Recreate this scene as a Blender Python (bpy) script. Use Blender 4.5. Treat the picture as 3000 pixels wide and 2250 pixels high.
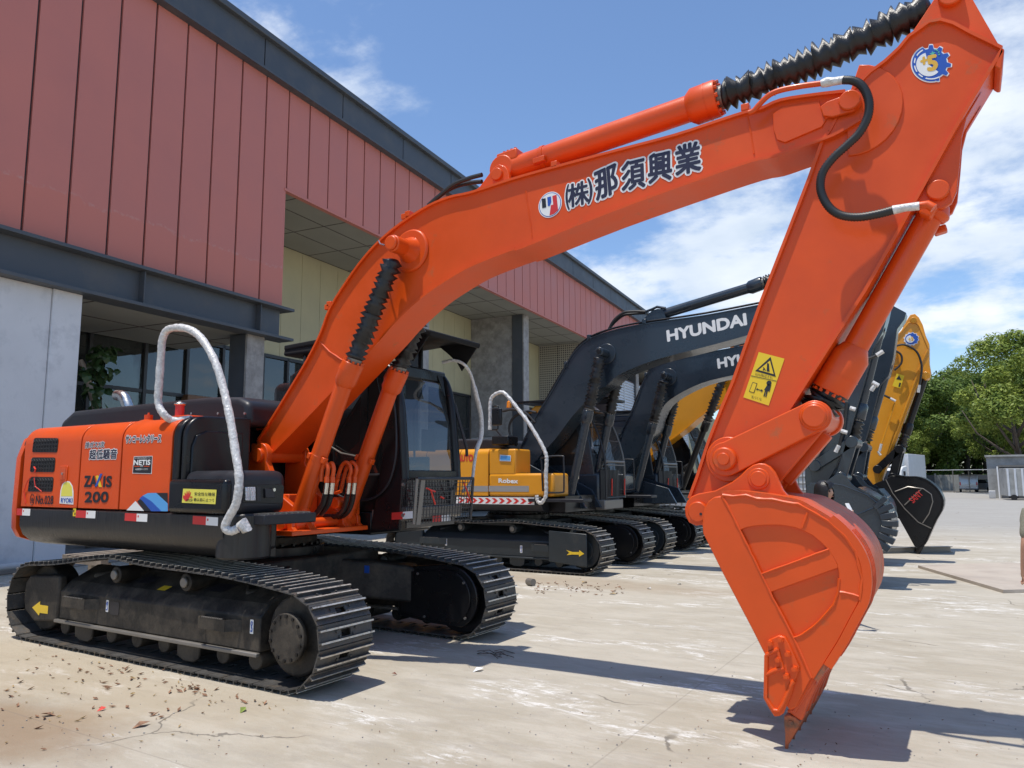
import bpy, math, random
from mathutils import Vector, Matrix
random.seed(7)
R=math.radians
for o in list(bpy.data.objects): bpy.data.objects.remove(o)
sc=bpy.context.scene
COL=sc.collection

# ---------------------------------------------------------------- camera
CAM_YAW,CAM_PITCH,CAM_ROLL,CAM_H,CAM_F=31.35,7.15,0.25,1.74,2200.0
def _basis():
    y,p,r=R(CAM_YAW),R(CAM_PITCH),R(CAM_ROLL)
    fw=Vector((-math.sin(y)*math.cos(p),math.cos(y)*math.cos(p),math.sin(p)))
    rt=Vector((math.cos(y),math.sin(y),0)); up=rt.cross(fw)
    c,s=math.cos(r),math.sin(r)
    return rt*c-up*s, up*c+rt*s, fw
RT,UP,FW=_basis()
cd=bpy.data.cameras.new('camera'); cam=bpy.data.objects.new('camera',cd); COL.objects.link(cam)
cam.matrix_world=Matrix(((RT.x,UP.x,-FW.x,0),(RT.y,UP.y,-FW.y,0),(RT.z,UP.z,-FW.z,CAM_H),(0,0,0,1)))
cd.sensor_fit='HORIZONTAL'; cd.sensor_width=36; cd.lens=36*CAM_F/3000
cd.clip_start=.1; cd.clip_end=3000
sc.camera=cam

# ---------------------------------------------------------------- light
SUN_TO=Vector((-.10,-.21,1)).normalized()          # direction towards the sun
elev=math.asin(SUN_TO.z); az=math.atan2(SUN_TO.x,SUN_TO.y)
w=bpy.data.worlds.new('World'); sc.world=w; w.use_nodes=True
nt=w.node_tree; nt.nodes.clear()
def N(t,**k):
    n=nt.nodes.new(t)
    for a,b in k.items():
        if a.startswith('i_'): n.inputs[a[2:].replace('_',' ')].default_value=b
        else: setattr(n,a,b)
    return n
out=N('ShaderNodeOutputWorld'); bg=N('ShaderNodeBackground'); bg.inputs[1].default_value=.148
sky=N('ShaderNodeTexSky',sky_type='NISHITA'); sky.sun_disc=False; sky.sun_elevation=elev; sky.sun_rotation=az
sky.air_density=1.0; sky.dust_density=.35; sky.ozone_density=5.5; sky.altitude=20
tc=N('ShaderNodeTexCoord')
# stretch the direction so clouds flatten towards the horizon like a real layer
sep=N('ShaderNodeSeparateXYZ'); nt.links.new(tc.outputs['Generated'],sep.inputs[0])
zc=N('ShaderNodeMath',operation='MAXIMUM'); zc.inputs[1].default_value=.0; nt.links.new(sep.outputs[2],zc.inputs[0])
za=N('ShaderNodeMath',operation='ADD'); za.inputs[1].default_value=.22; nt.links.new(zc.outputs[0],za.inputs[0])
dx=N('ShaderNodeMath',operation='DIVIDE'); dy=N('ShaderNodeMath',operation='DIVIDE')
nt.links.new(sep.outputs[0],dx.inputs[0]); nt.links.new(za.outputs[0],dx.inputs[1])
nt.links.new(sep.outputs[1],dy.inputs[0]); nt.links.new(za.outputs[0],dy.inputs[1])
cmb=N('ShaderNodeCombineXYZ'); nt.links.new(dx.outputs[0],cmb.inputs[0]); nt.links.new(dy.outputs[0],cmb.inputs[1])
n1=N('ShaderNodeTexNoise'); n1.inputs['Scale'].default_value=1.9; n1.inputs['Detail'].default_value=9; n1.inputs['Roughness'].default_value=.58; n1.inputs['Distortion'].default_value=.25
nt.links.new(cmb.outputs[0],n1.inputs['Vector'])
n2=N('ShaderNodeTexNoise'); n2.inputs['Scale'].default_value=6.5; n2.inputs['Detail'].default_value=8; n2.inputs['Roughness'].default_value=.6
nt.links.new(cmb.outputs[0],n2.inputs['Vector'])
def raydir(px,py):
    return (FW*CAM_F+RT*(px-1500)-UP*(py-1125)).normalized()
# cloud banks: (direction of the bank, cosine falloff width, weight)
acc=None
for (px,py,wd,wt) in [(1950,720,.045,.26),(2330,640,.020,.16),(2240,50,.006,.24),(2960,350,.022,.20),(2640,850,.014,.10),(2900,1040,.015,.12),(1150,270,.030,.16),(1750,160,.06,-.20),(2350,330,.02,-.16),(3300,150,.05,.05),(1700,500,.02,-.10),(2780,700,.006,-.06),(2700,60,.006,-.05)]:
    d=raydir(px,py)
    dt=N('ShaderNodeVectorMath',operation='DOT_PRODUCT'); dt.inputs[1].default_value=d; 
    nrm=N('ShaderNodeVectorMath',operation='NORMALIZE'); nt.links.new(tc.outputs['Generated'],nrm.inputs[0]); nt.links.new(nrm.outputs[0],dt.inputs[0])
    mr=N('ShaderNodeMapRange',interpolation_type='SMOOTHSTEP'); mr.inputs[1].default_value=1-wd; mr.inputs[2].default_value=1; mr.inputs[3].default_value=0; mr.inputs[4].default_value=wt
    nt.links.new(dt.outputs['Value'],mr.inputs[0])
    if acc is None: acc=mr.outputs[0]
    else:
        a=N('ShaderNodeMath',operation='ADD'); nt.links.new(acc,a.inputs[0]); nt.links.new(mr.outputs[0],a.inputs[1]); acc=a.outputs[0]
a=N('ShaderNodeMath',operation='ADD'); nt.links.new(acc,a.inputs[0]); nt.links.new(n1.outputs['Fac'],a.inputs[1])
m2=N('ShaderNodeMath',operation='MULTIPLY_ADD'); m2.inputs[1].default_value=.48; nt.links.new(n2.outputs['Fac'],m2.inputs[0]); nt.links.new(a.outputs[0],m2.inputs[2])
cl=N('ShaderNodeMapRange',interpolation_type='SMOOTHSTEP'); cl.inputs[1].default_value=.80; cl.inputs[2].default_value=1.06; cl.inputs[3].default_value=0; cl.inputs[4].default_value=.93
nt.links.new(m2.outputs[0],cl.inputs[0])
n3=N('ShaderNodeTexNoise'); n3.inputs['Scale'].default_value=2.6; n3.inputs['Detail'].default_value=7
nt.links.new(cmb.outputs[0],n3.inputs['Vector'])
cc=N('ShaderNodeValToRGB'); cc.color_ramp.elements[0].position=.35; cc.color_ramp.elements[1].position=.65
cc.color_ramp.elements[0].color=(3.9,4.5,5.3,1); cc.color_ramp.elements[1].color=(6.0,6.25,6.6,1)
nt.links.new(n3.outputs['Fac'],cc.inputs[0])
mx=N('ShaderNodeMixRGB'); nt.links.new(cl.outputs[0],mx.inputs[0]); nt.links.new(sky.outputs[0],mx.inputs[1]); nt.links.new(cc.outputs[0],mx.inputs[2])
nt.links.new(mx.outputs[0],bg.inputs[0]); nt.links.new(bg.outputs[0],out.inputs[0])

sl=bpy.data.lights.new('sun','SUN'); sl.energy=3.6; sl.angle=R(.53); sl.color=(1,.945,.865)
so=bpy.data.objects.new('sun',sl); COL.objects.link(so)
so.rotation_euler=SUN_TO.to_track_quat('Z','Y').to_euler()
sc.view_settings.view_transform='Standard'; sc.view_settings.look='None'; sc.view_settings.gamma=1
sc.view_settings.use_curve_mapping=False
sc.view_settings.exposure=0.30

# ---------------------------------------------------------------- geometry helpers
def p(px,py,Y):
    "photo point seen on the plane y=Y -> (x,z)"
    d=raydir(px,py); t=Y/d.y; return (d.x*t, CAM_H+d.z*t)
def P(px,py,Y):
    x,z=p(px,py,Y); return Vector((x,Y,z))
def PX(px,py,X):
    d=raydir(px,py); t=X/d.x; return Vector((X,d.y*t,CAM_H+d.z*t))
def PG(px,py,z=0):
    d=raydir(px,py); t=(z-CAM_H)/d.z; return Vector((d.x*t,d.y*t,z))
def PP(pts,Y): return [p(a,b,Y) for a,b in pts]
def cr(pts,n=6,closed=False):
    "Catmull-Rom through points"
    pts=[Vector(q) for q in pts]; m=len(pts); o=[]
    rng=range(m) if closed else range(m-1)
    for i in rng:
        a=pts[(i-1)%m] if (closed or i>0) else pts[0]*2-pts[1]
        b=pts[i]; c=pts[(i+1)%m]
        d=pts[(i+2)%m] if (closed or i+2<m) else pts[-1]*2-pts[-2]
        for k in range(n):
            t=k/n
            o.append(.5*((2*b)+(c-a)*t+(2*a-5*b+4*c-d)*t*t+(3*b-a-3*c+d)*t**3))
    if not closed: o.append(pts[-1])
    return o
ORG=[Vector((0,0,0))]
def tag(o,label=None,cat=None,group=None,kind=None):
    if label: o['label']=label
    if cat: o['category']=cat
    if group: o['group']=group
    if kind: o['kind']=kind
    return o
def thing(name,label,cat,loc=(0,0,0),rz=0,group=None):
    o=bpy.data.objects.new(name,None); COL.objects.link(o); o.empty_display_size=.3
    o.location=loc; o.rotation_euler=(0,0,rz); ORG[0]=Vector(loc)
    return tag(o,label,cat,group)
def link(name,me,mat=None,parent=None):
    o=bpy.data.objects.new(name,me); COL.objects.link(o)
    if mat and not me.materials: me.materials.append(mat)
    if parent: o.parent=parent
    return o
class MB:
    def __init__(s): s.v=[]; s.f=[]
    def add(s,vs,fs):
        b=len(s.v); s.v+= [Vector(q) for q in vs]; s.f+=[tuple(b+i for i in f) for f in fs]; return s
    def box(s,x0,x1,y0,y1,z0,z1):
        return s.add([(x0,y0,z0),(x1,y0,z0),(x1,y1,z0),(x0,y1,z0),(x0,y0,z1),(x1,y0,z1),(x1,y1,z1),(x0,y1,z1)],
          [(0,3,2,1),(4,5,6,7),(0,1,5,4),(1,2,6,5),(2,3,7,6),(3,0,4,7)])
    def obox(s,c,sz,ax,az):
        "oriented box: ax = local x dir, az = local z dir"
        ax=Vector(ax).normalized(); az=Vector(az); az=(az-ax*az.dot(ax)).normalized(); ay=az.cross(ax); c=Vector(c)
        vs=[c+ax*(i*sz[0]/2)+ay*(j*sz[1]/2)+az*(k*sz[2]/2) for k in(-1,1) for i,j in((-1,-1),(1,-1),(1,1),(-1,1))]
        return s.add(vs,[(0,3,2,1),(4,5,6,7),(0,1,5,4),(1,2,6,5),(2,3,7,6),(3,0,4,7)])
    def _pr(s,A,B):
        n=len(A); 
        # orientation
        vs=A+B; fs=[tuple(range(n)),tuple(range(2*n-1,n-1,-1))]
        for i in range(n):
            j=(i+1)%n; fs.append((i,i+n,j+n,j))
        return s.add(vs,fs)
    def prism(s,pts,y0,y1):
        ar=sum(pts[i][0]*pts[(i+1)%len(pts)][1]-pts[(i+1)%len(pts)][0]*pts[i][1] for i in range(len(pts)))
        if ar<0: pts=list(reversed(pts))
        return s._pr([(a,y0,b) for a,b in pts],[(a,y1,b) for a,b in pts])
    def prismx(s,pts,x0,x1):
        return s._pr([(x0,a,b) for a,b in pts],[(x1,a,b) for a,b in pts])
    def prismz(s,pts,z0,z1):
        return s._pr([(a,b,z0) for a,b in pts],[(a,b,z1) for a,b in pts])
    def ribbon(s,pts,y0,y1,t):
        "strip following xz polyline, thickness t to its left"
        q=[Vector(a) for a in pts]; o=[]
        for i,a in enumerate(q):
            d=(q[min(i+1,len(q)-1)]-q[max(i-1,0)]); d.normalize(); o.append(a+Vector((-d.y,d.x))*t)
        n=len(q); vs=[]; fs=[]
        for a,b in zip(q,o): vs+=[(a.x,y0,a.y),(a.x,y1,a.y),(b.x,y1,b.y),(b.x,y0,b.y)]
        for i in range(n-1):
            k=i*4
            for j in range(4): fs.append((k+j,k+(j+1)%4,k+4+(j+1)%4,k+4+j))
        fs+=[(3,2,1,0),(4*n-4,4*n-3,4*n-2,4*n-1)]
        return s.add(vs,fs)
    def tube(s,pts,r,n=10,cap=True):
        pts=[Vector(q) for q in pts]; m=len(pts); rr=r if isinstance(r,(list,tuple)) else [r]*m
        d=(pts[1]-pts[0]).normalized(); u=d.orthogonal().normalized(); vs=[]
        for i,q in enumerate(pts):
            t=(pts[min(i+1,m-1)]-pts[max(i-1,0)])
            t=t.normalized() if t.length>1e-9 else d
            u=(u-t*u.dot(t)); u=u.normalized() if u.length>1e-6 else t.orthogonal().normalized()
            v=t.cross(u)
            for k in range(n):
                a=2*math.pi*k/n; vs.append(q+(u*math.cos(a)+v*math.sin(a))*rr[i])
        fs=[]
        for i in range(m-1):
            for k in range(n):
                a=i*n+k;b=i*n+(k+1)%n; fs.append((a,b,b+n,a+n))
        if cap: fs+=[tuple(reversed(range(n))),tuple(range((m-1)*n,m*n))]
        return s.add(vs,fs)
    def cyl(s,a,b,r,n=24,r2=None):
        return s.tube([a,b],[r,r if r2 is None else r2],n)
    def build(s,name,mat,parent=None,bevel=0,seg=2,label=None,kind=None,ang=38,wh=None,solid=None):
        me=bpy.data.meshes.new(name); o3=ORG[0] if wh is None else Vector(wh)
        me.from_pydata([tuple(q-o3) for q in s.v],[],s.f); me.update()
        me.polygons.foreach_set('use_smooth',[True]*len(me.polygons))
        me.set_sharp_from_angle(angle=R(ang))
        o=link(name,me,mat,parent)
        if parent is None: o.location=o3
        if bevel:
            m=o.modifiers.new('bevel','BEVEL'); m.width=bevel; m.segments=seg; m.limit_method='ANGLE'; m.angle_limit=R(40); m.harden_normals=False
        if label: o['label']=label
        if kind: o['kind']=kind
        return o
def circ(cx,cz,r,n=24,a0=0,a1=360): return [(cx+r*math.cos(R(a0+(a1-a0)*k/n)),cz+r*math.sin(R(a0+(a1-a0)*k/n))) for k in range(n+(0 if a1-a0==360 else 1))]
def rrect(x0,x1,z0,z1,r,n=4):
    o=[]
    for cx,cz,a in((x1-r,z0+r,-90),(x1-r,z1-r,0),(x0+r,z1-r,90),(x0+r,z0+r,180)):
        for k in range(n+1): o.append((cx+r*math.cos(R(a+90*k/n)),cz+r*math.sin(R(a+90*k/n))))
    return o
def boot(mb,a,b,ro,ri,nrib,n=16,sag=0.0,seed=1):
    rnd=random.Random(seed); a=Vector(a);b=Vector(b); pts=[];rr=[]
    for i in range(nrib*2+1):
        t=(i+rnd.uniform(-.22,.22))/(nrib*2); t=min(1,max(0,t))
        q=a.lerp(b,t)+Vector((0,0,-sag*math.sin(math.pi*t)))+Vector((rnd.uniform(-1,1),rnd.uniform(-1,1),rnd.uniform(-1,1)))*.007
        pts.append(q); rr.append((ro if i%2 else ri)*(1+rnd.uniform(-.09,.06)))
    mb.tube(pts,rr,n)

# ---------------------------------------------------------------- materials
def mat(name,col,rough=.5,metal=0,bump=0,bscale=40,var=0,vscale=3,spec=None,coat=0,var2=None,dirt=None,emit=None,dscale=1.2,dth=(.5,.62),stretch=None):
    m=bpy.data.materials.new(name); m.use_nodes=True; t=m.node_tree; b=t.nodes['Principled BSDF']
    col=(*col,1); b.inputs['Base Color'].default_value=col; b.inputs['Roughness'].default_value=rough; b.inputs['Metallic'].default_value=metal
    if spec is not None: b.inputs['Specular IOR Level'].default_value=spec
    if coat: b.inputs['Coat Weight'].default_value=coat; b.inputs['Coat Roughness'].default_value=.08
    L=t.links.new; last=None
    need=var or dirt or bump
    if need:
        g=t.nodes.new('ShaderNodeNewGeometry' if True else ''); vec=g.outputs['Position']
        if stretch:
            mp=t.nodes.new('ShaderNodeMapping'); mp.inputs['Scale'].default_value=stretch; L(vec,mp.inputs[0]); vec=mp.outputs[0]
    if var:
        n=t.nodes.new('ShaderNodeTexNoise'); n.inputs['Scale'].default_value=vscale; n.inputs['Detail'].default_value=6; n.inputs['Roughness'].default_value=.6; L(vec,n.inputs['Vector'])
        r=t.nodes.new('ShaderNodeMapRange'); r.inputs[1].default_value=.3;r.inputs[2].default_value=.7;r.inputs[3].default_value=1-var;r.inputs[4].default_value=1+var; L(n.outputs['Fac'],r.inputs[0])
        x=t.nodes.new('ShaderNodeMixRGB'); x.blend_type='MULTIPLY'; x.inputs[0].default_value=1; x.inputs[1].default_value=col; L(r.outputs[0],x.inputs[2]); last=x.outputs[0]
        r2=t.nodes.new('ShaderNodeMapRange'); r2.inputs[1].default_value=.3;r2.inputs[2].default_value=.7;r2.inputs[3].default_value=max(rough-.08,0.02);r2.inputs[4].default_value=min(rough+.12,1); L(n.outputs['Fac'],r2.inputs[0]); L(r2.outputs[0],b.inputs['Roughness'])
    if dirt:
        n=t.nodes.new('ShaderNodeTexNoise'); n.inputs['Scale'].default_value=dscale; n.inputs['Detail'].default_value=10; n.inputs['Roughness'].default_value=.68; L(vec,n.inputs['Vector'])
        r=t.nodes.new('ShaderNodeMapRange'); r.inputs[1].default_value=dth[0];r.inputs[2].default_value=dth[1]; L(n.outputs['Fac'],r.inputs[0])
        x=t.nodes.new('ShaderNodeMixRGB'); L(r.outputs[0],x.inputs[0]); x.inputs[2].default_value=(*dirt,1)
        if last: L(last,x.inputs[1])
        else: x.inputs[1].default_value=col
        last=x.outputs[0]
    if last: L(last,b.inputs['Base Color'])
    if bump:
        n=t.nodes.new('ShaderNodeTexNoise'); n.inputs['Scale'].default_value=bscale; n.inputs['Detail'].default_value=5; L(vec,n.inputs['Vector'])
        bp=t.nodes.new('ShaderNodeBump'); bp.inputs['Strength'].default_value=bump; bp.inputs['Distance'].default_value=.02; L(n.outputs['Fac'],bp.inputs['Height']); L(bp.outputs[0],b.inputs['Normal'])
    if emit: b.inputs['Emission Color'].default_value=(*emit,1); b.inputs['Emission Strength'].default_value=1
    return m
def glassmat(name,tint,refl=1.0,rough=.02,thru=.5,ripple=0):
    m=bpy.data.materials.new(name); m.use_nodes=True; t=m.node_tree; t.nodes.clear(); L=t.links.new
    o=t.nodes.new('ShaderNodeOutputMaterial'); g=t.nodes.new('ShaderNodeBsdfGlossy'); g.inputs['Roughness'].default_value=rough; g.inputs['Color'].default_value=(refl,refl,refl,1)
    tr=t.nodes.new('ShaderNodeBsdfTransparent'); tr.inputs[0].default_value=(*[c*thru for c in tint],1)
    d=t.nodes.new('ShaderNodeBsdfDiffuse'); d.inputs[0].default_value=(*[c*.05 for c in tint],1)
    ad=t.nodes.new('ShaderNodeAddShader'); L(tr.outputs[0],ad.inputs[0]); L(d.outputs[0],ad.inputs[1])
    f=t.nodes.new('ShaderNodeFresnel'); f.inputs[0].default_value=1.6
    mu=t.nodes.new('ShaderNodeMath'); mu.operation='MULTIPLY_ADD'; mu.inputs[1].default_value=1.0; mu.inputs[2].default_value=.05; L(f.outputs[0],mu.inputs[0])
    mx=t.nodes.new('ShaderNodeMixShader'); L(mu.outputs[0],mx.inputs[0]); L(ad.outputs[0],mx.inputs[1]); L(g.outputs[0],mx.inputs[2]); L(mx.outputs[0],o.inputs[0])
    if ripple:
        ge=t.nodes.new('ShaderNodeNewGeometry'); n=t.nodes.new('ShaderNodeTexNoise'); n.inputs['Scale'].default_value=1.3; L(ge.outputs['Position'],n.inputs['Vector'])
        bp=t.nodes.new('ShaderNodeBump'); bp.inputs['Strength'].default_value=ripple; bp.inputs['Distance'].default_value=.05; L(n.outputs['Fac'],bp.inputs['Height']); L(bp.outputs[0],g.inputs['Normal'])
    return m
M={}
M['orange']=mat('orange_paint',(.68,.078,.006),.36,bump=.06,bscale=260,var=.07,vscale=2.2,spec=.38,coat=.06,dirt=(.50,.105,.028),dscale=5.5,dth=(.60,.72))
M['orange_shell']=mat('scuffed_orange_shell',(.62,.078,.010),.42,bump=.15,bscale=60,var=.1,vscale=6,spec=.4,dirt=(.23,.10,.055),dscale=3.2,dth=(.50,.66),stretch=(1,6,1))
M['orange_worn']=mat('worn_orange_paint',(.62,.085,.02),.5,bump=.2,bscale=60,var=.12,vscale=9,dirt=(.20,.10,.05),dscale=5,dth=(.55,.7))
M['tooth']=mat('scuffed_tooth',(.42,.10,.035),.55,bump=.3,bscale=50,var=.15,vscale=12,dirt=(.16,.07,.04),dscale=9,dth=(.48,.62))
M['yellow']=mat('yellow_paint',(.70,.29,.010),.38,var=.05,vscale=2,coat=.2,bump=.04,bscale=200)
M['navy']=mat('dark_slate_paint',(.020,.030,.042),.28,var=.08,vscale=2,coat=.3,bump=.04,bscale=120)
M['black']=mat('black_paint',(.008,.008,.009),.30,var=.1,vscale=3,spec=.35,coat=.06,bump=.04,bscale=90)
M['dgrey']=mat('dark_grey_plastic',(.020,.021,.026),.42,spec=.35,var=.1,vscale=4)
M['skirt']=mat('streaky_black_steel',(.022,.021,.021),.33,var=.3,vscale=1,stretch=(30,30,.8),bump=.1,bscale=1.5,spec=.4)
M['frame']=mat('dusty_track_frame',(.022,.020,.018),.55,var=.25,vscale=3,spec=.3,dirt=(.095,.078,.058),dscale=3.0,dth=(.44,.72),bump=.2,bscale=30)
M['frameN']=mat('slate_track_frame',(.022,.030,.036),.35,var=.12,vscale=3,dirt=(.05,.05,.045),dscale=3,dth=(.56,.8),bump=.06,bscale=30)
M['shoe']=mat('track_steel',(.075,.072,.068),.5,metal=.25,var=.25,vscale=6,dirt=(.14,.11,.08),dscale=7,dth=(.52,.72),bump=.3,bscale=40)
M['shoeworn_lit']=mat('worn_sunlit_grouser_edge',(.58,.55,.49),.38,metal=.55,var=.2,vscale=20,dirt=(.17,.135,.10),dscale=11,dth=(.55,.68),bump=.3,bscale=60)  # worn steel, with sunlight on the tips brightened into the colour
M['chain']=mat('oily_track_chain',(.030,.025,.021),.5,metal=.4,var=.3,vscale=14,bump=.4,bscale=50)
M['rubber']=mat('black_rubber_boot',(.012,.012,.013),.34,var=.2,vscale=20,bump=.2,bscale=80)
M['hose']=mat('black_hose',(.018,.018,.018),.45)
M['chrome']=mat('bright_metal',(.62,.60,.55),.25,metal=1,var=.1,vscale=20)
M['silver']=mat('silver_wrap_film',(.60,.59,.57),.38,metal=.1,bump=.45,bscale=45,var=.28,vscale=34)
M['white']=mat('white_print',(.78,.78,.76),.5)
M['ink']=mat('black_print',(.015,.015,.02),.45)
M['inknavy']=mat('navy_print',(.022,.02,.045),.4)
M['redp']=mat('red_print',(.62,.035,.03),.4)
M['yelp']=mat('yellow_print',(.80,.55,.02),.45)
M['bluep']=mat('blue_print',(.02,.09,.42),.4)
M['lbluep']=mat('light_blue_print',(.10,.35,.70),.4)
M['grnp']=mat('teal_print',(.10,.45,.32),.4)
M['ylwsticker']=mat('lemon_sticker',(.78,.70,.10),.4)
M['goldp']=mat('gold_print',(.72,.42,.05),.4)
M['arrow']=mat('arrow_yellow',(.78,.52,.03),.45,var=.06,vscale=15)
M['lamp']=mat('lamp_glass',(.75,.78,.8),.08,metal=.6,bump=.8,bscale=90)
M['amber']=mat('amber_lens',(.85,.25,.01),.2)
M['redtag']=mat('red_plastic_tag',(.7,.04,.02),.4)
M['cabglass']=glassmat('cab_glass',(.6,.66,.66),.9,.02,.30,ripple=.15)
M['sideglass']=glassmat('tinted_cab_glass',(.2,.2,.22),.5,.02,.05)
M['seat']=mat('seat_fabric',(.03,.03,.032),.8)
M['mesh']=mat('guard_wire',(.03,.03,.032),.4)
M['bgrey']=mat('bare_grey_plate',(.20,.185,.165),.35,metal=.3,var=.1,vscale=3)
M['matblack']=mat('matt_black_steel',(.012,.012,.013),.75,spec=.25,var=.15,vscale=3)
M['honey']=mat('radiator_grille',(.015,.015,.016),.6)

def text(body,A,B,h,mname,parent,off=0.0,name='lettering',up=(0,0,1),lift=0.0,slant=0,back=(0,-1,0)):
    "flat print filling the strip from A to B (baseline) with height h; weight comes from shifted copies"
    key=(body,slant)
    if key not in TXT:
        cu=bpy.data.curves.new('t','FONT'); cu.body=body; cu.resolution_u=3; cu.fill_mode='FRONT'; cu.shear=slant
        o=bpy.data.objects.new('t',cu); COL.objects.link(o); dg=bpy.context.evaluated_depsgraph_get(); dg.update()
        me=bpy.data.meshes.new_from_object(o.evaluated_get(dg)); bpy.data.objects.remove(o)
        TXT[key]=([v.co.copy() for v in me.vertices],[tuple(q.vertices) for q in me.polygons]); bpy.data.meshes.remove(me)
    V,Fc=TXT[key]
    x0,x1=min(v.x for v in V),max(v.x for v in V); y0,y1=min(v.y for v in V),max(v.y for v in V)
    A=Vector(A);B=Vector(B); u=(B-A)/(x1-x0); up=Vector(up).normalized()*h/(y1-y0); bk=Vector(back)
    un=u.length; k=[(0,0)]
    if off>0:
        n=6 if off<.06 else 12
        k+=[(math.cos(2*math.pi*i/n)*off,math.sin(2*math.pi*i/n)*off) for i in range(n)]
    vs=[];fs=[]; hx=h/(y1-y0)/un if un else 1
    for i,(ox,oy) in enumerate(k):
        b=len(vs)
        for v in V: vs.append(A+u*(v.x-x0+ox*hx)+up*(v.y-y0+oy)+bk*(lift+.00008*i)-ORG[0])
        fs+=[tuple(b+j for j in f) for f in Fc]
    me=bpy.data.meshes.new(name); me.from_pydata([tuple(v) for v in vs],[],fs)
    return link(name,me,M[mname],parent)
TXT={}
# ================================================================ GROUND
def groundmat():
    m=bpy.data.materials.new('yard_concrete'); m.use_nodes=True; t=m.node_tree; b=t.nodes['Principled BSDF']; L=t.links.new
    g=t.nodes.new('ShaderNodeNewGeometry'); pos=g.outputs['Position']
    def noise(sc_,det=8,rough=.6,stretch=None,rot=0,dist=0):
        v=pos
        if stretch:
            mp=t.nodes.new('ShaderNodeMapping'); mp.inputs['Scale'].default_value=stretch; mp.inputs['Rotation'].default_value=(0,0,R(rot)); L(pos,mp.inputs[0]); v=mp.outputs[0]
        n=t.nodes.new('ShaderNodeTexNoise'); n.inputs['Scale'].default_value=sc_; n.inputs['Detail'].default_value=det; n.inputs['Roughness'].default_value=rough; n.inputs['Distortion'].default_value=dist; L(v,n.inputs['Vector']); return n.outputs['Fac']
    def mr(x,a,b_,c=0,d=1):
        r=t.nodes.new('ShaderNodeMapRange'); r.interpolation_type='SMOOTHSTEP'; r.inputs[1].default_value=a; r.inputs[2].default_value=b_; r.inputs[3].default_value=c; r.inputs[4].default_value=d; L(x,r.inputs[0]); return r.outputs[0]
    def mul(a,b_):
        x=t.nodes.new('ShaderNodeMath'); x.operation='MULTIPLY'; L(a,x.inputs[0]); 
        if isinstance(b_,(int,float)): x.inputs[1].default_value=b_
        else: L(b_,x.inputs[1])
        return x.outputs[0]
    def mix(f,a,col,mode='MIX'):
        x=t.nodes.new('ShaderNodeMixRGB'); x.blend_type=mode; L(f,x.inputs[0])
        if isinstance(a,tuple): x.inputs[1].default_value=(*a,1)
        else: L(a,x.inputs[1])
        if isinstance(col,tuple): x.inputs[2].default_value=(*col,1)
        else: L(col,x.inputs[2])
        return x.outputs[0]
    c=mix(mr(noise(.35,6),.35,.65),(.370,.328,.255),(.445,.405,.330))
    c=mix(mr(noise(1.1,9,.7,(1,2.6,1),-14),.42,.66),c,(.475,.435,.360))
    c=mix(mul(mr(noise(2.2,9,.72,(.8,2.8,1),-16,.4),.50,.62),.42),c,(.335,.30,.25))
    # chalky worn patches, broken up into strokes
    pch=mul(mr(noise(.55,4,.5,(1,2.2,1),-10),.51,.62),mr(noise(3.2,10,.8,(1,3.2,1),24,.5),.49,.60))
    c=mix(mul(pch,.92),c,(.70,.685,.645))
    c=mix(mul(mr(noise(7,8,.75,(1,4,1),30),.63,.70),.6),c,(.62,.61,.58))
    # dark oily specks / drag marks
    c=mix(mul(mr(noise(26,4,.6),.66,.74),.5),c,(.17,.15,.13))
    c=mix(mul(mr(noise(90,3,.6),.60,.72),.28),c,(.20,.18,.15))
    # brown soil washed over the slab: towards the near left corner and along the tracks
    def blob(cx,cy,rx,ry,rot=0):
        mp=t.nodes.new('ShaderNodeMapping'); mp.vector_type='TEXTURE'; mp.inputs['Location'].default_value=(cx,cy,0); mp.inputs['Rotation'].default_value=(0,0,R(rot)); mp.inputs['Scale'].default_value=(rx,ry,1e3); L(pos,mp.inputs[0])
        ln=t.nodes.new('ShaderNodeVectorMath'); ln.operation='LENGTH'; L(mp.outputs[0],ln.inputs[0])
        ad=t.nodes.new('ShaderNodeMath'); ad.operation='MULTIPLY_ADD'; ad.inputs[1].default_value=.9; L(noise(1.3,7,.65),ad.inputs[0]); 
        sb=t.nodes.new('ShaderNodeMath'); sb.operation='SUBTRACT'; L(ln.outputs['Value'],sb.inputs[0]); sb.inputs[1].default_value=.45; L(sb.outputs[0],ad.inputs[2])
        return mr(ad.outputs[0],1.05,.35)
    c=mix(mul(blob(-6.4,2.75,2.0,.85,10),.75),c,(.25,.165,.095))
    c=mix(mul(blob(-7.6,3.9,4.5,1.0,0),.42),c,(.40,.315,.20))
    c=mix(mul(blob(-5.5,11.6,3.6,.8,0),.55),c,(.34,.27,.19))
    c=mix(mul(blob(3.2,12.5,1.9,1.2,20),.5),c,(.44,.35,.26))
    c=mix(mul(blob(9,70,14,5,0),.6),c,(.20,.15,.12))
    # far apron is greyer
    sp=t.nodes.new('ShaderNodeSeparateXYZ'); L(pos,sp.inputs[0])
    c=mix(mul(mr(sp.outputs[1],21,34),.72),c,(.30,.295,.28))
    # cracks
    wv=t.nodes.new('ShaderNodeTexNoise'); wv.inputs['Scale'].default_value=2.0; wv.inputs['Detail'].default_value=6; L(pos,wv.inputs['Vector'])
    vm=t.nodes.new('ShaderNodeVectorMath'); vm.operation='MULTIPLY_ADD'; L(wv.outputs['Color'],vm.inputs[0]); vm.inputs[1].default_value=(.55,.55,0); L(pos,vm.inputs[2])
    vo=t.nodes.new('ShaderNodeTexVoronoi'); vo.feature='DISTANCE_TO_EDGE'; vo.inputs['Scale'].default_value=.42; L(vm.outputs[0],vo.inputs['Vector'])
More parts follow.
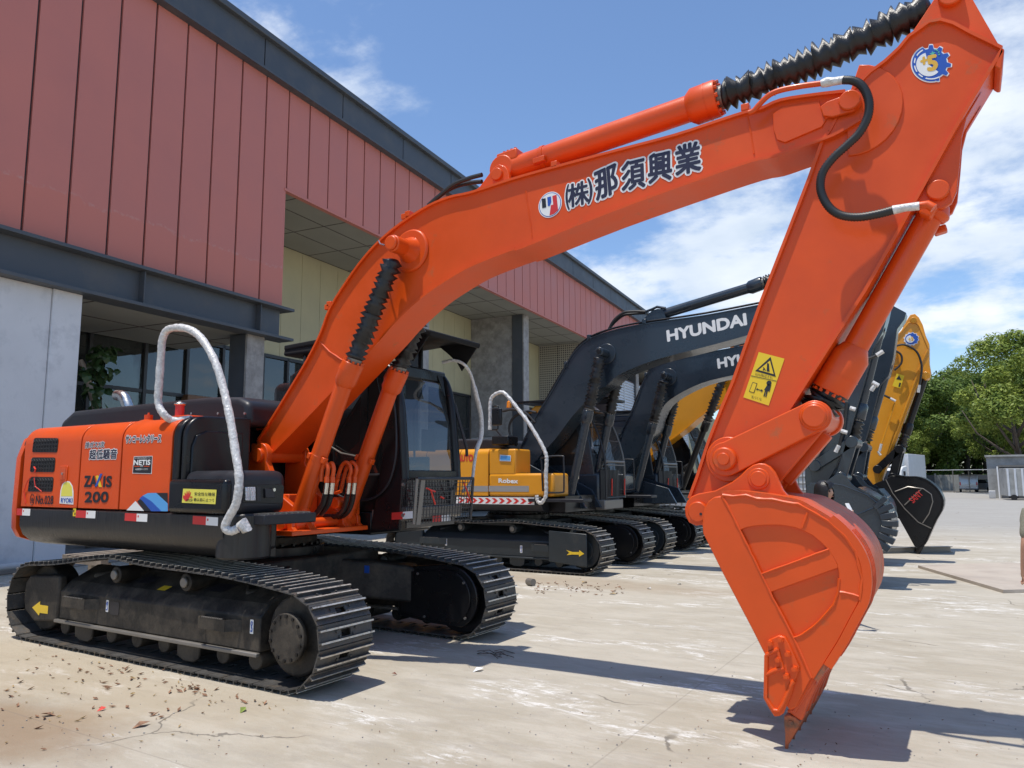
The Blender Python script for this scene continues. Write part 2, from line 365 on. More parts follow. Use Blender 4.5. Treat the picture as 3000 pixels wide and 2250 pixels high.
    ck=mul(mr(vo.outputs['Distance'],.006,.0015),mr(noise(.5,3),.54,.60))
    c=mix(mul(ck,.75),c,(.13,.115,.095))
    # slab joints
    for ax,per,off in((1,5.6,1.7),(0,6.0,2.1)):
        md=t.nodes.new('ShaderNodeMath'); md.operation='PINGPONG'; a=t.nodes.new('ShaderNodeMath'); a.inputs[1].default_value=off+600; L(sp.outputs[ax],a.inputs[0]); L(a.outputs[0],md.inputs[0]); md.inputs[1].default_value=per/2
        c=mix(mul(mr(md.outputs[0],.010,.003),.28),c,(.16,.14,.12))
    L(c,b.inputs['Base Color']); b.inputs['Roughness'].default_value=.9; b.inputs['Specular IOR Level'].default_value=.25
    bp=t.nodes.new('ShaderNodeBump'); bp.inputs['Strength'].default_value=.35; bp.inputs['Distance'].default_value=.012; L(noise(60,6,.7),bp.inputs['Height'])
    bp2=t.nodes.new('ShaderNodeBump'); bp2.inputs['Strength'].default_value=.5; bp2.inputs['Distance'].default_value=.03; L(noise(3,8,.7),bp2.inputs['Height']); L(bp.outputs[0],bp2.inputs['Normal']); L(bp2.outputs[0],b.inputs['Normal'])
    return m
ORG[0]=Vector((0,0,0))
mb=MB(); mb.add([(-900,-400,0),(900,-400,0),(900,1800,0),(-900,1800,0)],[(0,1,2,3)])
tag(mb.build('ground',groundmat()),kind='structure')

# ================================================================ BUILDING (frame turned 6 deg against the machines)
BA=R(6.0)
bn=Vector((math.cos(BA),math.sin(BA),0)); bd=Vector((-math.sin(BA),math.cos(BA),0))
def F(px,py,D):
    "photo point on the facade-parallel plane D metres away -> (y along facade, z)"
    d=raydir(px,py); t=-D/d.dot(bn); q=d*t; return (q.dot(bd),CAM_H+q.z)
bld=thing('hall_building','long industrial hall with red panel facade under a dark steel eave','building',(0,0,0),BA)
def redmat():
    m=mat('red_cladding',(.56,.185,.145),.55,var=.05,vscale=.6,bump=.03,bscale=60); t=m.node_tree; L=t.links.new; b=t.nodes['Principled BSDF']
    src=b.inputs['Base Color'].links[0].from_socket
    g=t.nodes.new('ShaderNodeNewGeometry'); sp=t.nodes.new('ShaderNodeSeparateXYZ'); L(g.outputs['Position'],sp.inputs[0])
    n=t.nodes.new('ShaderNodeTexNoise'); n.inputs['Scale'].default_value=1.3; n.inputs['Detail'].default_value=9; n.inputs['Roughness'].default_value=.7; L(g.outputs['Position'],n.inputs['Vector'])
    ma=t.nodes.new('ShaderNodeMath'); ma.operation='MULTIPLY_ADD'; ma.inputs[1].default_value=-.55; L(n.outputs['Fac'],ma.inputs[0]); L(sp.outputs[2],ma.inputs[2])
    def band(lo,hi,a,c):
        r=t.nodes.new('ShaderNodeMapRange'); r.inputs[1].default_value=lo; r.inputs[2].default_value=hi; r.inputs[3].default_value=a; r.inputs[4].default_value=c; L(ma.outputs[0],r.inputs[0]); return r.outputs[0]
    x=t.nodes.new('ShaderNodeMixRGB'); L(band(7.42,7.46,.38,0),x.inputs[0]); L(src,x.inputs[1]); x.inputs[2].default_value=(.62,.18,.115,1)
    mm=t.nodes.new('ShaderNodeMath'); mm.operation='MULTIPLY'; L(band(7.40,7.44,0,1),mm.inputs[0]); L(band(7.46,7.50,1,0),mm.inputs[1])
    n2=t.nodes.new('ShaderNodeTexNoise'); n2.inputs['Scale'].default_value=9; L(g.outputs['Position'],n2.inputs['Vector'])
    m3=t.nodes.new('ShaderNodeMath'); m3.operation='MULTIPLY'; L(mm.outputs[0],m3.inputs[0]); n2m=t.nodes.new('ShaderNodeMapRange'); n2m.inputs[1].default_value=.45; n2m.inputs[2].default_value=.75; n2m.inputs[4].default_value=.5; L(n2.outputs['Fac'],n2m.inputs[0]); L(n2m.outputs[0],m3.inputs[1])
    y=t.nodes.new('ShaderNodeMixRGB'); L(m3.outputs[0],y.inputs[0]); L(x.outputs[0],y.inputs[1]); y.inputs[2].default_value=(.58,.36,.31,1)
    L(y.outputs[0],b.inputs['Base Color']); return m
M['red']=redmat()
M['joint']=mat('panel_joint',(.075,.055,.055),.7)
M['steel']=mat('charcoal_steel',(.070,.078,.090),.5,var=.12,vscale=1.5,dirt=(.11,.105,.10),dscale=1.1,dth=(.5,.8))
M['soffit']=mat('grey_soffit',(.30,.29,.25),.75,var=.08,vscale=1)
M['yellowwall']=mat('straw_cladding',(.50,.445,.27),.6,var=.06,vscale=1.2)
M['concrete']=mat('concrete',(.36,.34,.32),.85,var=.18,vscale=2.2,bump=.3,bscale=14,dirt=(.24,.225,.21),dscale=2.6,dth=(.42,.62))
M['whitewall']=mat('white_render',(.66,.655,.66),.8,var=.06,vscale=.9,bump=.1,bscale=25,dirt=(.55,.55,.56),dscale=1.1,dth=(.5,.62))
M['panel']=mat('pale_concrete',(.50,.50,.49),.8,var=.1,vscale=1.5)
M['winframe']=mat('window_frame',(.035,.036,.04),.45)
M['winglass']=glassmat('hall_glass',(.55,.62,.60),.85,.015,.55,ripple=.05)
M['inner']=mat('interior_wall',(.20,.19,.17),.9,var=.2,vscale=.8)
M['curtain']=mat('curtain',(.42,.43,.40),.8,var=.3,vscale=2,stretch=(1,9,.2))
M['wood']=mat('brown_timber',(.20,.10,.05),.5,var=.25,vscale=3,stretch=(8,1,8))
M['louver']=mat('louvre_white',(.62,.64,.66),.5)
def bpart(name,mname,*boxes,bevel=0,label=None,kind=None):
    m=MB(); [m.box(*b) for b in boxes]; return m.build(name,M[mname],bld,bevel=bevel,label=label,kind=kind)
X0=-15.0
# structural backing
bpart('wall','joint',(X0-.35,X0-.07,-8,16.18,6.6,13.4),(X0-.35,X0-.07,16.18,66,10.22,13.4))
# red cladding panels: tall ones above the low block, short ones above the overhang
pw=.925; y0=F(90,350,15)[0]-pw*12
def pmesh(z0,z1):
    m=MB(); m.box(-.05,0,.03,pw-.03,z0,z1); me=bpy.data.meshes.new('cladding_panel'); me.from_pydata([tuple(v) for v in m.v],[],m.f); return me
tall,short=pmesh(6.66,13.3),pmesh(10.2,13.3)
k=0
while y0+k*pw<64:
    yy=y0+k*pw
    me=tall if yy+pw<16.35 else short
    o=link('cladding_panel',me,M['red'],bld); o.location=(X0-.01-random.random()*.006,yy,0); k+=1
# eave fascia in lengths, top cap, lower lip
yf=F(776,165,14.9)[0]; step=F(1005,305,14.9)[0]-yf
me=bpy.data.meshes.new('fascia_plate'); m_=MB(); m_.box(-.12,0,.02,step-.02,13.30,14.22); me.from_pydata([tuple(v) for v in m_.v],[],m_.f)
for k in range(-5,int((66-yf)/step)+1):
    o=link('fascia_plate',me,M['steel'],bld); o.location=(X0+.10,yf+k*step,0)
bpart('gutter_cap','steel',(X0-.6,X0+.26,-9,66,14.22,14.40),bevel=.02)
bpart('eave_lip','steel',(X0-.1,X0+.24,-9,66,13.22,13.30))
bpart('roof','steel',(-46,X0-.6,-9,66,14.15,14.33))
# low block girder
bpart('girder','steel',(X0-.1,X0-.02,-8,16.2,5.74,6.52),(X0-.3,X0+.26,-8,16.5,6.52,6.60),(X0-.3,X0+.26,-8,16.5,5.66,5.74),
  *[(X0-.02,X0+.16,q,q+.03,5.74,6.52) for q in (F(410,820,15)[0],F(750,960,15)[0],F(410,820,15)[0]-5.6)],bevel=.008)
bpart('soffit','soffit',(-18.9,X0-.3,-8,16.2,5.70,5.78))
bpart('soffit_seam','joint',*[(-18.9,X0-.35,q,q+.03,5.69,5.70) for q in (6,8.4,10.8,13.2,15.4)],(-17,-16.97,-8,16.2,5.688,5.699))
bpart('soffit','soffit',(-18.9,X0-.07,16.2,66,10.2,10.3))
bpart('soffit_seam','joint',*[(-18.9,X0-.1,q,q+.025,10.19,10.2) for q in [17+2.4*i for i in range(20)]],*[(q,q+.02,16.2,66,10.188,10.199) for q in (-16.2,-17.5)])
bpart('drip_edge','red',(X0-.16,X0+.01,16.2,66,10.12,10.195))
bpart('wall','yellowwall',(-18.9,X0-.4,16.02,16.18,5.9,10.2))
# white block wall
bpart('wall','whitewall',(X0-.25,X0-.02,-8,9.60,.12,5.66),bevel=.01)
bpart('wall','whitewall',(X0-.25,X0+.02,9.61,10.24,.12,5.66),(-18.9,X0-.25,10.0,10.24,.12,5.66),bevel=.012)
bpart('plinth','concrete',(-30,X0+.35,-8,16.6,.0,.10),bevel=.02)
# straw coloured upper wall
q=16.3
me=bpy.data.meshes.new('wall_panel'); m_=MB(); m_.box(-.05,0,.008,1.042,6.12,10.2); me.from_pydata([tuple(v) for v in m_.v],[],m_.f)
bpart('wall','joint',(-19.3,-19.01,9,60,6.0,10.3))
while q<59:
    if not (34.2<q<34.9): 
        o=link('wall_panel',me,M['yellowwall'],bld); o.location=(-18.95,q,0)
    q+=1.05
# glazing at the back
mull=[F(x,1090,18.95)[0] for x in(258,422,545,650,768,840)]
mull=[mull[0]-2.4]+mull+[mull[-1]+2.2*i for i in range(1,5)]+[34.6]
zt=F(400,1140,18.95)[1]
for a,b_ in zip(mull,mull[1:]):
    for z0,z1 in((.18,zt-.08),(zt+.02,5.98)):
        m_=MB(); m_.box(-18.99,-18.965,a+.05,b_-.05,z0,z1); m_.build('glass_pane',M['winglass'],bld)
for a in mull: bpart('mullion','winframe',(-19.02,-18.88,a-.05,a+.05,.12,6.1))
bpart('transom','winframe',(-19.02,-18.90,mull[0],34.6,zt-.08,zt+.02),(-19.02,-18.88,mull[0],34.6,6.0,6.11),(-19.02,-18.88,mull[0],34.6,.12,.2))
bpart('interior','inner',(-25,-24.8,5,60,0,6),(-25,-19.1,5,60,5.95,5.99),(-25,-19.1,4.8,5,0,6),(-25,-19.1,59.8,60,0,6))
bpart('interior_floor','inner',(-25,-19.05,5,60,.05,.1))
for a,b_ in((mull[2]-.9,mull[2]+.9),(mull[4]-.2,mull[4]+.9),(mull[7],mull[7]+1.2)):
    m_=MB(); n=40; vs=[];fs=[]
    for i in range(n+1):
        yy=a+(b_-a)*i/n; xx=-19.35+.05*math.sin(i*1.9)
        vs+=[(xx,yy,.2),(xx,yy,5.8)]
        if i: fs.append((2*i-2,2*i,2*i+1,2*i-1))
    m_.add(vs,fs).build('curtain',M['curtain'],bld)
# timber entrance
ya,_=F(536,1170,18.9); yb,_=F(655,1180,18.9); z1=F(536,1156,18.9)[1]; z0=F(536,1180,18.9)[1]
bpart('door_lintel','wood',(-18.96,-18.7,ya,yb,z0,z1),bevel=.01,label='brown timber lintel over the entrance')
bpart('door','winframe',(-18.9,-18.8,ya+.05,(ya+yb)/2-.02,.15,z0-.02))
bpart('door','winframe',(-18.9,-18.8,(ya+yb)/2+.02,yb-.05,.15,z0-.02))
bpart('door_frame','wood',(-18.94,-18.76,ya-.1,ya,.12,z0),(-18.94,-18.76,yb,yb+.1,.12,z0))
ra,_=F(365,1600,18.9); rb,_=F(440,1600,18.9)
bpart('door','wood',(-18.9,-18.8,ra,rb,.12,2.3),label='dark red lower door leaf')
# pillars: darker side block, concrete face
for i,yy in enumerate((15.04,24.9,34.78,45.2,55.6)):
    xx=-15.1 if i==0 else -15.85
    zt_=5.66 if i==0 else 10.19
    bpart('pillar','steel',(xx-.62,xx-.02,yy+.02,yy+.60,.1,zt_),bevel=.01,label='dark side of a facade pillar')
    bpart('pillar_face','concrete',(xx-.02,xx+.06,yy-.01,yy+.63,.1,zt_),bevel=.01)
# cross walls
bpart('wall','concrete',(-18.93,-16.5,34.86,35.2,3.9,10.19),bevel=.01,label='bare concrete cross wall under the overhang')
bpart('wall','panel',(-18.93,-16.5,34.9,35.16,.1,3.88))
def perfmat():
    m=mat('perforated_sheet',(.42,.39,.33),.6); t=m.node_tree; L=t.links.new; b=t.nodes['Principled BSDF']; g=t.nodes.new('ShaderNodeTexCoord')
    mp=t.nodes.new('ShaderNodeMapping'); mp.inputs['Scale'].default_value=(7,7,7); L(g.outputs['Object'],mp.inputs[0])
    fr=t.nodes.new('ShaderNodeVectorMath'); fr.operation='FRACTION'; L(mp.outputs[0],fr.inputs[0]); sb=t.nodes.new('ShaderNodeVectorMath'); sb.operation='SUBTRACT'; sb.inputs[1].default_value=(.5,.5,.5); L(fr.outputs[0],sb.inputs[0])
    sp=t.nodes.new('ShaderNodeSeparateXYZ'); L(sb.outputs[0],sp.inputs[0]); cb=t.nodes.new('ShaderNodeCombineXYZ'); L(sp.outputs[0],cb.inputs[0]); L(sp.outputs[2],cb.inputs[1])
    ln=t.nodes.new('ShaderNodeVectorMath'); ln.operation='LENGTH'; L(cb.outputs[0],ln.inputs[0]); r=t.nodes.new('ShaderNodeMapRange'); r.inputs[1].default_value=.27; r.inputs[2].default_value=.33; L(ln.outputs['Value'],r.inputs[0])
    x=t.nodes.new('ShaderNodeMixRGB'); L(r.outputs[0],x.inputs[0]); x.inputs[1].default_value=(.05,.045,.04,1); x.inputs[2].default_value=(.42,.39,.33,1); L(x.outputs[0],b.inputs['Base Color']); return m
M['perf']=perfmat()
for a,b_ in((-18.9,-17.62),(-17.58,-15.9)): bpart('perforated_panel','perf',(a,b_,44.0,44.1,2.2,10.19))
# low louvred wing further along, then a straw wing
bpart('wall','joint',(X0-3.4,X0-1.06,50.0,74,.0,9.0))
for i in range(42):
    z=.5+i*.2
    m_=MB(); m_.prism([(X0-1.05,z),(X0-.98,z+.02),(X0-1.05,z+.185)],50.0,74); m_.build('louvre_slat',M['louver'],bld)
for k in range(9): bpart('louvre_post','louver',(X0-1.03,X0-.95,50+k*3-.04,50+k*3+.04,.2,9.0))
bpart('wall','yellowwall',(X0-8,X0-1.2,74.2,96,2.2,8.5)); bpart('wall','steel',(X0-8,X0-1.18,74.2,96,0,2.18))
bpart('wall','joint',(-46,X0-.4,65.8,66,0,14.3),(-46,-45.8,-9,66,0,14.2),(-46,X0-.4,-9,-8.8,0,14.2))
# drain pipe on the ground at the wall foot
m_=MB(); m_.tube([(X0+.5,3,.16),(X0+.5,9.2,.16)],.06,10); m_.build('floor_pipe',M['panel'],bld)

# ================================================================ TREES
def leafmat(name,c1,c2):
    m=bpy.data.materials.new(name); m.use_nodes=True; t=m.node_tree; b=t.nodes['Principled BSDF']; L=t.links.new
    g=t.nodes.new('ShaderNodeNewGeometry'); n=t.nodes.new('ShaderNodeTexNoise'); n.inputs['Scale'].default_value=.55; n.inputs['Detail'].default_value=4; L(g.outputs['Position'],n.inputs['Vector'])
    ad=t.nodes.new('ShaderNodeMath'); ad.operation='MULTIPLY_ADD'; L(g.outputs['Random Per Island'],ad.inputs[0]); ad.inputs[1].default_value=.55; L(n.outputs['Fac'],ad.inputs[2])
    r=t.nodes.new('ShaderNodeMapRange'); r.inputs[1].default_value=.45; r.inputs[2].default_value=1.05; L(ad.outputs[0],r.inputs[0])
    x=t.nodes.new('ShaderNodeMixRGB'); L(r.outputs[0],x.inputs[0]); x.inputs[1].default_value=(*c1,1); x.inputs[2].default_value=(*c2,1); L(x.outputs[0],b.inputs['Base Color'])
    b.inputs['Roughness'].default_value=.55; b.inputs['Specular IOR Level'].default_value=.3
    tr=t.nodes.new('ShaderNodeBsdfTranslucent'); L(x.outputs[0],tr.inputs[0]); ms=t.nodes.new('ShaderNodeMixShader'); ms.inputs[0].default_value=.25
    o=t.nodes['Material Output']; L(b.outputs[0],ms.inputs[1]); L(tr.outputs[0],ms.inputs[2]); L(ms.outputs[0],o.inputs[0]); return m
M['leafA']=leafmat('camphor_leaves',(.065,.115,.022),(.19,.26,.05))
M['leafB']=leafmat('fresh_leaves',(.12,.18,.028),(.32,.38,.07))
M['bark']=mat('bark',(.09,.07,.055),.9,var=.3,vscale=3,bump=.6,bscale=9)
def crown_mesh(name,rnd,rx,rz,zc,nl,ls,low=.0):
    "leaf clumps on many small lobes spread through the crown volume"
    lobes=[]
    for i in range(46):
        a=rnd.uniform(0,2*math.pi); u=rnd.uniform(-1,1); r=rnd.uniform(.45,1)**.5
        rad=math.sqrt(max(0,1-u*u))
        lobes.append((Vector((math.cos(a)*rad*rx*r,math.sin(a)*rad*rx*r,zc+u*rz*r)),rnd.uniform(.16,.30)*rx))
    vs=[];fs=[]
    for k in range(nl):
        c,r=rnd.choice(lobes)
        d=Vector((rnd.gauss(0,1),rnd.gauss(0,1),rnd.gauss(0,1)+.35)).normalized()
        q=c+d*r*rnd.uniform(.55,1.08)
        nrm=(d+Vector((rnd.gauss(0,.6),rnd.gauss(0,.6),rnd.gauss(0,.6)+.3))).normalized()
        u=nrm.orthogonal().normalized(); v=nrm.cross(u); a=rnd.uniform(0,6.28); u,v=u*math.cos(a)+v*math.sin(a),v*math.cos(a)-u*math.sin(a)
        s=ls*rnd.uniform(.6,1.3); b=len(vs)
        vs+=[q-u*s,q-v*s*.45,q+u*s,q+v*s*.45]; fs.append((b,b+1,b+2,b+3))
    me=bpy.data.meshes.new(name); me.from_pydata([tuple(v) for v in vs],[],fs); me.polygons.foreach_set('use_smooth',[False]*len(fs)); return me
def trunk_mesh(rnd,h,r):
    m=MB(); top=Vector((rnd.uniform(-.6,.6),rnd.uniform(-.6,.6),h*.62))
    m.tube([(0,0,-.1),(rnd.uniform(-.1,.1),0,h*.2),tuple(top*.6+Vector((0,0,h*.03))),tuple(top)],[r,r*.8,r*.62,r*.35],8)
    for k in range(7):
        a=rnd.uniform(0,6.28); z=h*rnd.uniform(.22,.5); b0=Vector((0,0,z)); b1=Vector((math.cos(a)*h*.2,math.sin(a)*h*.2,z+h*.2)); 
        m.tube([b0,b0.lerp(b1,.5)+Vector((0,0,-.1)),b1,b1*1.35+Vector((0,0,h*.02))],[r*.45,r*.33,r*.2,r*.08],6)
    me=bpy.data.meshes.new('trunk'); me.from_pydata([tuple(v) for v in m.v],[],m.f); me.polygons.foreach_set('use_smooth',[True]*len(m.f)); return me
rt=random.Random(3)
crA=[crown_mesh('crown',rt,5.2,4.6,8.6,24000,.17) for _ in range(3)]; crB=[crown_mesh('crown',rt,4.6,5.4,9.4,26000,.155) for _ in range(2)]
trA=[trunk_mesh(rt,13,.32) for _ in range(3)]
def at_dist(px,dist):
    d=raydir(px,1400); t=dist/math.hypot(d.x,d.y); return Vector((d.x*t,d.y*t,0))
tl=[ # px, distance, top pixel y, kind, label
(2110,112,1235,'A','dark tree seen low between the yellow boom and the orange arm'),
(2215,118,1215,'A','tree behind the orange bucket link, left of the white containers'),
(2330,108,1180,'A','tree right above the white containers behind the orange arm'),
(2430,120,1190,'A','tree hidden mostly by the slate arms'),
(2530,104,1150,'B','light green tree just left of the yellow arm'),
(2620,112,1150,'A','tree behind the yellow arm and white lorry'),
(2672,100,1118,'A','first full tree right of the yellow arm'),
(2725,118,1135,'A','rounded tree crown right of the black bucket cylinder'),
(2775,106,1126,'A','middle tree of the dark green row, over a dark trunk'),
(2835,116,1100,'A','tall dark tree standing behind the silver van'),
(2895,110,1085,'A','dark tree crown left of the light green giant'),
(2930,92,1170,'B','fresh green tree in front of the dark row, beside the shed'),
(2990,80,985,'B','tallest light green tree at the right edge of the photo'),
(3050,88,1040,'B','light green tree cut off by the right edge'),
(2655,96,1230,'B','low light tree behind the white lorry'),
(2870,124,1120,'A','far tree filling the gap above the shed roof'),
]
tl=[(a,b*1.10,c,k_,l_) for a,b,c,k_,l_ in tl]
for px,py in((2080,1260),(2170,1240),(2270,1215),(2380,1200),(2480,1185),(2575,1165),(2650,1140),(2700,1150),(2755,1150),(2805,1130),(2860,1120),(2915,1110),(2965,1100),(3020,1060)): tl.append((px,138,py,'A','tree of the second row hidden behind the front trees'))
for i,(px,ds,py,kd,lb) in enumerate(tl):
    loc=at_dist(px,ds); d=raydir(px,py); ht=CAM_H+d.z/math.hypot(d.x,d.y)*ds
    hb=13.2 if kd=='A' else 14.8; s=ht/hb
    if kd=='B': ds=ds
    t_=thing('tree',lb,'tree',loc,rt.uniform(0,6.28),'trees beyond the yard')
    t_.scale=(s*rt.uniform(1.15,1.4),s*rt.uniform(1.15,1.4),s)
    link('crown',rt.choice(crA if kd=='A' else crB),M['leafA' if kd=='A' else 'leafB'],t_)
    link('trunk',rt.choice(trA),M['bark'],t_)
# undergrowth mass at the foot of the trees
ORG[0]=Vector((0,0,0)); vs=[];fs=[]
for k in range(60000):
    px=rt.uniform(1950,3200); ds=rt.uniform(109,150); c=at_dist(px,ds); h=((2.2+1.6*math.sin(px*.021)+1.1*math.sin(px*.057)) if ds<128 else 6.2)*rt.random()**.6
    q=c+Vector((0,0,h)); n=Vector((rt.gauss(0,1),rt.gauss(0,1),rt.gauss(.3,1))).normalized(); u=n.orthogonal().normalized(); v=n.cross(u); s=rt.uniform(.14,.34); b=len(vs)
    vs+=[q-u*s,q-v*s*.5,q+u*s,q+v*s*.5]; fs.append((b,b+1,b+2,b+3))
me=bpy.data.meshes.new('shrubbery'); me.from_pydata([tuple(v) for v in vs],[],fs)
tag(link('shrubbery',me,M['leafA']),'mass of dark shrubs under the trees at the far edge of the yard','shrubs',kind='stuff')

# ================================================================ FAR YARD OBJECTS
M['containerw']=mat('white_container',(.60,.61,.62),.5,var=.08,vscale=2,dirt=(.4,.36,.3),dscale=1,dth=(.58,.75))
M['vanp']=mat('silver_van_paint',(.48,.49,.51),.25,metal=.3,coat=.5)
M['darkglass']=mat('dark_glass',(.02,.022,.025),.06,coat=.3)
M['shed']=mat('weathered_concrete',(.34,.34,.32),.8,var=.15,vscale=.9,dirt=(.2,.2,.19),dscale=.8,dth=(.5,.7))
M['tyre']=mat('tyre',(.015,.015,.015),.8)
M['rust']=mat('rusty_sheet',(.40,.34,.28),.8,var=.12,vscale=2,dirt=(.46,.40,.33),dscale=1.3,dth=(.42,.6),bump=.2,bscale=30)
def yaw_to_cam(loc): return math.atan2(-loc.x,loc.y)   # local -y faces the camera
# silver van, rear towards us
L_=at_dist(2836,98); v=thing('parked_van','silver van parked under the trees with its dark rear window to the yard','van',L_,yaw_to_cam(L_)); ORG[0]=Vector((0,0,0))
s=.62
mb=MB(); mb.prismx([(-1.1,.3),(-1.15,1.0),(-.95,1.85),(-.7,1.98),(2.2,1.95),(2.9,1.2),(3.5,1.0),(3.6,.35)],-.88,.88); b_=mb.build('body',M['vanp'],v,bevel=.12,seg=3)
MB().add([(-.66,-1.10,1.12),(.66,-1.10,1.12),(.60,-.97,1.72),(-.60,-.97,1.72)],[(0,1,2,3)]).build('rear_window',M['darkglass'],v)
for sx in(-1,1):
    MB().box(sx*.78-.06,sx*.78+.06,-1.17,-1.1,.75,1.1).build('tail_light',M['redp'],v,bevel=.02)
    for yy in(-.5,2.6): MB().cyl((sx*.8-.1,yy,.32),(sx*.8+.1,yy,.32),.32).build('wheel',M['tyre'],v)
MB().box(-.88,.88,-1.2,-1.1,.38,.58).build('bumper',M['vanp'],v,bevel=.04)
MB().box(-.22,.22,-1.185,-1.175,.72,.86).build('number_plate',M['white'],v)
# second car half hidden
L_=at_dist(2898,100); v=thing('parked_car','pale car half hidden in shade between van and shed','car',L_,yaw_to_cam(L_)+.5); ORG[0]=Vector((0,0,0))
mb=MB(); mb.prismx([(-2,.3),(-2.1,.75),(-1.3,.95),(-.6,1.4),(.9,1.42),(1.6,.95),(2.1,.85),(2.1,.3)],-.85,.85); mb.build('body',M['vanp'],v,bevel=.1,seg=3)
MB().prismx([(-1.2,.98),(-.62,1.36),(.85,1.37),(1.4,.98)],-.862,.862).build('window',M['darkglass'],v)
for sx in(-1,1):
    for yy in(-1.3,1.3): MB().cyl((sx*.78-.1,yy,.3),(sx*.78+.1,yy,.3),.3).build('wheel',M['tyre'],v)
# white lorry
L_=at_dist(2600,74); v=thing('lorry','white lorry cab with box body behind the yellow arm','lorry',L_,yaw_to_cam(L_)-.25); ORG[0]=Vector((0,0,0))
mb=MB(); mb.prismx([(0,.5),(-.05,1.4),(.12,2.35),(.7,2.6),(2.0,2.7),(2.0,.5)],-1.15,1.15); mb.build('cab',M['white'],v,bevel=.1,seg=3)
MB().box(-1.25,1.25,2.2,8.5,.9,3.75).build('cargo_box',M['containerw'],v,bevel=.03)
MB().prismx([(.3,2.62),(.5,3.0),(1.9,3.6),(2.0,2.7)],-1.0,1.0).build('wind_deflector',M['white'],v,bevel=.08)
MB().add([(-1.0,-.06,1.45),(1.0,-.06,1.45),(.95,.10,2.25),(-.95,.10,2.25)],[(0,1,2,3)]).build('windscreen',M['darkglass'],v)
for sx in(-1,1):
    MB().box(sx*1.35-.08,sx*1.35+.08,.1,.2,1.5,2.2).build('mirror',M['ink'],v)
    for yy in(.9,6.5): MB().cyl((sx*1.05-.15,yy,.5),(sx*1.05+.15,yy,.5),.5).build('wheel',M['tyre'],v)
MB().box(-1.15,1.15,-.08,.1,.35,.8).build('bumper',M['white'],v,bevel=.04)
# containers / caged tanks behind the orange bucket
def container(px,ds,w_,h_,lb,z=0,tall=0):
    L_=at_dist(px,ds); L_.z=z; v=thing('storage_container',lb,'container',L_,yaw_to_cam(L_)*.4,'white containers at the yard edge'); ORG[0]=Vector((0,0,0))
    MB().box(-w_/2,w_/2,0,2.4,0,h_).build('body',M['containerw'],v,bevel=.02)
    n=int(w_/.3)
    m_=MB()
    for i in range(n+1): x=-w_/2+w_*i/n; m_.box(x-.03,x+.03,-.05,0,.05,h_-.05)
    for i in range(4): z_=.1+i*(h_-.2)/3; m_.box(-w_/2,w_/2,-.06,-.005,z_-.03,z_+.03)
    m_.build('door_ribs',M['bgrey'],v)
container(2345,62,3.4,1.75,'upper white ribbed container seen through the orange bucket linkage',.6)
container(2400,66,3.4,2.6,'white container behind the slate arm')
container(2290,72,4,2.5,'white container left of the linkage, partly hidden')
container(2430,60,2.2,2.7,'white slatted container right of the slate arm')
container(1995,40,3,1.4,'white framed container seen under the yellow boom')
# shed on the right
L_=at_dist(2935,71); v=thing('shed_building','low weathered grey shed with open doorway at the right edge','building',L_,yaw_to_cam(L_)); ORG[0]=Vector((0,0,0))
MB().box(-.95,8,.6,6,0,3.25).build('wall',M['shed'],v,bevel=.03)
MB().box(-1.05,8,.4,6.2,3.25,3.4).build('roof',M['shed'],v,bevel=.02)
MB().box(-.1,1.5,-.1,.62,0,2.45).build('porch',M['steel'],v,bevel=.02)
MB().box(-.2,1.6,-.25,.6,2.45,2.6).build('porch_roof',M['bgrey'],v)
MB().box(.35,1.0,-.12,-.09,0,1.75).build('doorway',M['ink'],v)
MB().box(-.3,-.2,-.2,-.1,0,2.5).build('post',M['white'],v)
MB().prismx([(-.3,.0),(-.45,.35),(-.5,.6),(-.1,.6),(-.1,.0)],-.95,-.5).build('wash_basin',M['white'],v,bevel=.03)
for k in range(6): MB().box(1.55+k*.12,1.62+k*.12,-.2,-.1,0,2.0).build('corrugated_sheet',M['containerw'],v)
L_=at_dist(2990,66); v=thing('skip_container','rusty white ribbed container cut off by the right edge beside the shed','container',L_,yaw_to_cam(L_)+.2); ORG[0]=Vector((0,0,0))
MB().box(-.9,3,0,2.3,.3,2.3).build('body',M['shed'],v,bevel=.03)
for k in range(8): MB().box(-.85+k*.45,-.72+k*.45,-.07,0,.3,2.3).build('rib',M['containerw'],v)
for xx in(-.5,1.6): MB().cyl((xx,-.1,.2),(xx,.1,.2),.2).build('wheel',M['tyre'],v)
# boundary wall and posts
L_=at_dist(2740,107); v=thing('boundary_wall','low yard wall beneath the trees, darkened for their shade','wall',L_,yaw_to_cam(L_)+.05); ORG[0]=Vector((0,0,0))
for k in range(-12,9):
    MB().box(k*3.0+.1,k*3.0+2.9,0,.2,0,1.9).build('wall_panel',M['steel'] if k%3 else M['shed'],v,bevel=.02)  # dark panel colours carry the shade of the trees
    MB().box(k*3.0-.1,k*3.0+.1,-.05,.25,0,2.1).build('post',M['concrete'],v)
for px,ds,w_,lb in((2885,94,6,'white horizontal pole roof edge between van and shed'),(2735,96,7,'white pole canopy edge left of the van')):
    L_=at_dist(px,ds); v=thing('carport',lb,'carport',L_,yaw_to_cam(L_)); ORG[0]=Vector((0,0,0))
    MB().box(-w_/2,w_/2,0,.1,2.40,2.45).build('beam',M['white'],v); MB().box(-w_/2,w_/2,.1,5,2.42,2.47).build('roof',M['steel'],v)
    for sx in(-1,1): MB().cyl((sx*w_*.48,.05,0),(sx*w_*.48,.05,2.35),.05,8).build('post',M['bgrey'],v)
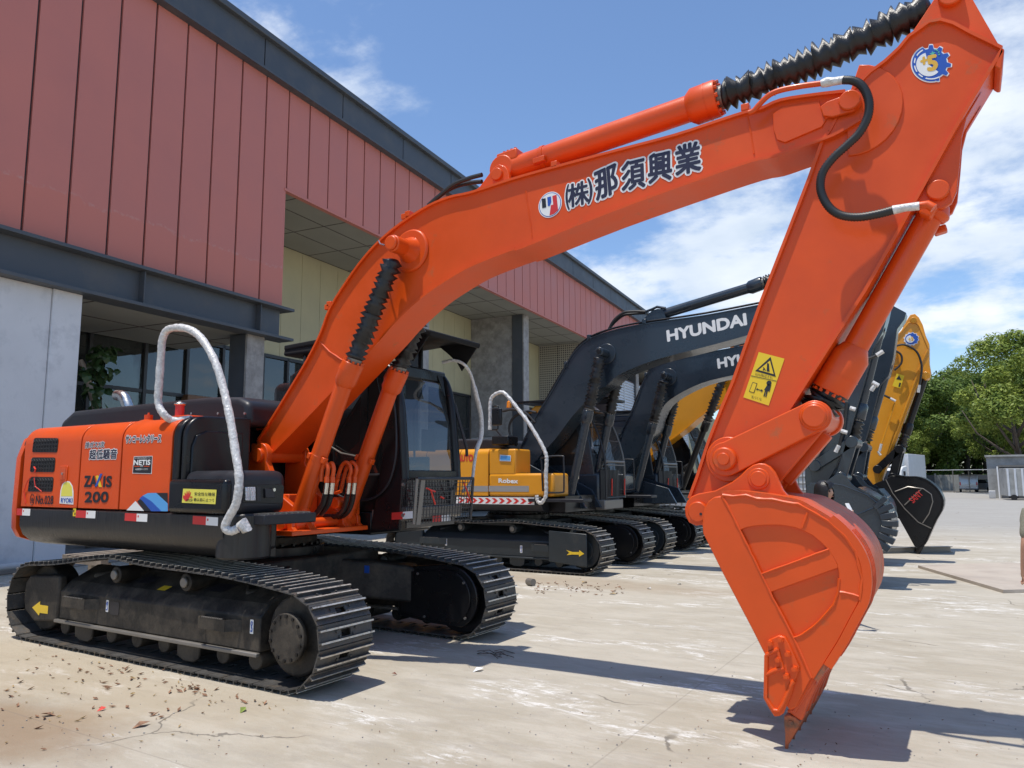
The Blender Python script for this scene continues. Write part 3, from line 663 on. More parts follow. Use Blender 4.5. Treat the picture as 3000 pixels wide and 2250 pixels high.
# steel sheet and beam on the ground
ORG[0]=Vector((0,0,0))
pl=[PG(*q) for q in((2690,1664),(2940,1738),(3200,1732),(3160,1672),(2960,1655))]
m_=MB(); m_._pr([Vector((q.x,q.y,.004)) for q in pl][::-1],[Vector((q.x,q.y,.05)) for q in pl][::-1])
tag(m_.build('steel_plate',M['rust']),'thin rusty steel sheet lying on the yard at the right','steel plate')
# ================================================================ TRACKS (shared by all machines)
PITCH=.19
def shoe_mesh(w):
    m=MB(); h=.006; L=PITCH-.006
    # plate with one slot
    m.box(-L/2,L/2,0,w/2-.055,-h,h); m.box(-L/2,L/2,w/2+.055,w,-h,h)
    m.box(-L/2,-.028,w/2-.055,w/2+.055,-h,h); m.box(.028,L/2,w/2-.055,w/2+.055,-h,h)
    for sx in(-.055,.04): m.box(sx,sx+.012,.0,w,h,.034)
    m.box(-L/2,-L/2+.02,0,w,-h,.010)
    me=bpy.data.meshes.new('track_shoe'); me.from_pydata([tuple(v) for v in m.v],[],m.f)
    me.materials.append(M['shoe'])
    # worn tips: separate thin caps
    c=MB()
    for sx in(-.055,.04): c.box(sx-.001,sx+.013,.002,w-.002,.034,.038)
    mc=bpy.data.meshes.new('grouser_tip'); mc.from_pydata([tuple(v) for v in c.v],[],c.f); mc.materials.append(M['shoeworn_lit'])
    b=MB()
    for sx in(-.012,.0): pass
    for yy in(w/2-.11,w/2-.08+.0,w/2+.11,w/2+.08):
        b.cyl((-.02 if yy in(w/2-.11,w/2+.11) else .022,yy,h),(-.02 if yy in(w/2-.11,w/2+.11) else .022,yy,h+.012),.011,6)
    mb_=bpy.data.meshes.new('shoe_bolts'); mb_.from_pydata([tuple(v) for v in b.v],[],b.f); mb_.materials.append(M['shoe'])
    return me,mc,mb_
def link_mesh(w):
    m=MB()
    for s in(-1,1):
        y=w/2+s*.085
        m.prism([(-.11,-.02),(-.105,-.085),(-.06,-.10),(.06,-.10),(.10,-.085),(.11,-.02)],y-.018,y+.018)
    m.cyl((-.085,w/2-.11,-.055),(-.085,w/2+.11,-.055),.026,8)
    me=bpy.data.meshes.new('track_link'); me.from_pydata([tuple(v) for v in m.v],[],m.f); me.materials.append(M['chain']); return me
SH=shoe_mesh(.62); LK=link_mesh(.62)
def track_path(xf,xt,bump,zr=.43):
    r=zr-.045; pts=[]
    xa,xb=xf-.04-r,xt+.04+r
    n=30
    for i in range(n): pts.append((xa+(xb-xa)*i/n,.04))
    for i in range(14): a=R(-90-180*i/14); pts.append((xb+r*math.cos(a),.04+r+r*math.sin(a)))
    zt=.04+2*r
    top=cr([(xb,zt)]+[(xb+(xa-xb)*t,zt+d) for t,d in bump]+[(xa,zt)],8)
    pts+=[(q.x,q.y) for q in top[:-1]]
    for i in range(14): a=R(90-180*i/14); pts.append((xa+r*math.cos(a),.04+r+r*math.sin(a)))
    return pts
def resample(pts,n):
    pts=[Vector(q) for q in pts]; m=len(pts); sg=[(pts[(i+1)%m]-pts[i]).length for i in range(m)]; T=sum(sg); out=[];i=0;acc=0
    for k in range(n):
        s=T*k/n
        while acc+sg[i]<s: acc+=sg[i]; i+=1
        t=(s-acc)/sg[i]; a=pts[i];b=pts[(i+1)%m]
        out.append((a.lerp(b,t)))
    return out,T
def track(root,xf,xt,y,bump,yoff=0,phase=0):
    "chain of shoes: top-left of y is the near edge"
    pts=track_path(xf,xt,bump); _,T=resample(pts,10); n=round(T/PITCH); q,T=resample(pts,n)
    for k in range(n):
        a=q[k]; b=q[(k+1)%n]; c=(a+b)/2; d=(b-a); ang=math.atan2(d.y,d.x)
        # path runs front -> tail on the ground, so outward normal is to the left of -d
        mtx=Matrix.Translation(Vector((c.x,y,c.y))-ORG[0])@Matrix(((d.normalized().x,0,-0,0),(0,1,0,0),(d.normalized().y,0,0,0),(0,0,0,1)))
        t=Vector((d.x,0,d.y)).normalized(); nn=Vector((0,1,0)).cross(t)*1.0   # outward
        nn=Vector((t.z,0,-t.x)) if True else nn
        ctr=Vector((sum(p_[0] for p_ in pts)/len(pts),0,.45))
        # outward = away from interior (path is clockwise seen from -y)
        nn=Vector((t.z,0,-t.x)); 
        if k==0: sgn=1 if nn.z<0 else -1
        nn=nn*sgn; tx=nn.cross(Vector((0,-1,0)))
        m3=Matrix(((tx.x,0,nn.x),(tx.y,1,nn.y),(tx.z,0,nn.z)))
        if m3.determinant()<0: m3=Matrix(((-tx.x,0,nn.x),(-tx.y,1,nn.y),(-tx.z,0,nn.z)))
        s=bpy.data.objects.new('track_shoe',SH[0]); COL.objects.link(s); s.parent=root; s.matrix_local=Matrix.Translation(Vector((c.x,y+random.uniform(-.004,.004),c.y))-ORG[0])@m3.to_4x4()
        g=bpy.data.objects.new('grouser_tip',SH[1]); COL.objects.link(g); g.parent=s
        bb=bpy.data.objects.new('shoe_bolts',SH[2]); COL.objects.link(bb); bb.parent=s; bb['kind']='stuff'; g['kind']='stuff'
        l=bpy.data.objects.new('track_link',LK); COL.objects.link(l); l.parent=root; l.matrix_local=s.matrix_local.copy()
def undercarriage(root,xf,xt,y0,y1,fm,bump,arrow='left',near_detail=True,w=.62,chassis=True):
    "y0 near edge of near track, y1 near edge of far track; xf front (boom side), xt tail"
    track(root,xf,xt,y0,bump); track(root,xf,xt,y1,bump)
    xc=(xf+xt)/2
    for yi,(ya,near) in enumerate(((y0,True),(y1,False))):
        yo,yn=ya+.10,ya+w-.08     # outer, inner face of the frame
        # side frame: upright outer web, sloping top
        prof=[(yo,.27),(yo,.56),(yo+.10,.66),(yn-.06,.80),(yn,.80),(yn,.27)]
        MB().prismx(prof,xt+.95,xf-.85).build('side_frame',fm,root,bevel=.012,ang=12)
        MB().box(xt+.93,xf-.84,yo-.045,yo+.0,.235,.27).build('rock_guard',M['bgrey'] if near_detail else fm,root,bevel=.008)
        # idler end with fork, sprocket end with final drive
        MB().cyl((xt+.46,ya+.2,.44),(xt+.46,ya+w-.2,.44),.355,28).build('idler',fm,root,bevel=.02)
        MB().prism([(xt+.28,.30),(xt+.24,.42),(xt+.25,.60),(xt+.34,.69),(xt+.95,.72),(xt+.95,.24),(xt+.48,.2)],yo-.02,ya+.17).build('idler_fork',fm,root,bevel=.025,seg=3)
        if near:
            MB().cyl((xf-.46,ya+.14,.44),(xf-.46,ya+w-.1,.44),.335,36).build('drive_hub',fm,root,bevel=.03,seg=3)
            if not near_detail: continue_hub=False
            h=MB().cyl((xf-.46,ya+(.03 if near_detail else .12),.44),(xf-.46,ya+(.08 if near_detail else .15),.44),.205,32).build('hub_cover',fm,root,bevel=.012)
            for k in range(14):
                a=2*math.pi*k/14+.2; c=Vector((xf-.46+math.cos(a)*.178,ya+(.018 if near_detail else .13),.44+math.sin(a)*.178))
                MB().cyl(c,c+Vector((0,.015,0)),.015,8).build('hub_bolt',M['black'],h)
            tm=MB(); nt_=21; pr=[]
            for k in range(nt_):
                for da,rr in((-.35,.33),(-.14,.375),(.14,.375),(.35,.33)): a=2*math.pi*(k+da)/nt_; pr.append((xf-.46+math.cos(a)*rr,.44+math.sin(a)*rr))
            tm.prism(pr,ya+.26,ya+.34).build('sprocket',M['chain'],root)
        else:
            MB().cyl((xf-.46,ya+.12,.44),(xf-.46,ya+w-.12,.44),.375,36).build('sprocket_fill_drum',M['black'],root)  # solid black drum, added so the gap inside the shoes stays dark
            MB().prism([(xf-1.25,.20),(xf-1.25,.74),(xf-.55,.80)]+[(xf-.52+.36*math.cos(R(a)),.45+.34*math.sin(R(a))) for a in range(80,-75,-12)]+[(xf-.75,.15)],ya-.0,ya+.05).build('motor_cover',M['black'],root,bevel=.012)
            MB().prism([(xf-1.18,.24),(xf-1.18,.69),(xf-.6,.74)]+[(xf-.55+.31*math.cos(R(a)),.45+.29*math.sin(R(a))) for a in range(80,-75,-12)]+[(xf-.75,.19)],ya-.02,ya-.001).build('motor_cover_lid',M['black'],root,bevel=.006)
            for bx,bz in((xf-.95,.68),(xf-.32,.62),(xf-.3,.25),(xf-.85,.22),(xf-1.12,.66)): MB().cyl((bx,ya-.035,bz),(bx,ya-.018,bz),.014,8).build('cover_bolt',M['bgrey'],root)
        # rollers
        for k in range(8):
            x=xt+1.0+(xf-xt-1.95)*k/7
            MB().cyl((x,ya+.14,.19),(x,ya+w-.14,.19),.085,16).build('track_roller',fm,root,bevel=.01)
            if near and k in(1,5): MB().prism([(x-.17,.27),(x-.16,.12),(x-.06,.085),(x+.08,.085),(x+.15,.12),(x+.17,.27)],ya+.10,ya+.13).build('roller_guard',fm,root,bevel=.01)
        for x in(xt+1.88,xf-1.95) if near else (xc-.6,xc+.9):
            MB().cyl((x,ya+.14,.78),(x,ya+w-.16,.78),.085,18).build('carrier_roller',fm,root,bevel=.01)
            MB().cyl((x,ya+.11,.78),(x,ya+.14,.78),.05,12).build('roller_cap',M['bgrey'],root,bevel=.01)
    # car body and swing ring
    if chassis:
        ym=(y0+y1+w)/2
        MB().prism([(xc-.85,.45),(xc-.85,.92),(xc+.85,.92),(xc+.85,.45)],y0+w-.1,y1+.1).build('car_body',fm,root,bevel=.03)
        for sx in(-1,1):
            for ya,yb in((y0+w-.10,ym-.3),(y1+.10,ym+.3)):
                A=Vector((xc+sx*.45,yb,.70)); B=Vector((xc+sx*1.25,ya,.56))
                MB().obox((A+B)/2,((B-A).length+.25,.42,.40),B-A,(0,0,1)).build('cross_leg',fm,root,bevel=.03)
        MB().cyl((xc,ym,.90),(xc,ym,1.02),.66,48).build('swing_bearing',M['black'],root,bevel=.015)
        MB().cyl((xc,ym,1.02),(xc,ym,1.12),.58,48).build('swing_ring',fm,root,bevel=.01)
        for k in range(30):
            a=2*math.pi*k/30; MB().box(xc+.62*math.cos(a)-.015,xc+.62*math.cos(a)+.015,ym+.62*math.sin(a)-.015,ym+.62*math.sin(a)+.015,1.02,1.045).build('ring_bolt',M['black'],root)

# ================================================================ ORANGE EXCAVATOR
ex=thing('excavator','large orange excavator in front, its whole bucket and arm near the camera','excavator',(-7,5.8,0))
XF,XT,Y0,Y1=-4.46,-9.42,4.45,6.85
undercarriage(ex,XF,XT,Y0,Y1,M['frame'],[(.13,.035),(.30,.125),(.38,.15),(.52,.11),(.75,.085),(.88,.05)])
YF=Y0+.10
def sticker(mb_or_pts,Y,mname,parent,name='sticker',lift=.002,th=.001):
    m=MB(); m.prism(mb_or_pts,Y-lift-th,Y-lift); return m.build(name,M[mname],parent)
def zz(l,x0,y0,s): return [(x0+a*s,y0+b*s) for a,b in l]
sA=700/2212
# arrow and hook stickers, steps, openings on the near frame
sticker(PP(zz([(300,725),(375,668),(372,700),(448,712),(443,785),(370,775),(362,800)],0,1550,sA),YF-.02),YF-.02,'arrow',ex,'arrow_sticker')
def hook(x,y,h,Y,par):
    (xa,za),(xb,zb)=p(x,y,Y),p(x,y+h,Y); H=za-zb; W=H*.36
    s=sticker(rrect(xa-W/2,xa+W/2,zb,za,W*.15),Y,'white',par,'hook_sticker')
    m=MB(); yy=Y-.005
    ring=[(xa+W*.22*math.cos(R(a)),yy,za-H*.28+H*.14*math.sin(R(a))) for a in range(0,361,30)]
    m.tube(ring,H*.03,5); m.tube([(xa,yy,za-H*.42),(xa,yy,za-H*.55),(xa+W*.2,yy,za-H*.68),(xa+W*.12,yy,za-H*.84),(xa-W*.12,yy,za-H*.86),(xa-W*.22,yy,za-H*.76)],H*.035,5)
    m.build('hook_mark',M['bluep'],s)
hook(316,1758,35,YF,ex); hook(739,1815,42,YF,ex)
def step_bracket(x0,x1,y0,h,Y,mt,par):
    (xa,z0),(xb,z1)=p(x0,y0,Y-.07),p(x1,y0,Y-.07); z1=z0-h; zb=z0-.0
    m=MB(); pl_=[(xa,Y),(xa,Y-.07),(xa+.05,Y-.09),(xb-.10,Y-.09),(xb,Y)]
    for i in range(len(pl_)-1):
        A,B=Vector((*pl_[i],0)),Vector((*pl_[i+1],0)); c=(A+B)/2; c.z=z0-h/2; m.obox(c,((B-A).length+.01,.012,h),B-A,(0,0,1))
    o=m.build('step',mt,par); 
    t_=MB()
    for k in range(12): t_.box(xa+.07+k*(xb-xa-.2)/12,xa+.07+k*(xb-xa-.2)/12+.015,Y-.098,Y-.084,z0,z0+.009)
    t_.build('step_teeth',M['bgrey'],o)
step_bracket(184,272,1746,.10,YF,M['frame'],ex); step_bracket(583,688,1804,.10,YF,M['frame'],ex)
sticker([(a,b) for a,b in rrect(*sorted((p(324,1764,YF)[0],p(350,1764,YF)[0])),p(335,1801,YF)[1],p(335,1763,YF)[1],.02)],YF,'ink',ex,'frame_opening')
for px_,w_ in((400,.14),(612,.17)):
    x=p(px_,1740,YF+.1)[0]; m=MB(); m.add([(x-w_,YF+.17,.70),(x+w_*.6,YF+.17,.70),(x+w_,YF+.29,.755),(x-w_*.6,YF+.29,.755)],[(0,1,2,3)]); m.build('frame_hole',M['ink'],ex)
x=p(470,1750,YF+.1)[0]; MB().add([(x-.07,YF+.10,.667),(x+.06,YF+.10,.667),(x+.08,YF+.17,.700),(x-.05,YF+.17,.700)],[(0,1,2,3)]).build('caution_sticker',M['arrow'],ex)
# blue sticker on the far leg
bs=P(1080,1667,6.35); MB().box(bs.x-.035,bs.x+.035,6.32,6.322,bs.z-.04,bs.z+.04).build('blue_sticker',M['bluep'],ex)

YN=4.45; YFAR=7.15
up_=ex
# deck and skirt
zs=1.435
def xat(px,py,Y): return p(px,py,Y)[0]
xCW,xA,xB,xC=xat(62,1400,YN),xat(232,1400,YN),xat(352,1400,YN),xat(500,1400,YN)
xT=xat(715,1400,YN)
XTK=xat(548,1300,YN); XTB=xat(690,1450,YN)
MB().box(xCW-.02,XTK,YN+.25,YFAR-.1,1.12,zs).build('deck',M['black'],ex,bevel=.02)
sk=[(YN+.03,zs),(YN-.01,zs-.015),(YN-.01,1.24),(YN+.03,1.14),(YN+.12,1.06),(YN+.28,1.02),(YN+.6,1.01),(YN+.6,zs)]
xS=xat(655,1560,YN)
skirt=MB().prismx(sk,xat(60,1520,YN),xS).build('skirt',M['skirt'],ex,bevel=.006)
# front end of skirt curls inwards
MB().cyl((xS-.02,YN+.24,1.03),(xS-.02,YN+.24,zs),.24,24).build('skirt_corner',M['skirt'],ex,bevel=.02)
MB().box(XTK-.2,XTB,YN+.22,PX(842,1450,XTB).y-.1,1.10,zs).build('deck_front',M['black'],ex,bevel=.03,seg=3)
# reflectors red/white
def reflector(x0,y0,x1,y1,h,Y,par,nrm=None):
    A,B=P(x0,y0,Y),P(x1,y1,Y); m1=A.lerp(B,.53); hz=Vector((0,0,h))
    yy=Vector((0,-.003,0))
    o=MB().add([A+yy,m1+yy,m1+yy-hz,A+yy-hz],[(0,3,2,1)]).build('reflector',M['redp'],par)
    MB().add([m1+yy,B+yy,B+yy-hz,m1+yy-hz],[(0,3,2,1)]).build('reflector_white',M['white'],o)
    c=m1.lerp(B,.15)+yy*1.3-hz*.35; s_=h*.13; MB().add([c+Vector((-s_,0,-s_)),c+Vector((s_,0,-s_)),c+Vector((s_,0,s_)),c+Vector((-s_,0,s_))],[(0,1,2,3)]).build('reflector_mark',M['redp'],o)
for a in((41,1489,90,1491),(223,1495,281,1497),(367,1503,433,1506),(566,1511,640,1516)): reflector(*a,.075,YN-.01,skirt)
c=P(218,1501,YN-.013); q=MB().add([c+Vector((-.028,0,-.04)),c+Vector((.028,0,-.04)),c+Vector((.028,0,.04)),c+Vector((-.028,0,.04))],[(0,1,2,3)]).build('checker_sticker',M['yelp'],skirt)
for i,j in((-.5,.5),(.5,-.5)): MB().add([c+Vector((i*.025-.009,-.001,j*.03-.012)),c+Vector((i*.025+.009,-.001,j*.03-.012)),c+Vector((i*.025+.009,-.001,j*.03+.012)),c+Vector((i*.025-.009,-.001,j*.03+.012))],[(0,1,2,3)]).build('checker_square',M['ink'],q)
# counterweight: rounded tail block
zt0=P(75,1262,YN).z
cwp=[(YN-.01,1.20),(YN-.02,1.42),(YN-.01,zt0-.30),(YN+.06,zt0-.08),(YN+.22,zt0),(YN+.8,zt0+.02),(YFAR-.2,zt0),(YFAR,zt0-.2),(YFAR,1.15),(YFAR-.2,1.05),(YN+.2,1.05),(YN+.05,1.10)]
m=MB(); N_=10
for k in range(N_+1):
    t=k/N_; a=math.pi/2*t; X=xCW-.02-(math.sin(a))*.22; sh=(1-math.cos(a))*.20
    ym_=(YN+YFAR)/2; zm=1.65
    vs=[(X-.12*math.sin(math.pi*(y-YN)/(YFAR-YN))*1.2, ym_+(y-ym_)*(1-sh*.35) , zm+(z-zm)*(1-sh*(.55 if z>zm else .12))) for y,z in cwp]
    b=len(m.v); m.v+=[Vector(v) for v in vs]; n=len(cwp)
    if k:
        for i in range(n): m.f.append((b-n+i,b-n+(i+1)%n,b+(i+1)%n,b+i))
    if k==N_: m.f.append(tuple(b+i for i in range(n)))
    if k==0: m.f.append(tuple(reversed(range(n))))
m.build('counterweight',M['orange'],ex,bevel=.01,ang=50)
h0_=P(400,1245,4.95).z-.03
# engine doors: a folded profile swept along x
zt=P(300,1243,YN).z+.03
def door_prof(z0,z1,dy=0): 
    pr=[(YN+dy,z0),(YN+dy,z1-.20)]
    for k in range(1,7): a=R(15*k); pr.append((YN+dy+.20-.20*math.cos(a),z1-.20+.20*math.sin(a)))
    return pr+[(YN+.75,z1+.015),(YN+.75,z0)]
doors=[]
for a,b_ in((xCW+.035,xA-.012),(xA+.012,xB-.012),(xB+.012,xC-.01)):
    doors.append(MB().prismx(door_prof(zs+.012,zt),a,b_).build('engine_door',M['orange'],ex,bevel=.006,ang=50))
MB().prismx(door_prof(zs+.02,zt-.03,.03),xCW-.05,xC).build('door_seam',M['ink'],ex,ang=50)
MB().box(-6.80,-6.72,YN+.7,7.0,zs,h0_).build('bay_dark_plate',M['black'],ex)  # black plate stands in for the darkness of the open bay
MB().prismx([(YN+.6,zs),(YN+.6,zt+.01),(YFAR-.15,zt+.01),(YFAR,zt-.15),(YFAR,zs)],xCW,-6.80).build('engine_housing',M['orange'],ex,bevel=.02)
# louvre openings
s1=.27125
for i,(a,b_,c_,d_) in enumerate(((360,490,635,645),(335,700,603,858),(313,910,583,1070))):
    cx=[(a+12,b_),(c_,b_+2),(c_-14,d_+3),(a-12,d_)]
    q=[Vector(p(x_*s1,1150+y_*s1,YN)) for x_,y_ in cx]
    # rounded corners
    o=[]
    for k in range(4):
        pr_,cu_,nx_=q[k-1],q[k],q[(k+1)%4]; r_=.035
        A=cu_+(pr_-cu_).normalized()*r_; B=cu_+(nx_-cu_).normalized()*r_
        for t in(0,.33,.66,1): o.append(tuple(A.lerp(cu_,t).lerp(cu_.lerp(B,t),t)))
    g=sticker(o,YN,'honey',doors[0],'vent',.001,.003)
    x0_,x1_=min(v[0] for v in o),max(v[0] for v in o); z0_,z1_=min(v[1] for v in o),max(v[1] for v in o)
    mm=MB(); nn=9
    for k in range(nn):
        xx=x0_+.03+(x1_-x0_-.06)*k/(nn-1)
        pth=[(xx+(.014 if j%2 else -.014),YN-.007,z0_+.02+(z1_-z0_-.04)*j/6) for j in range(7)]
        mm.tube(pth,.0035,4)
    mm.build('vent_mesh',M['dgrey'],g)
# latch
lx,lz=p(188,1388,YN); la=MB().box(lx-.07,lx+.07,YN-.012,YN-.001,lz-.085,lz+.085).build('latch',M['orange'],doors[0],bevel=.008)
MB().box(lx-.045,lx+.045,YN-.016,YN-.012,lz-.06,lz+.06).build('latch_plate',M['orange_worn'],la,bevel=.003); MB().cyl((lx,YN-.025,lz),(lx,YN-.015,lz),.014,10).build('lock',M['chrome'],la)
# red seal strip hanging over vents
MB().tube([P(100,1400,YN-.02),P(103,1425,YN-.02),P(112,1432,YN-.02),P(122,1440,YN-.02)],.005,5).build('red_tie',M['redtag'],doors[0])
MB().tube([P(93,1395,YN-.015),P(80,1410,YN-.02),P(70,1440,YN-.01),P(75,1475,YN-.01)],.005,5).build('red_tie',M['redtag'],doors[0])
MB().tube([P(100,1368,YN-.02),P(104,1375,YN-.03),P(101,1384,YN-.02)],.009,6).build('red_tie',M['redtag'],doors[0])
# lettering on the doors
def tpx(body,x0,y0,x1,y1,h,col,par,off=0,white=0,Y=YN,slant=0,lift=.002):
    A,B=P(x0,y0,Y),P(x1,y1,Y); (xa,za),(xb,zb)=p(x0,y0,Y),p(x0,y0-h,Y); H=zb-za
    if white: 
        text(body,A,B,H,'white',par,off+white*.8,'lettering_outline',lift=lift,slant=slant)
    return text(body,A,B,H,col,par,off,'lettering',lift=lift+.0015,slant=slant)
def q1(x,y): return (x*s1,1150+y*s1)
tpx('排ガス3次',*q1(922,600),*q1(1128,592),17,'inknavy',doors[1],.02,.10,slant=.1)
tpx('超低騒音',*q1(966,722),*q1(1262,715),28,'inknavy',doors[1],.03,.09)
tpx('ZA',*q1(912,1015),*q1(1042,1016),30,'ink',doors[1],.05)
tpx('IS',*q1(1118,1018),*q1(1204,1018),30,'ink',doors[1],.05)
for pts,c_ in(([(1035,900),(1065,895),(1104,1020),(1072,1020)],'yelp'),([(1085,878),(1112,876),(1052,1014),(1030,1014)],'bluep')):
    sticker([p(*q1(*v),YN) for v in pts],YN,c_,doors[1],'letter_x',.003 if c_=='yelp' else .0045)
tpx('200',*q1(918,1184),*q1(1168,1184),29,'ink',doors[1],.05)
tpx('サンコーレンタリース',*q1(1360,545),*q1(1738,536),22,'inknavy',doors[2],.03,.09,slant=.12)
tpx('免',*q1(332,1192),*q1(366,1192),16,'ink',doors[0],.02)
c_=p(*q1(349,1155),YN); MB().tube([(c_[0]+.043*math.cos(R(a)),YN-.002,c_[1]+.062*math.sin(R(a))) for a in range(0,361,20)],.003,4).build('number_ring',M['ink'],doors[0])
tpx('No.028',*q1(386,1204),*q1(574,1206),24,'ink',doors[0],.02)
# rounded dealer sticker with its wording only
pts=[(645,1198),(655,1060),(675,990),(715,955),(755,960),(785,1005),(797,1070),(795,1210)]
sticker([p(*q1(*v),YN) for v in pts],YN,'white',doors[0],'dealer_sticker',.002)
pts=[(662,1120),(668,1050),(690,985),(720,965),(752,972),(780,1020),(786,1120)]
sticker([p(*q1(*v),YN) for v in pts],YN,'ylwsticker',doors[0],'dealer_sticker_field',.0035)
tpx('RYOKI',*q1(662,1188),*q1(785,1190),13,'bluep',doors[0],.03,lift=.004)
# NETIS plate
pts=[(1448,690),(1650,684),(1640,880),(1432,874)]
o=sticker([p(*q1(*v),YN) for v in pts],YN,'white',doors[2],'info_sticker',.0015)
pts=[(1453,695),(1645,690),(1635,873),(1438,867)]
sticker([p(*q1(*v),YN) for v in pts],YN,'ink',o,'info_sticker_field',.003)
tpx('NETIS',*q1(1452,782),*q1(1628,780),14,'white',o,.05,lift=.005)
tpx('国土交通省新技術情報提供システム',*q1(1460,716),*q1(1632,713),4,'white',o,.0,lift=.005)
tpx('登録',*q1(1520,802),*q1(1550,802),5,'white',o,.0,lift=.005)
tpx('AI自動制御バックホウ',*q1(1466,840),*q1(1602,838),6,'white',o,.0,lift=.005)
for a,b_ in((1452,1514),(1558,1620)): sticker([p(*q1(a,793),YN),p(*q1(b_,793),YN),p(*q1(b_,801),YN),p(*q1(a,801),YN)],YN,'orange',o,'bar',.005)
# blue / white / black sweep decal at the foot of the third door
def sweep(pts,c,l): sticker([p(*q1(*v),YN) for v in pts],YN,c,doors[2],'sweep_decal',l)
sweep([(1690,1084),(1812,1084),(1816,1285),(1560,1280),(1485,1175),(1545,1120),(1600,1090)],'ink',.0015)
sweep([(1545,1115),(1600,1086),(1690,1084),(1816,1200),(1816,1282),(1748,1282),(1640,1175)],'lbluep',.003)
sweep([(1545,1115),(1640,1175),(1748,1282),(1640,1282),(1540,1165),(1512,1145)],'bluep',.0045)
sweep([(1372,1272),(1470,1172),(1562,1278)],'white',.006)
# fuel tank and tool boxes, black
xK=xat(735,1400,YN)
MB().prismx(door_prof(zs,zt+.005),xC+.005,xC+.10).build('tank_rib',M['black'],ex,bevel=.02,ang=50)
MB().prismx(door_prof(zs,zt-.005,.03),xC+.10,xC+.14).build('tank_rib',M['black'],ex,bevel=.02,ang=50)
MB().prismx(door_prof(zs,zt+.005),xC+.14,xC+.20).build('tank_rib',M['black'],ex,bevel=.02,ang=50)
zk=P(715,1250,YN+.05).z
MB().prismx([(YN+.06,zs),(YN+.06,zk-.16),(YN+.10,zk-.05),(YN+.22,zk),(PX(715,1250,XTK).y,zk),(PX(715,1250,XTK).y,zs)],xC+.19,XTK).build('fuel_tank',M['black'],ex,bevel=.07,seg=4,ang=50)
zb1=P(560,1372,YN).z; zb2=P(540,1404,YN).z
YTB=PX(842,1450,XTB).y
MB().box(XTK-.05,XTB,YN+.0,YTB,zs-.02,PX(760,1378,XTB).z).build('tool_box',M['dgrey'],ex,bevel=.09,seg=4)
MB().box(xat(498,1440,YN-.03),xat(668,1440,YN-.03),YN-.06,YN+.3,zs+.0,zb2).build('tool_box_lid',M['black'],ex,bevel=.045,seg=4)
def fq(px_,py_,dx=0): v=PX(px_,py_,XTB); v.x+=dx; return v
def fpanel(pts,th,name,mt,lift=.0):
    q=[fq(a,b) for a,b in pts]; m=MB(); m._pr([Vector((XTB+lift,v.y,v.z)) for v in q],[Vector((XTB+lift+th,v.y,v.z)) for v in q]); return m.build(name,M[mt],ex,bevel=.004)
def k2(x,y): return (450+x*.27125,1150+y*.27125)
fpanel([k2(*v) for v in((965,1000),(1385,990),(1405,1015),(1395,1180),(1360,1200),(960,1190))],.006,'lamp_recess','black')
fpanel([k2(*v) for v in((978,1022),(1018,1020),(1020,1168),(982,1165))],.02,'headlight','lamp',.006); fpanel([k2(*v) for v in((1024,1020),(1080,1020),(1084,1165),(1028,1168))],.02,'headlight','lamp',.006)
fpanel([k2(*v) for v in((1105,1020),(1148,1020),(1150,1172),(1110,1172))],.004,'lamp_slot','ink',.006)
fpanel([k2(*v) for v in((1190,1040),(1290,1040),(1290,1135),(1192,1138))],.02,'box_handle','ink',.006)
c=fq(*k2(1278,1050)); MB().cyl(c+Vector((.02,0,0)),c+Vector((.035,0,0)),.016,10).build('lock',M['chrome'],ex)
# STOP sticker
s2=.27125
def q2(x,y): return (450+x*s2,1150+y*s2)
yl=YN-.06
ss=sticker([p(*q2(*v),yl) for v in((322,1038),(683,1050),(670,1206),(308,1190))],yl,'ylwsticker',ex,'stop_sticker',.002)
tpx('安全性な确保',*q2(445,1112),*q2(668,1118),10,'ink',ss,.01,Y=yl,lift=.004)
tpx('确认前に止つて',*q2(438,1174),*q2(660,1182),10,'ink',ss,.01,Y=yl,lift=.004)
tpx('STOP',*q2(360,1174),*q2(428,1178),6,'ink',ss,.03,Y=yl,lift=.0055)
tpx('停',*q2(398,1142),*q2(424,1143),6,'redp',ss,.02,Y=yl,lift=.004)
hand=[(350,1175),(322,1140),(322,1112),(334,1108),(345,1118),(338,1085),(345,1080),(358,1105),(362,1068),(370,1065),(375,1100),(385,1060),(393,1062),(388,1105),(402,1075),(408,1080),(398,1120),(378,1160)]
sticker([p(*q2(*v),yl) for v in hand],yl,'redp',ss,'hand_mark',.004)
# walk-on step plate
A=PX(735,1508,XTB+.02); B=PX(888,1500,XTB+.02)
MB().box(XTB-.02,XTB+.20,A.y,B.y,A.z-.09,A.z).build('step_plate',M['dgrey'],ex,bevel=.01)
for k in range(8): MB().box(XTB+.0,XTB+.19,A.y+.04+k*(B.y-A.y-.06)/8,A.y+.06+k*(B.y-A.y-.06)/8,A.z,A.z+.012).build('step_tooth',M['bgrey'],ex)
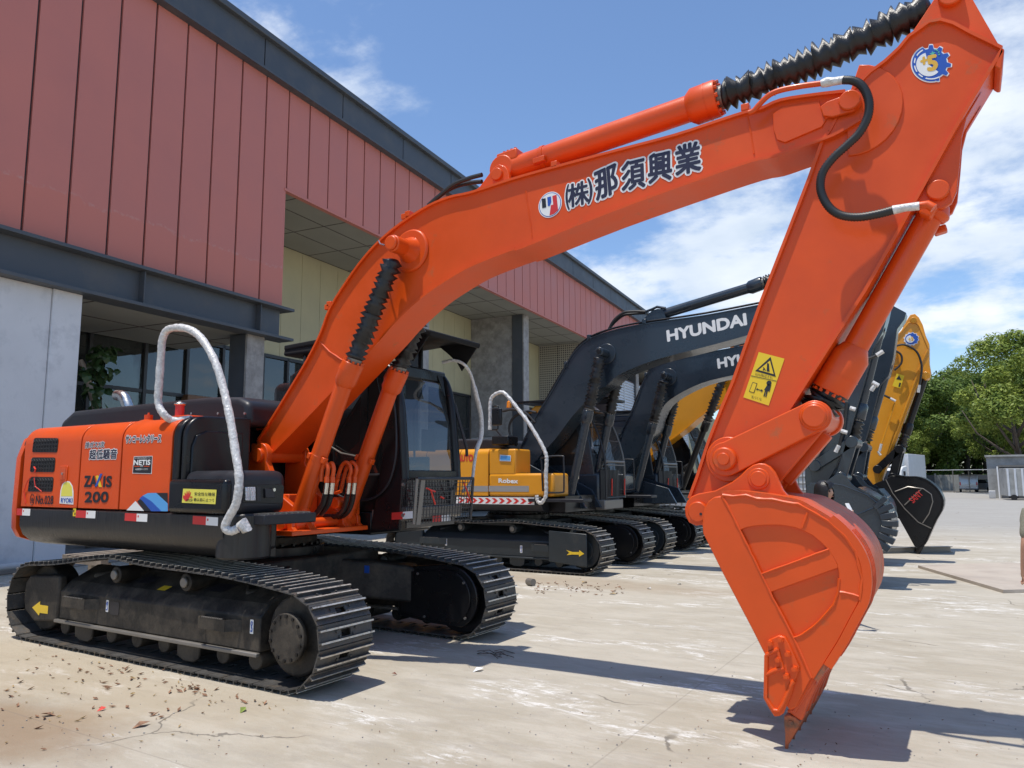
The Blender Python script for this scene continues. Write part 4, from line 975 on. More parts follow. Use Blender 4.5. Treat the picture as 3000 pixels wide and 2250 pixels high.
# hood over the engine
hz=P(400,1195,5.6).z; h0=P(400,1245,4.95).z-.05
hx0,hx1=xat(182,1230,5.3),xat(785,1230,5.5)
MB().prism([(hx0,h0),(hx0+.06,hz-.14),(hx0+.32,hz-.02),(hx1-.7,hz+.0),(hx1-.2,hz-.03),(hx1-.02,hz-.10),(hx1,h0)],5.25,6.5).build('engine_hood',M['dgrey'],ex,bevel=.07,seg=4)
for px_ in(562,640,718): c=P(px_,1210,5.25); MB().cyl((c.x,5.24,c.z-.005),(c.x,5.26,c.z-.005),.014,8).build('hood_bolt',M['chrome'],ex)
MB().box(-6.9,-6.66,5.2,7.0,zs,h0-.02).build('bay_dark_block',M['black'],ex,bevel=.02)  # solid black block painting the dark opening behind the tank
MB().box(xat(690,1300,5.6),xat(775,1300,5.6),5.6,6.1,h0-.02,h0+.0).build('bay_rim',M['orange'],ex)
# exhaust
MB().tube(cr([P(378,1205,5.5),P(374,1188,5.5),P(362,1162,5.5),P(343,1158,5.5)],5),.068,16).build('exhaust_pipe',M['chrome'],ex)
# filler cap and dome
a_=P(525,1235,4.85)
MB().cyl(a_,a_+Vector((0,0,.18)),.045,18).build('filler_neck',M['redp'],ex); MB().cyl(a_+Vector((0,0,.17)),a_+Vector((0,0,.195)),.058,20).build('filler_cap',M['chrome'],ex,bevel=.008); MB().cyl(a_+Vector((0,0,.195)),a_+Vector((0,0,.212)),.02,10).build('cap_nut',M['chrome'],ex)
a_=P(434,1245,4.75)
MB().tube([a_,a_+Vector((0,0,.012)),a_+Vector((0,0,.03)),a_+Vector((0,0,.05)),a_+Vector((0,0,.055)),a_+Vector((0,0,.105)),a_+Vector((0,0,.108)),a_+Vector((0,0,.13))],[.17,.165,.11,.06,.042,.042,.012,.010],20).build('vent_dome',M['orange'],ex)
MB().box(a_.x+.35,a_.x+.80,a_.y-.1,a_.y+.2,zt+.0,zt+.03).build('top_plate',M['orange'],ex,bevel=.01)
# wrapped handrail
hr=cr([P(560,1228,4.62),P(510,1232,4.55),P(482,1216,4.47),P(464,1180,4.45),P(467,1110,4.44),P(472,1040,4.43),P(476,995,4.42),P(492,966,4.42),P(530,960,4.42),P(568,972,4.42),P(600,1005,4.42),P(632,1065,4.42),P(655,1140,4.42),P(675,1230,4.40),P(690,1325,4.38),P(700,1390,4.36),P(699,1435,4.36),P(690,1480,4.36),P(668,1520,4.36),P(660,1545,4.36),P(676,1556,4.38),P(698,1548,4.42)],9)
rr=random.Random(5); MB().tube(hr,[.036*(1+rr.uniform(-.06,.08)) for _ in hr],12).build('handrail',M['silver'],ex,label='handrail wrapped in silver film')
c=P(700,1540,4.38); MB().tube([c,c+Vector((.05,0,.02)),c+Vector((.07,.02,-.03)),c+Vector((.03,.02,-.05))],[.03,.055,.05,.02],9).build('wrap_end',M['silver'],ex)

# ---- main frame at the boom foot
YB0,YB1=5.50,5.90
fo=p(738,1333,5.3)
for yy in(5.40,5.93):
    MB().prism([(fo[0]-.22,zs-.1),(fo[0]-.20,fo[1]-.05),(fo[0]-.12,fo[1]+.08)]+[(fo[0]+.12*math.cos(R(a)),fo[1]+.13*math.sin(R(a))) for a in range(120,-31,-15)]+[(fo[0]+.30,fo[1]-.40),(fo[0]+.62,zs-.02),(fo[0]+.80,1.22),(fo[0]-.2,1.22)],yy,yy+.07).build('boom_bracket',M['orange'],ex,bevel=.008)
MB().cyl((fo[0],5.36,fo[1]),(fo[0],6.05,fo[1]),.075,24).build('foot_pin',M['orange'],ex,bevel=.008)
MB().box(fo[0]-.2,-5.58,5.12,6.18,1.20,1.245).build('base_plate',M['orange'],ex,bevel=.006)
MB().box(fo[0]-.15,fo[0]+.35,5.5,5.9,1.25,zs+.15).build('frame_box',M['orange'],ex,bevel=.01)
MB().box(-6.6,-5.70,6.13,6.17,1.20,1.52).build('cab_mount_wall',M['orange'],ex)

# ================= BOOM
top=[(756,1290),(800,1222),(850,1140),(900,1056),(939,978),(967,904),(1018,822),(1065,758),(1112,707),(1174,656),(1253,606),(1316,580),(1380,566),(1500,527),(1621,493),(1800,445),(1975,399),(2100,358),(2178,333),(2232,319),(2286,296),(2380,281),(2475,270)]
bot=[(789,1329),(850,1268),(910,1206),(965,1148),(1012,1098),(1055,1052),(1112,990),(1151,945),(1194,902),(1253,852),(1331,801),(1390,770),(1500,727),(1529,721),(1771,622),(2042,522),(2198,468),(2262,454),(2330,430),(2402,405),(2450,385),(2517,345)]
T_=[Vector(v) for v in PP(top,YB0)]; B_=[Vector(v) for v in PP(bot,YB0)]
T2=[tuple(v) for v in cr(T_,3)]; B2=[tuple(v) for v in cr(B_,3)]
tip=p(2491,299,YB0)
web=T2+[(tip[0]+.105*math.cos(R(a)),tip[1]+.105*math.sin(R(a))) for a in range(70,-60,-18)]+B2[::-1]
boom=MB().prism(web,YB0+.03,YB1-.03).build('boom',M['orange'],ex,ang=30)
MB().ribbon(T2,YB0,YB1,.022).build('top_flange',M['orange'],boom,ang=50)
MB().ribbon(B2[::-1],YB0,YB1,.022).build('bottom_flange',M['orange'],boom,ang=50)
# foot sleeve with web stiffener and weld beads
fo2=p(738,1333,YB0)
MB().prism([(fo2[0]-.12,fo2[1]-.06)]+[(fo2[0]+.125*math.cos(R(a)),fo2[1]+.125*math.sin(R(a))) for a in range(200,60,-15)]+[T2[0],B2[0],(fo2[0]+.1,fo2[1]-.08)],YB0+.0,YB1).build('boom_foot',M['orange'],boom,bevel=.01)
def weld(pts,Y,r,par,name='weld_bead',mt='orange'):
    q=[P(a,b,Y) for a,b in pts]; o=[]
    rw=random.Random(len(pts)*7+int(pts[0][0]))
    for a,b in zip(q,q[1:]):
        n=max(2,int((b-a).length/.035))
        for k in range(n): o.append(a.lerp(b,k/n)+Vector((rw.uniform(-1,1),0,rw.uniform(-1,1)))*r*.12)
    o.append(q[-1]); return MB().tube(o,[r*rw.uniform(.8,1.2) for _ in o],6).build(name,M[mt],par)
weld([(936,1000),(965,1030),(1004,1056)],YB0+.028,.010,boom); weld([(756,1290),(772,1310),(789,1329)],YB0+.02,.014,boom)
weld([(1541,558),(1548,612),(1556,660),(1559,695)],YB0+.03,.007,boom); weld([(2190,342),(2200,390),(2209,450)],YB0+.03,.007,boom)
# stiffening plates near the tip
MB().prism(PP([(2265,335),(2290,315),(2400,297),(2407,325),(2420,352),(2408,372),(2300,418),(2276,410),(2266,380)],YB0+.02),YB0+.012,YB0+.03).build('doubler_plate',M['orange'],boom,bevel=.004)
MB().prism(PP([(2404,315),(2425,300),(2470,284),(2490,276),(2512,288),(2516,312),(2500,328),(2440,345),(2412,342)],YB0+.0),YB0-.02,YB0+.012).build('boss_plate',M['orange'],boom,bevel=.006)
tp=P(2491,299,YB0)
MB().cyl((tp.x,YB0-.045,tp.z),(tp.x,YB1+.045,tp.z),.072,28).build('arm_pin',M['orange'],boom,bevel=.008)
# pipe clamps and small studs on the flange
for x_,y_ in((1185,640),(1196,632),(960,905),(966,896),(1625,488),(2184,322)):
    c=P(x_,y_,YB0+.02); MB().box(c.x-.03,c.x+.03,YB0+.0,YB0+.07,c.z-.01,c.z+.045).build('clamp',M['orange'],boom,bevel=.006)
# boom cylinder boss
bc=P(1200,733,YB0)
MB().cyl((bc.x,YB0+.025,bc.z),(bc.x,YB0-.0,bc.z),.215,40,.20).build('boss_ring',M['orange'],boom,bevel=.008)
MB().tube([(bc.x,YB0,bc.z),(bc.x,YB0-.06,bc.z),(bc.x,YB0-.11,bc.z)],[.13,.10,.085],28).build('boss_cone',M['orange'],boom)
bpn=P(1163,728,5.04)
bpx=Vector((bc.x,0,bc.z))
MB().cyl((bc.x,5.24,bc.z),(bc.x,5.47,bc.z),.082,28).build('cylinder_boss',M['orange'],boom,bevel=.01)
MB().cyl((bc.x,5.21,bc.z),(bc.x,5.24,bc.z),.070,28).build('pin_cap',M['orange'],boom,bevel=.012)
MB().cyl((bc.x,YB1,bc.z),(bc.x,6.16,bc.z),.082,20).build('cylinder_boss',M['orange'],boom,bevel=.01)
MB().tube([P(1110,705,YB0-.03),P(1114,715,YB0-.1),P(1128,719,5.3)],.008,6).build('grease_line',M['chrome'],boom)
# arm cylinder foot bracket
for yy in(5.56,5.80):
    MB().prism(PP([(1380,566),(1405,547),(1432,510),(1447,490),(1462,481),(1478,486),(1488,500),(1492,527)],yy)+[p(1500,528,yy),p(1440,550,yy)],yy,yy+.045).build('cylinder_bracket',M['orange'],boom,bevel=.006)
acf=P(1458,512,5.56); MB().cyl((acf.x,5.53,acf.z),(acf.x,5.88,acf.z),.058,20).build('bracket_pin',M['orange'],boom,bevel=.006)
# company lettering
s4=420/1742
def q4(x,y): return (1380+x*s4,450+y*s4)
s5=420/2212
def q5(x,y): return (1780+x*s5,400+y*s5)
def kan(ch,x0,y0,x1,y1,h,Y=YB0+.03,wht=.06,off=.028):
    A,B=P(x0,y0,Y),P(x1,y1,Y); u=(B-A).normalized(); up=Vector((0,1,0)).cross(u)*-1
    up=Vector((-u.z,0,u.x)); up=up if up.z>0 else -up
    up=(up*.35+Vector((0,0,1))*.65).normalized()
    H=h/CAM_F*(A.length)*1.0
    text(ch,A,B,H,'white',boom,off+wht*.9,'lettering_outline',up=up,lift=.002)
    text(ch,A,B,H,'inknavy',boom,off,'lettering',up=up,lift=.0045)
kan('株',*q4(1190,660),*q4(1432,600),60)
kan('(',*q4(1160,690),*q4(1198,680),66,wht=.05,off=.02); kan(')',*q4(1425,612),*q4(1478,600),66,wht=.05,off=.02)
kan('那',*q4(1530,575),*q5(165,850),74)
kan('須',*q5(230,850),*q5(580,770),74)
kan('興',*q5(640,730),*q5(990,660),74)
kan('業',*q5(1060,610),*q5(1440,520),74)
cc_=P(*q4(962,622),YB0+.03); r1=(P(*q4(1105,590),YB0+.03)-P(*q4(820,650),YB0+.03)).length/2
def disc(c,r,Y,col,par,name,n=36,lift=.002): return sticker([(c.x+r*math.cos(R(a*360/n)),c.z+r*math.sin(R(a*360/n))) for a in range(n)],Y,col,par,name,lift)
lg=disc(cc_,r1,YB0+.03,'white',boom,'company_logo'); disc(cc_,r1*.93,YB0+.03,'bluep',lg,'logo_ring',lift=.003); disc(cc_,r1*.88,YB0+.03,'white',lg,'logo_field',lift=.004)
sticker([p(*q4(*v),YB0+.03) for v in((862,552),(910,545),(918,655),(870,668))],YB0+.03,'ink',lg,'logo_bar',.006)
sticker([p(*q4(*v),YB0+.03) for v in((930,535),(975,522),(980,590),(960,640),(938,640))],YB0+.03,'bluep',lg,'logo_bar',.006)
sticker([p(*q4(*v),YB0+.03) for v in((992,518),(1042,503),(1062,690),(1010,735),(958,755),(975,630),(1003,622))],YB0+.03,'redp',lg,'logo_bar',.006)

# ================= hydraulic cylinders
def cylinder(foot,gl0,gl1,end,rt_,rg,rb,nrib,Yoff,name,par,mt='orange',seed=1,sag=0.0,pipe=True,rodmat='rubber',bolts=True):
    foot,gl0,gl1,end=[Vector(v) for v in(foot,gl0,gl1,end)]
    d=(gl1-foot).normalized()
    o=MB().cyl(foot-d*.02,gl0,rt_,28).build(name,M[mt],par,bevel=.006)
    MB().tube([gl0-d*.05,gl0,gl1-d*.015,gl1],[rt_*1.02,rg,rg,rg*.97],28).build('gland',M[mt],o,bevel=.004)
    MB().cyl(gl0.lerp(gl1,.55),gl0.lerp(gl1,.58),rg*1.02,28).build('gland_groove',M[mt],o)
    if bolts:
        u=d.orthogonal().normalized(); v=d.cross(u)
        for k in range(12):
            a=2*math.pi*k/12; c=gl1+(u*math.cos(a)+v*math.sin(a))*rg*.84; MB().cyl(c,c+d*.022,rg*.11,6).build('gland_bolt',M[mt],o)
    MB().cyl(gl1,gl1+d*.05,rb*.70,20).build('hose_clip',M['bgrey'],o)
    m=MB(); boot(m,gl1+d*.03,end,rb,rb*.62,nrib,18,sag,seed); m.build('rod_boot',M[rodmat],o,ang=180)
    e=MB().cyl(foot+Vector((0,-rt_*1.0,0)),foot+Vector((0,rt_*1.0,0)),rt_*1.15,24).build('foot_eye',M[mt],o,bevel=.01)
    return o
# near and far boom cylinders
YC1=5.36; cf=P(868,1535,YC1); cg0=P(1012,1118,YC1); cg1=P(1036,1062,YC1); ce=P(1152,762,YC1)
c1=cylinder(cf,cg0,cg1,ce,.080,.108,.104,17,0,'boom_cylinder',ex,seed=2)
cf2=P(1012,1530,6.30); ax=(cg1-cf); 
c2=cylinder(cf+Vector((0,.68,0)),cg0+Vector((0,.68,0)),cg1+Vector((0,.68,0)),ce+Vector((0,.68,0)),.080,.108,.104,17,0,'boom_cylinder',ex,seed=5)
for cyl_,dy in((c1,0),(c2,.68)):
    dv=Vector((0,dy,0)); cl=cf.lerp(cg0,.47)+dv; d=(cg1-cf).normalized()
    MB().cyl(cl-d*.03,cl+d*.03,.082,24).build('pipe_clamp',M['orange'],cyl_,bevel=.004)
    MB().obox(cl+Vector((-.10,-.02,.02)),(.06,.04,.06),d,(0,1,0)).build('clamp_ear',M['orange'],cyl_,bevel=.006); MB().obox(cl+Vector((.10,-.03,-.03)),(.06,.04,.06),d,(0,1,0)).build('clamp_ear',M['orange'],cyl_,bevel=.006)
    # side pipe
    off=Vector((-.095,-.0,.03)); MB().tube([cf+dv+d*.1+off,cg0+dv+off,cg0+dv+off*1.3+d*.1,cg1+dv+off*1.25,cg1+dv+off*.9+d*.01],.018,8).build('oil_pipe',M['orange'],cyl_)
# cylinder foot bearings and pin
for yy in(5.20,5.46,5.90,6.12): MB().prism([(cf.x-.16,1.2),(cf.x-.14,cf.z)]+[(cf.x+.11*math.cos(R(a)),cf.z+.11*math.sin(R(a))) for a in range(170,-11,-20)]+[(cf.x+.2,1.2)],yy,yy+.05).build('cylinder_lug',M['orange'],ex,bevel=.008)
MB().cyl((cf.x,5.16,cf.z),(cf.x,6.2,cf.z),.05,18).build('lug_pin',M['orange'],ex,bevel=.006)
# hoses: four loops
s3=600/2212
def q3(x,y): return (800+x*s3,1150+y*s3)
def hoseset(pts_top,ys,k):
    for j,Yh in enumerate(ys):
        dxp=j*62
        pipe=cr([P(*q3(x+dxp,y),Yh) for x,y in pts_top],5); MB().tube(pipe,.021,10).build('hose_pipe',M['orange'],ex)
        x,y=pts_top[-1]
        MB().cyl(P(*q3(x+dxp,y),Yh),P(*q3(x+dxp,y+65),Yh),.026,10).build('hose_nut',M['orange'],ex)
        MB().cyl(P(*q3(x+dxp,y+65),Yh),P(*q3(x+dxp-15,y+185),Yh),.024,10).build('hose_fitting',M['chrome'],ex)
        q=[(x+dxp-15,y+185),(x+dxp-30,y+270),(x+dxp-70,y+370),(x+dxp-150,y+430),(x+dxp-260,y+425)] if k else [(x+dxp-15,y+185),(x+dxp-40,y+280),(x+dxp-80,y+350),(x+dxp-120,y+400)]
        MB().tube(cr([P(*q3(a,b),Yh+.03*i) for i,(a,b) in enumerate(q)],5),.027,10).build('hydraulic_hose',M['hose'],ex)
hoseset([(520,960),(530,840),(555,775),(580,770),(592,830),(580,910)],(5.35,5.40),0)
hoseset([(670,1060),(705,900),(745,790),(790,755),(830,790),(838,850),(820,910)],(5.75,5.8),1)
MB().tube(cr([P(*q3(*v),5.7) for v in((705,930),(655,1040),(672,1080),(735,1065))],4),.02,8).build('hose_pipe',M['orange'],ex)
c=P(*q3(700,1190),5.8); MB().cyl(c+Vector((0,-.05,0)),c+Vector((0,.05,0)),.06,12).build('pivot_boss',M['orange'],ex,bevel=.01)

# ================= ARM
YA0,YA1=5.52,5.88
front=[(2433,385),(2415,407),(2375,520),(2314,678),(2235,880),(2151,1118),(2116,1200),(2080,1292),(2045,1400),(2022,1462)]
rear=[(2931,142),(2800,360),(2673,590),(2600,722),(2528,850),(2414,1028),(2314,1185),(2265,1258),(2210,1345),(2120,1500)]
fr=PP(front,YA0); re=PP(rear,YA0)
crest=PP([(2433,385),(2478,300),(2503,262),(2550,213),(2595,180),(2637,141),(2664,108),(2700,82),(2722,66),(2755,60),(2790,70),(2845,100),(2900,126),(2931,142)],YA0)
crest=[tuple(v) for v in crest]
tipc=p(2047,1500,YA0)
armp=[tuple(v) for v in crest]+re[1:]+[(tipc[0]+.10*math.cos(R(a)),tipc[1]+.10*math.sin(R(a))) for a in(-40,-80,-120,-160)]+fr[::-1][:-1]
arm=MB().prism(armp,YA0+.03,YA1-.03).build('arm',M['orange'],ex,ang=30)
MB().ribbon(re[:-1][::-1],YA0-.0,YA1,-.022).build('rear_flange',M['orange'],arm,ang=50)
MB().ribbon(fr,YA0,YA1,-.022).build('front_flange',M['orange'],arm,ang=50)
MB().ribbon(crest,YA0+.0,YA1,.020).build('crest_flange',M['orange'],arm,ang=50)
# cylinder ears above the crest
ear=PP([(2664,108),(2700,55),(2736,0),(2752,-40),(2780,-62),(2812,-55),(2835,-25),(2850,0),(2890,70),(2928,136),(2900,128),(2845,102),(2790,72),(2755,62),(2722,68),(2700,84)],YA0+.06)
for yy in(YA0+.05,YA1-.10): MB().prism(ear,yy,yy+.05).build('cylinder_ear',M['orange'],arm,bevel=.006)
ap=P(2785,-8,YA0+.05); MB().cyl((ap.x,YA0+.0,ap.z),(ap.x,YA1,ap.z),.075,26).build('ear_pin',M['orange'],arm,bevel=.008)
# back-corner stub
MB().prism(PP([(2931,140),(2943,144),(2936,204),(2925,204),(2912,196)],YA0+.01),YA0+.0,YA1).build('corner_stub',M['orange'],arm,bevel=.01)
# bucket cylinder bracket at the rear
br=PP([(2878,265),(2832,345),(2818,400),(2812,475),(2803,560),(2788,594),(2764,610),(2738,612),(2690,600),(2668,600),(2740,470)],YA0+.05)
for yy in(YA0+.05,YA1-.09): MB().prism(br,yy,yy+.04).build('bucket_cylinder_bracket',M['orange'],arm,bevel=.005)
bp_=P(2748,560,YA0+.05); MB().cyl((bp_.x,YA0+.01,bp_.z),(bp_.x,YA1-.0,bp_.z),.068,26).build('bracket_pin',M['orange'],arm,bevel=.008)
# pivot reinforcement disc
pv=P(2500,320,YA0); MB().prism([(pv.x+.31*math.cos(R(a)),pv.z+.33*math.sin(R(a))) for a in range(-100,91,12)]+[(pv.x-.05,pv.z+.05)],YA0+.014,YA0+.03).build('pivot_plate',M['orange'],arm,bevel=.006)
# warning sticker
s6=600/1659
def q6(x,y): return (1700+x*s6,750+y*s6)
wst=sticker([p(*q6(*v),YA0+.03) for v in((1447,778),(1655,832),(1527,1212),(1322,1145))],YA0+.03,'yelp',arm,'warning_sticker',.002)
def wpoly(v,c='ink',l=.004,n='warning_mark'): return sticker([p(*q6(*a),YA0+.03) for a in v],YA0+.03,c,wst,n,l)
wpoly([(1543,818),(1585,980),(1418,932)],'ink',.0035); wpoly([(1538,848),(1568,958),(1446,924)],'yelp',.005)
wpoly([(1515,868),(1530,872),(1535,940),(1512,935)],'ink',.0065); wpoly([(1480,900),(1492,905),(1508,932),(1495,925)],'ink',.0065); wpoly([(1478,925),(1488,910),(1492,930)],'ink',.0065)
wpoly([(1385,968),(1592,1012),(1591,1016),(1384,972)])
wpoly([(1397,1022),(1436,1032),(1410,1112),(1368,1098)],'ink',.0035); wpoly([(1400,1028),(1430,1036),(1406,1106),(1374,1095)],'yelp',.005)
wpoly([(1425,1078),(1440,1070),(1438,1078),(1468,1086),(1470,1078),(1482,1095),(1462,1102),(1465,1092),(1436,1084),(1434,1092)])
wpoly([(1520,1038),(1548,1046),(1535,1100),(1520,1096),(1508,1145),(1500,1143),(1508,1098),(1505,1097),(1494,1140),(1484,1137),(1498,1088),(1490,1085)])
disc(P(*q6(1530,1030),YA0+.03),.018,YA0+.03,'ink',wst,'warning_mark',14,.004)
def t6(b,x0,y0,x1,y1,h): text(b,P(*q6(x0,y0),YA0+.03),P(*q6(x1,y1),YA0+.03),h,'ink',wst,0,'lettering',lift=.0045)
t6('はね飛ばされ',1420,968,1560,1002,.022); t6('近づくな',1388,1152,1470,1174,.022)
# gear shaped +5 logo
s7=450/1659
def q7(x,y): return (2550+x*s7,y*s7)
gc=P(*q7(640,685),YA0+.03)
def gearpts(ro,ri,grow=0):
    ctr=Vector(q7(655,690)); o=[]
    e1=Vector((230,-30)); 
    for k in range(72):
        a=k*5; th=R(a)
        r=1.0
        # teeth on the right-hand half only
        teeth=[(-62,14),(-30,14),(0,14),(32,14),(64,14),(90,13)]
        aa=(a+180)%360-180
        tooth=any(abs(aa-c)<w_/1.8 for c,w_ in((-35,14),(-5,14),(28,14),(60,14),(90,14),(-66,10)))
        rr_=(215 if tooth else 172) if -72<aa<112 else 205
        rr_+=grow
        x=655+rr_*math.cos(th)*1.0; y=690-rr_*math.sin(th)*.93
        o.append(p(*q7(x,y),YA0+.03))
    return o
gl=sticker(gearpts(0,0,14),YA0+.03,'white',arm,'gear_logo',.002); sticker(gearpts(0,0,0),YA0+.03,'bluep',gl,'gear_field',.0035)
sticker([p(*q7(630+135*math.cos(R(a)),700-128*math.sin(R(a))),YA0+.03) for a in list(range(105,331,12))]+[p(*q7(630,700),YA0+.03)],YA0+.03,'white',gl,'gear_sector',.005)
text('5',P(*q7(628,770),YA0+.03),P(*q7(722,752),YA0+.03),(p(*q7(640,612),YA0)[1]-p(*q7(640,770),YA0)[1]),'goldp',gl,.05,'lettering',lift=.007,slant=.0)
text('+',P(*q7(552,705),YA0+.03),P(*q7(612,690),YA0+.03),.05,'goldp',gl,.05,'lettering',lift=.007)
for x,y,r in((672,585,.020),(722,548,.008),(738,568,.008),(742,592,.008),(700,542,.007)):
    c=P(*q7(x,y),YA0+.03); sticker([(c.x+(r if k%2==0 else r*.45)*math.cos(R(90+36*k)),c.z+(r if k%2==0 else r*.45)*math.sin(R(90+36*k))) for k in range(10)],YA0+.03,'grnp',gl,'star',.006)
for a0,a1 in((118,150),(158,180),(188,212),(222,240),(250,300)):
    sticker([p(*q7(655+rr_*math.cos(R(a)),690-rr_*.93*math.sin(R(a))),YA0+.03) for rr_,rg_ in((186,range(a0,a1+1,6)),(172,range(a1,a0-1,-6))) for a in rg_],YA0+.03,'white',gl,'logo_band',.005)

# arm cylinder along the boom top
YC=5.70
f0=P(1458,512,YC); g0=P(2035,313,YC); g1=P(2105,287,YC); e0=P(2715,25,YC)
ac=cylinder(f0+(g0-f0).normalized()*.10,g0,g1,e0,.108,.148,.128,25,0,'arm_cylinder',ex,seed=9,sag=.03)
MB().obox(f0+(g0-f0).normalized()*.16+Vector((0,-.02,.10)),(.22,.16,.10),g0-f0,(0,0,1)).build('port_block',M['orange'],ac,bevel=.015)
for k in range(4): c=f0+(g0-f0).normalized()*(.10+.04*k)+Vector((0,-.04,.16)); MB().cyl(c,c+Vector((0,0,.02)),.014,6).build('port_bolt',M['orange'],ac)
cm=f0.lerp(g0,.27); d=(g0-f0).normalized(); MB().cyl(cm-d*.02,cm+d*.02,.116,26).build('pipe_clamp',M['orange'],ac,bevel=.004); MB().obox(cm+Vector((0,-.11,-.06)),(.12,.05,.05),d,(0,0,1)).build('clamp_ear',M['orange'],ac,bevel=.006)
# bucket cylinder
bf=P(2752,585,YC); bg0=P(2487,1052,YC); bg1=P(2432,1148,YC); be=P(2400,1195,YC)
d=(bg0-bf).normalized()
bcyl=MB().cyl(bf+d*.1,bg0,.084,30).build('bucket_cylinder',M['orange'],ex,bevel=.006)
MB().tube([bg0-d*.10,bg0-d*.02,bg1-d*.01,bg1],[.086,.130,.130,.125],30).build('gland',M['orange'],bcyl,bevel=.004)
MB().cyl(bg0.lerp(bg1,.5),bg0.lerp(bg1,.53),.133,30).build('gland_ring',M['orange'],bcyl)
u=d.orthogonal().normalized(); v=d.cross(u)
for k in range(14): a=2*math.pi*k/14; c=bg1+(u*math.cos(a)+v*math.sin(a))*.108; MB().cyl(c,c+d*.025,.014,6).build('gland_bolt',M['orange'],bcyl)
m=MB(); boot(m,bg1,be+d*.03,.14,.09,6,20,0,4); m.build('rod_boot',M['rubber'],bcyl,ang=180)
MB().tube([bf+d*.02,bf+d*.1,bf+d*.14],[.08,.12,.10],24).build('cylinder_head',M['orange'],bcyl,bevel=.01)
c=P(2720,618,YA0+.02); MB().obox(c,(.09,.10,.08),d,(0,0,1)).build('port_block',M['orange'],bcyl,bevel=.012)
c=P(2755,675,YA1-.05); MB().obox(c,(.08,.08,.05),(1,0,.2),(0,0,1)).build('clamp_ear',M['orange'],bcyl,bevel=.01)
# arm hose
s8=1500/2212
def q8(x,y): return (1500+x*s8,y*s8)
MB().tube(cr([P(*q8(*v),5.40) for v in((1022,488),(1045,478),(1068,452),(1110,412),(1160,390),(1250,372),(1340,360))],5),.020,10).build('boom_pipe',M['orange'],ex)
MB().tube([P(*q8(*v),5.38) for v in((1335,362),(1360,355),(1390,352),(1435,345))],[.026,.034,.028,.028],10).build('hose_fitting',M['silver'],ex)
hp_=cr([P(*q8(*v),5.36) for v in((1430,346),(1470,348),(1505,365),(1530,400),(1543,450),(1535,510),(1500,575),(1450,625),(1390,680),(1345,740),(1332,800),(1345,855),(1380,905),(1430,932),(1500,938),(1580,925),(1650,907))],12)
MB().tube(hp_,[.031 if k%2 else .026 for k in range(len(hp_))],10).build('hydraulic_hose',M['hose'],ex,ang=180)
MB().tube([P(*q8(*v),5.36) for v in((1645,908),(1700,897),(1760,890))],[.030,.026,.028],10).build('hose_fitting',M['silver'],ex)
MB().tube([P(*q8(*v),5.40) for v in((1755,890),(1795,884),(1822,900))],[.026,.028,.03],10).build('boom_pipe',M['orange'],ex)
# hoses on the boom's back near the bend
for k,(dy) in enumerate((0,.09)): MB().tube(cr([P(1255,602,5.6+dy),P(1290,572,5.6+dy),P(1330,540+k*8,5.6+dy),P(1375,522+k*14,5.6+dy),P(1412,512+k*20,5.6+dy)],5),.022,8).build('hydraulic_hose',M['hose'],ex)

# ================= LINKAGE
L1=P(2124,1345,5.42); L2=P(2385,1219,5.42)
def dog(a,b,ra,rb,y,th,name,par,w=.9):
    "flat two-eyed link in the xz plane"
    A=Vector((a.x,a.z));B=Vector((b.x,b.z)); ang=math.degrees(math.atan2((B-A).y,(B-A).x)); o=[]
    o+=[(A.x+ra*math.cos(R(t)),A.y+ra*math.sin(R(t))) for t in range(int(ang)+70,int(ang)+291,15)]
    o+=[(B.x+rb*math.cos(R(t)),B.y+rb*math.sin(R(t))) for t in range(int(ang)-110,int(ang)+111,15)]
    return MB().prism(o,y,y+th).build(name,M['orange'],par,bevel=.008)
l1=dog(L1,L2,.125,.110,5.43,.07,'side_link',ex); dog(L1,L2,.135,.115,5.90,.07,'side_link',ex)
MB().cyl((L1.x,5.38,L1.z),(L1.x,6.02,L1.z),.085,28).build('link_pin',M['orange'],ex,bevel=.012)
MB().cyl((L1.x,5.365,L1.z),(L1.x,5.38,L1.z),.045,20).build('pin_boss',M['orange'],ex,bevel=.006)
MB().cyl((L1.x,5.50,L1.z),(L1.x,5.53,L1.z),.165,32).build('arm_collar',M['orange'],ex,bevel=.008)
weld([(2124-44+44*(1-math.cos(R(a))),1345-44*math.sin(R(a))) for a in range(-30,120,15)],5.50,.012,ex)
MB().cyl((L2.x,5.41,L2.z),(L2.x,5.99,L2.z),.098,30).build('link_pin',M['orange'],ex,bevel=.012)
MB().cyl((L2.x,5.395,L2.z),(L2.x,5.42,L2.z),.082,28).build('pin_boss',M['orange'],ex,bevel=.012)
BP=P(2226,1403,5.40)
for yy in(5.52,5.83):
    MB().prism([(L2.x-.10,L2.z+.05),(L2.x+.09,L2.z-.03),(BP.x+.11,BP.z-.02),(BP.x+.05,BP.z-.10),(BP.x-.07,BP.z-.07),(BP.x-.06,BP.z+.10)],yy,yy+.05).build('bucket_link',M['orange'],ex,bevel=.006)
d_=(Vector((BP.x,0,BP.z))-Vector((L2.x,0,L2.z)))
MB().obox(Vector((L2.x,5.69,L2.z))+d_*.5,(d_.length*.8,.28,.09),d_,(0,1,0)).build('bucket_link_web',M['orange'],ex,bevel=.01)
MB().cyl((BP.x,5.36,BP.z),(BP.x,6.03,BP.z),.075,26).build('bucket_pin',M['orange'],ex,bevel=.006)
MB().cyl((BP.x,5.35,BP.z),(BP.x,5.37,BP.z),.055,24).build('pin_boss',M['orange'],ex,bevel=.006)

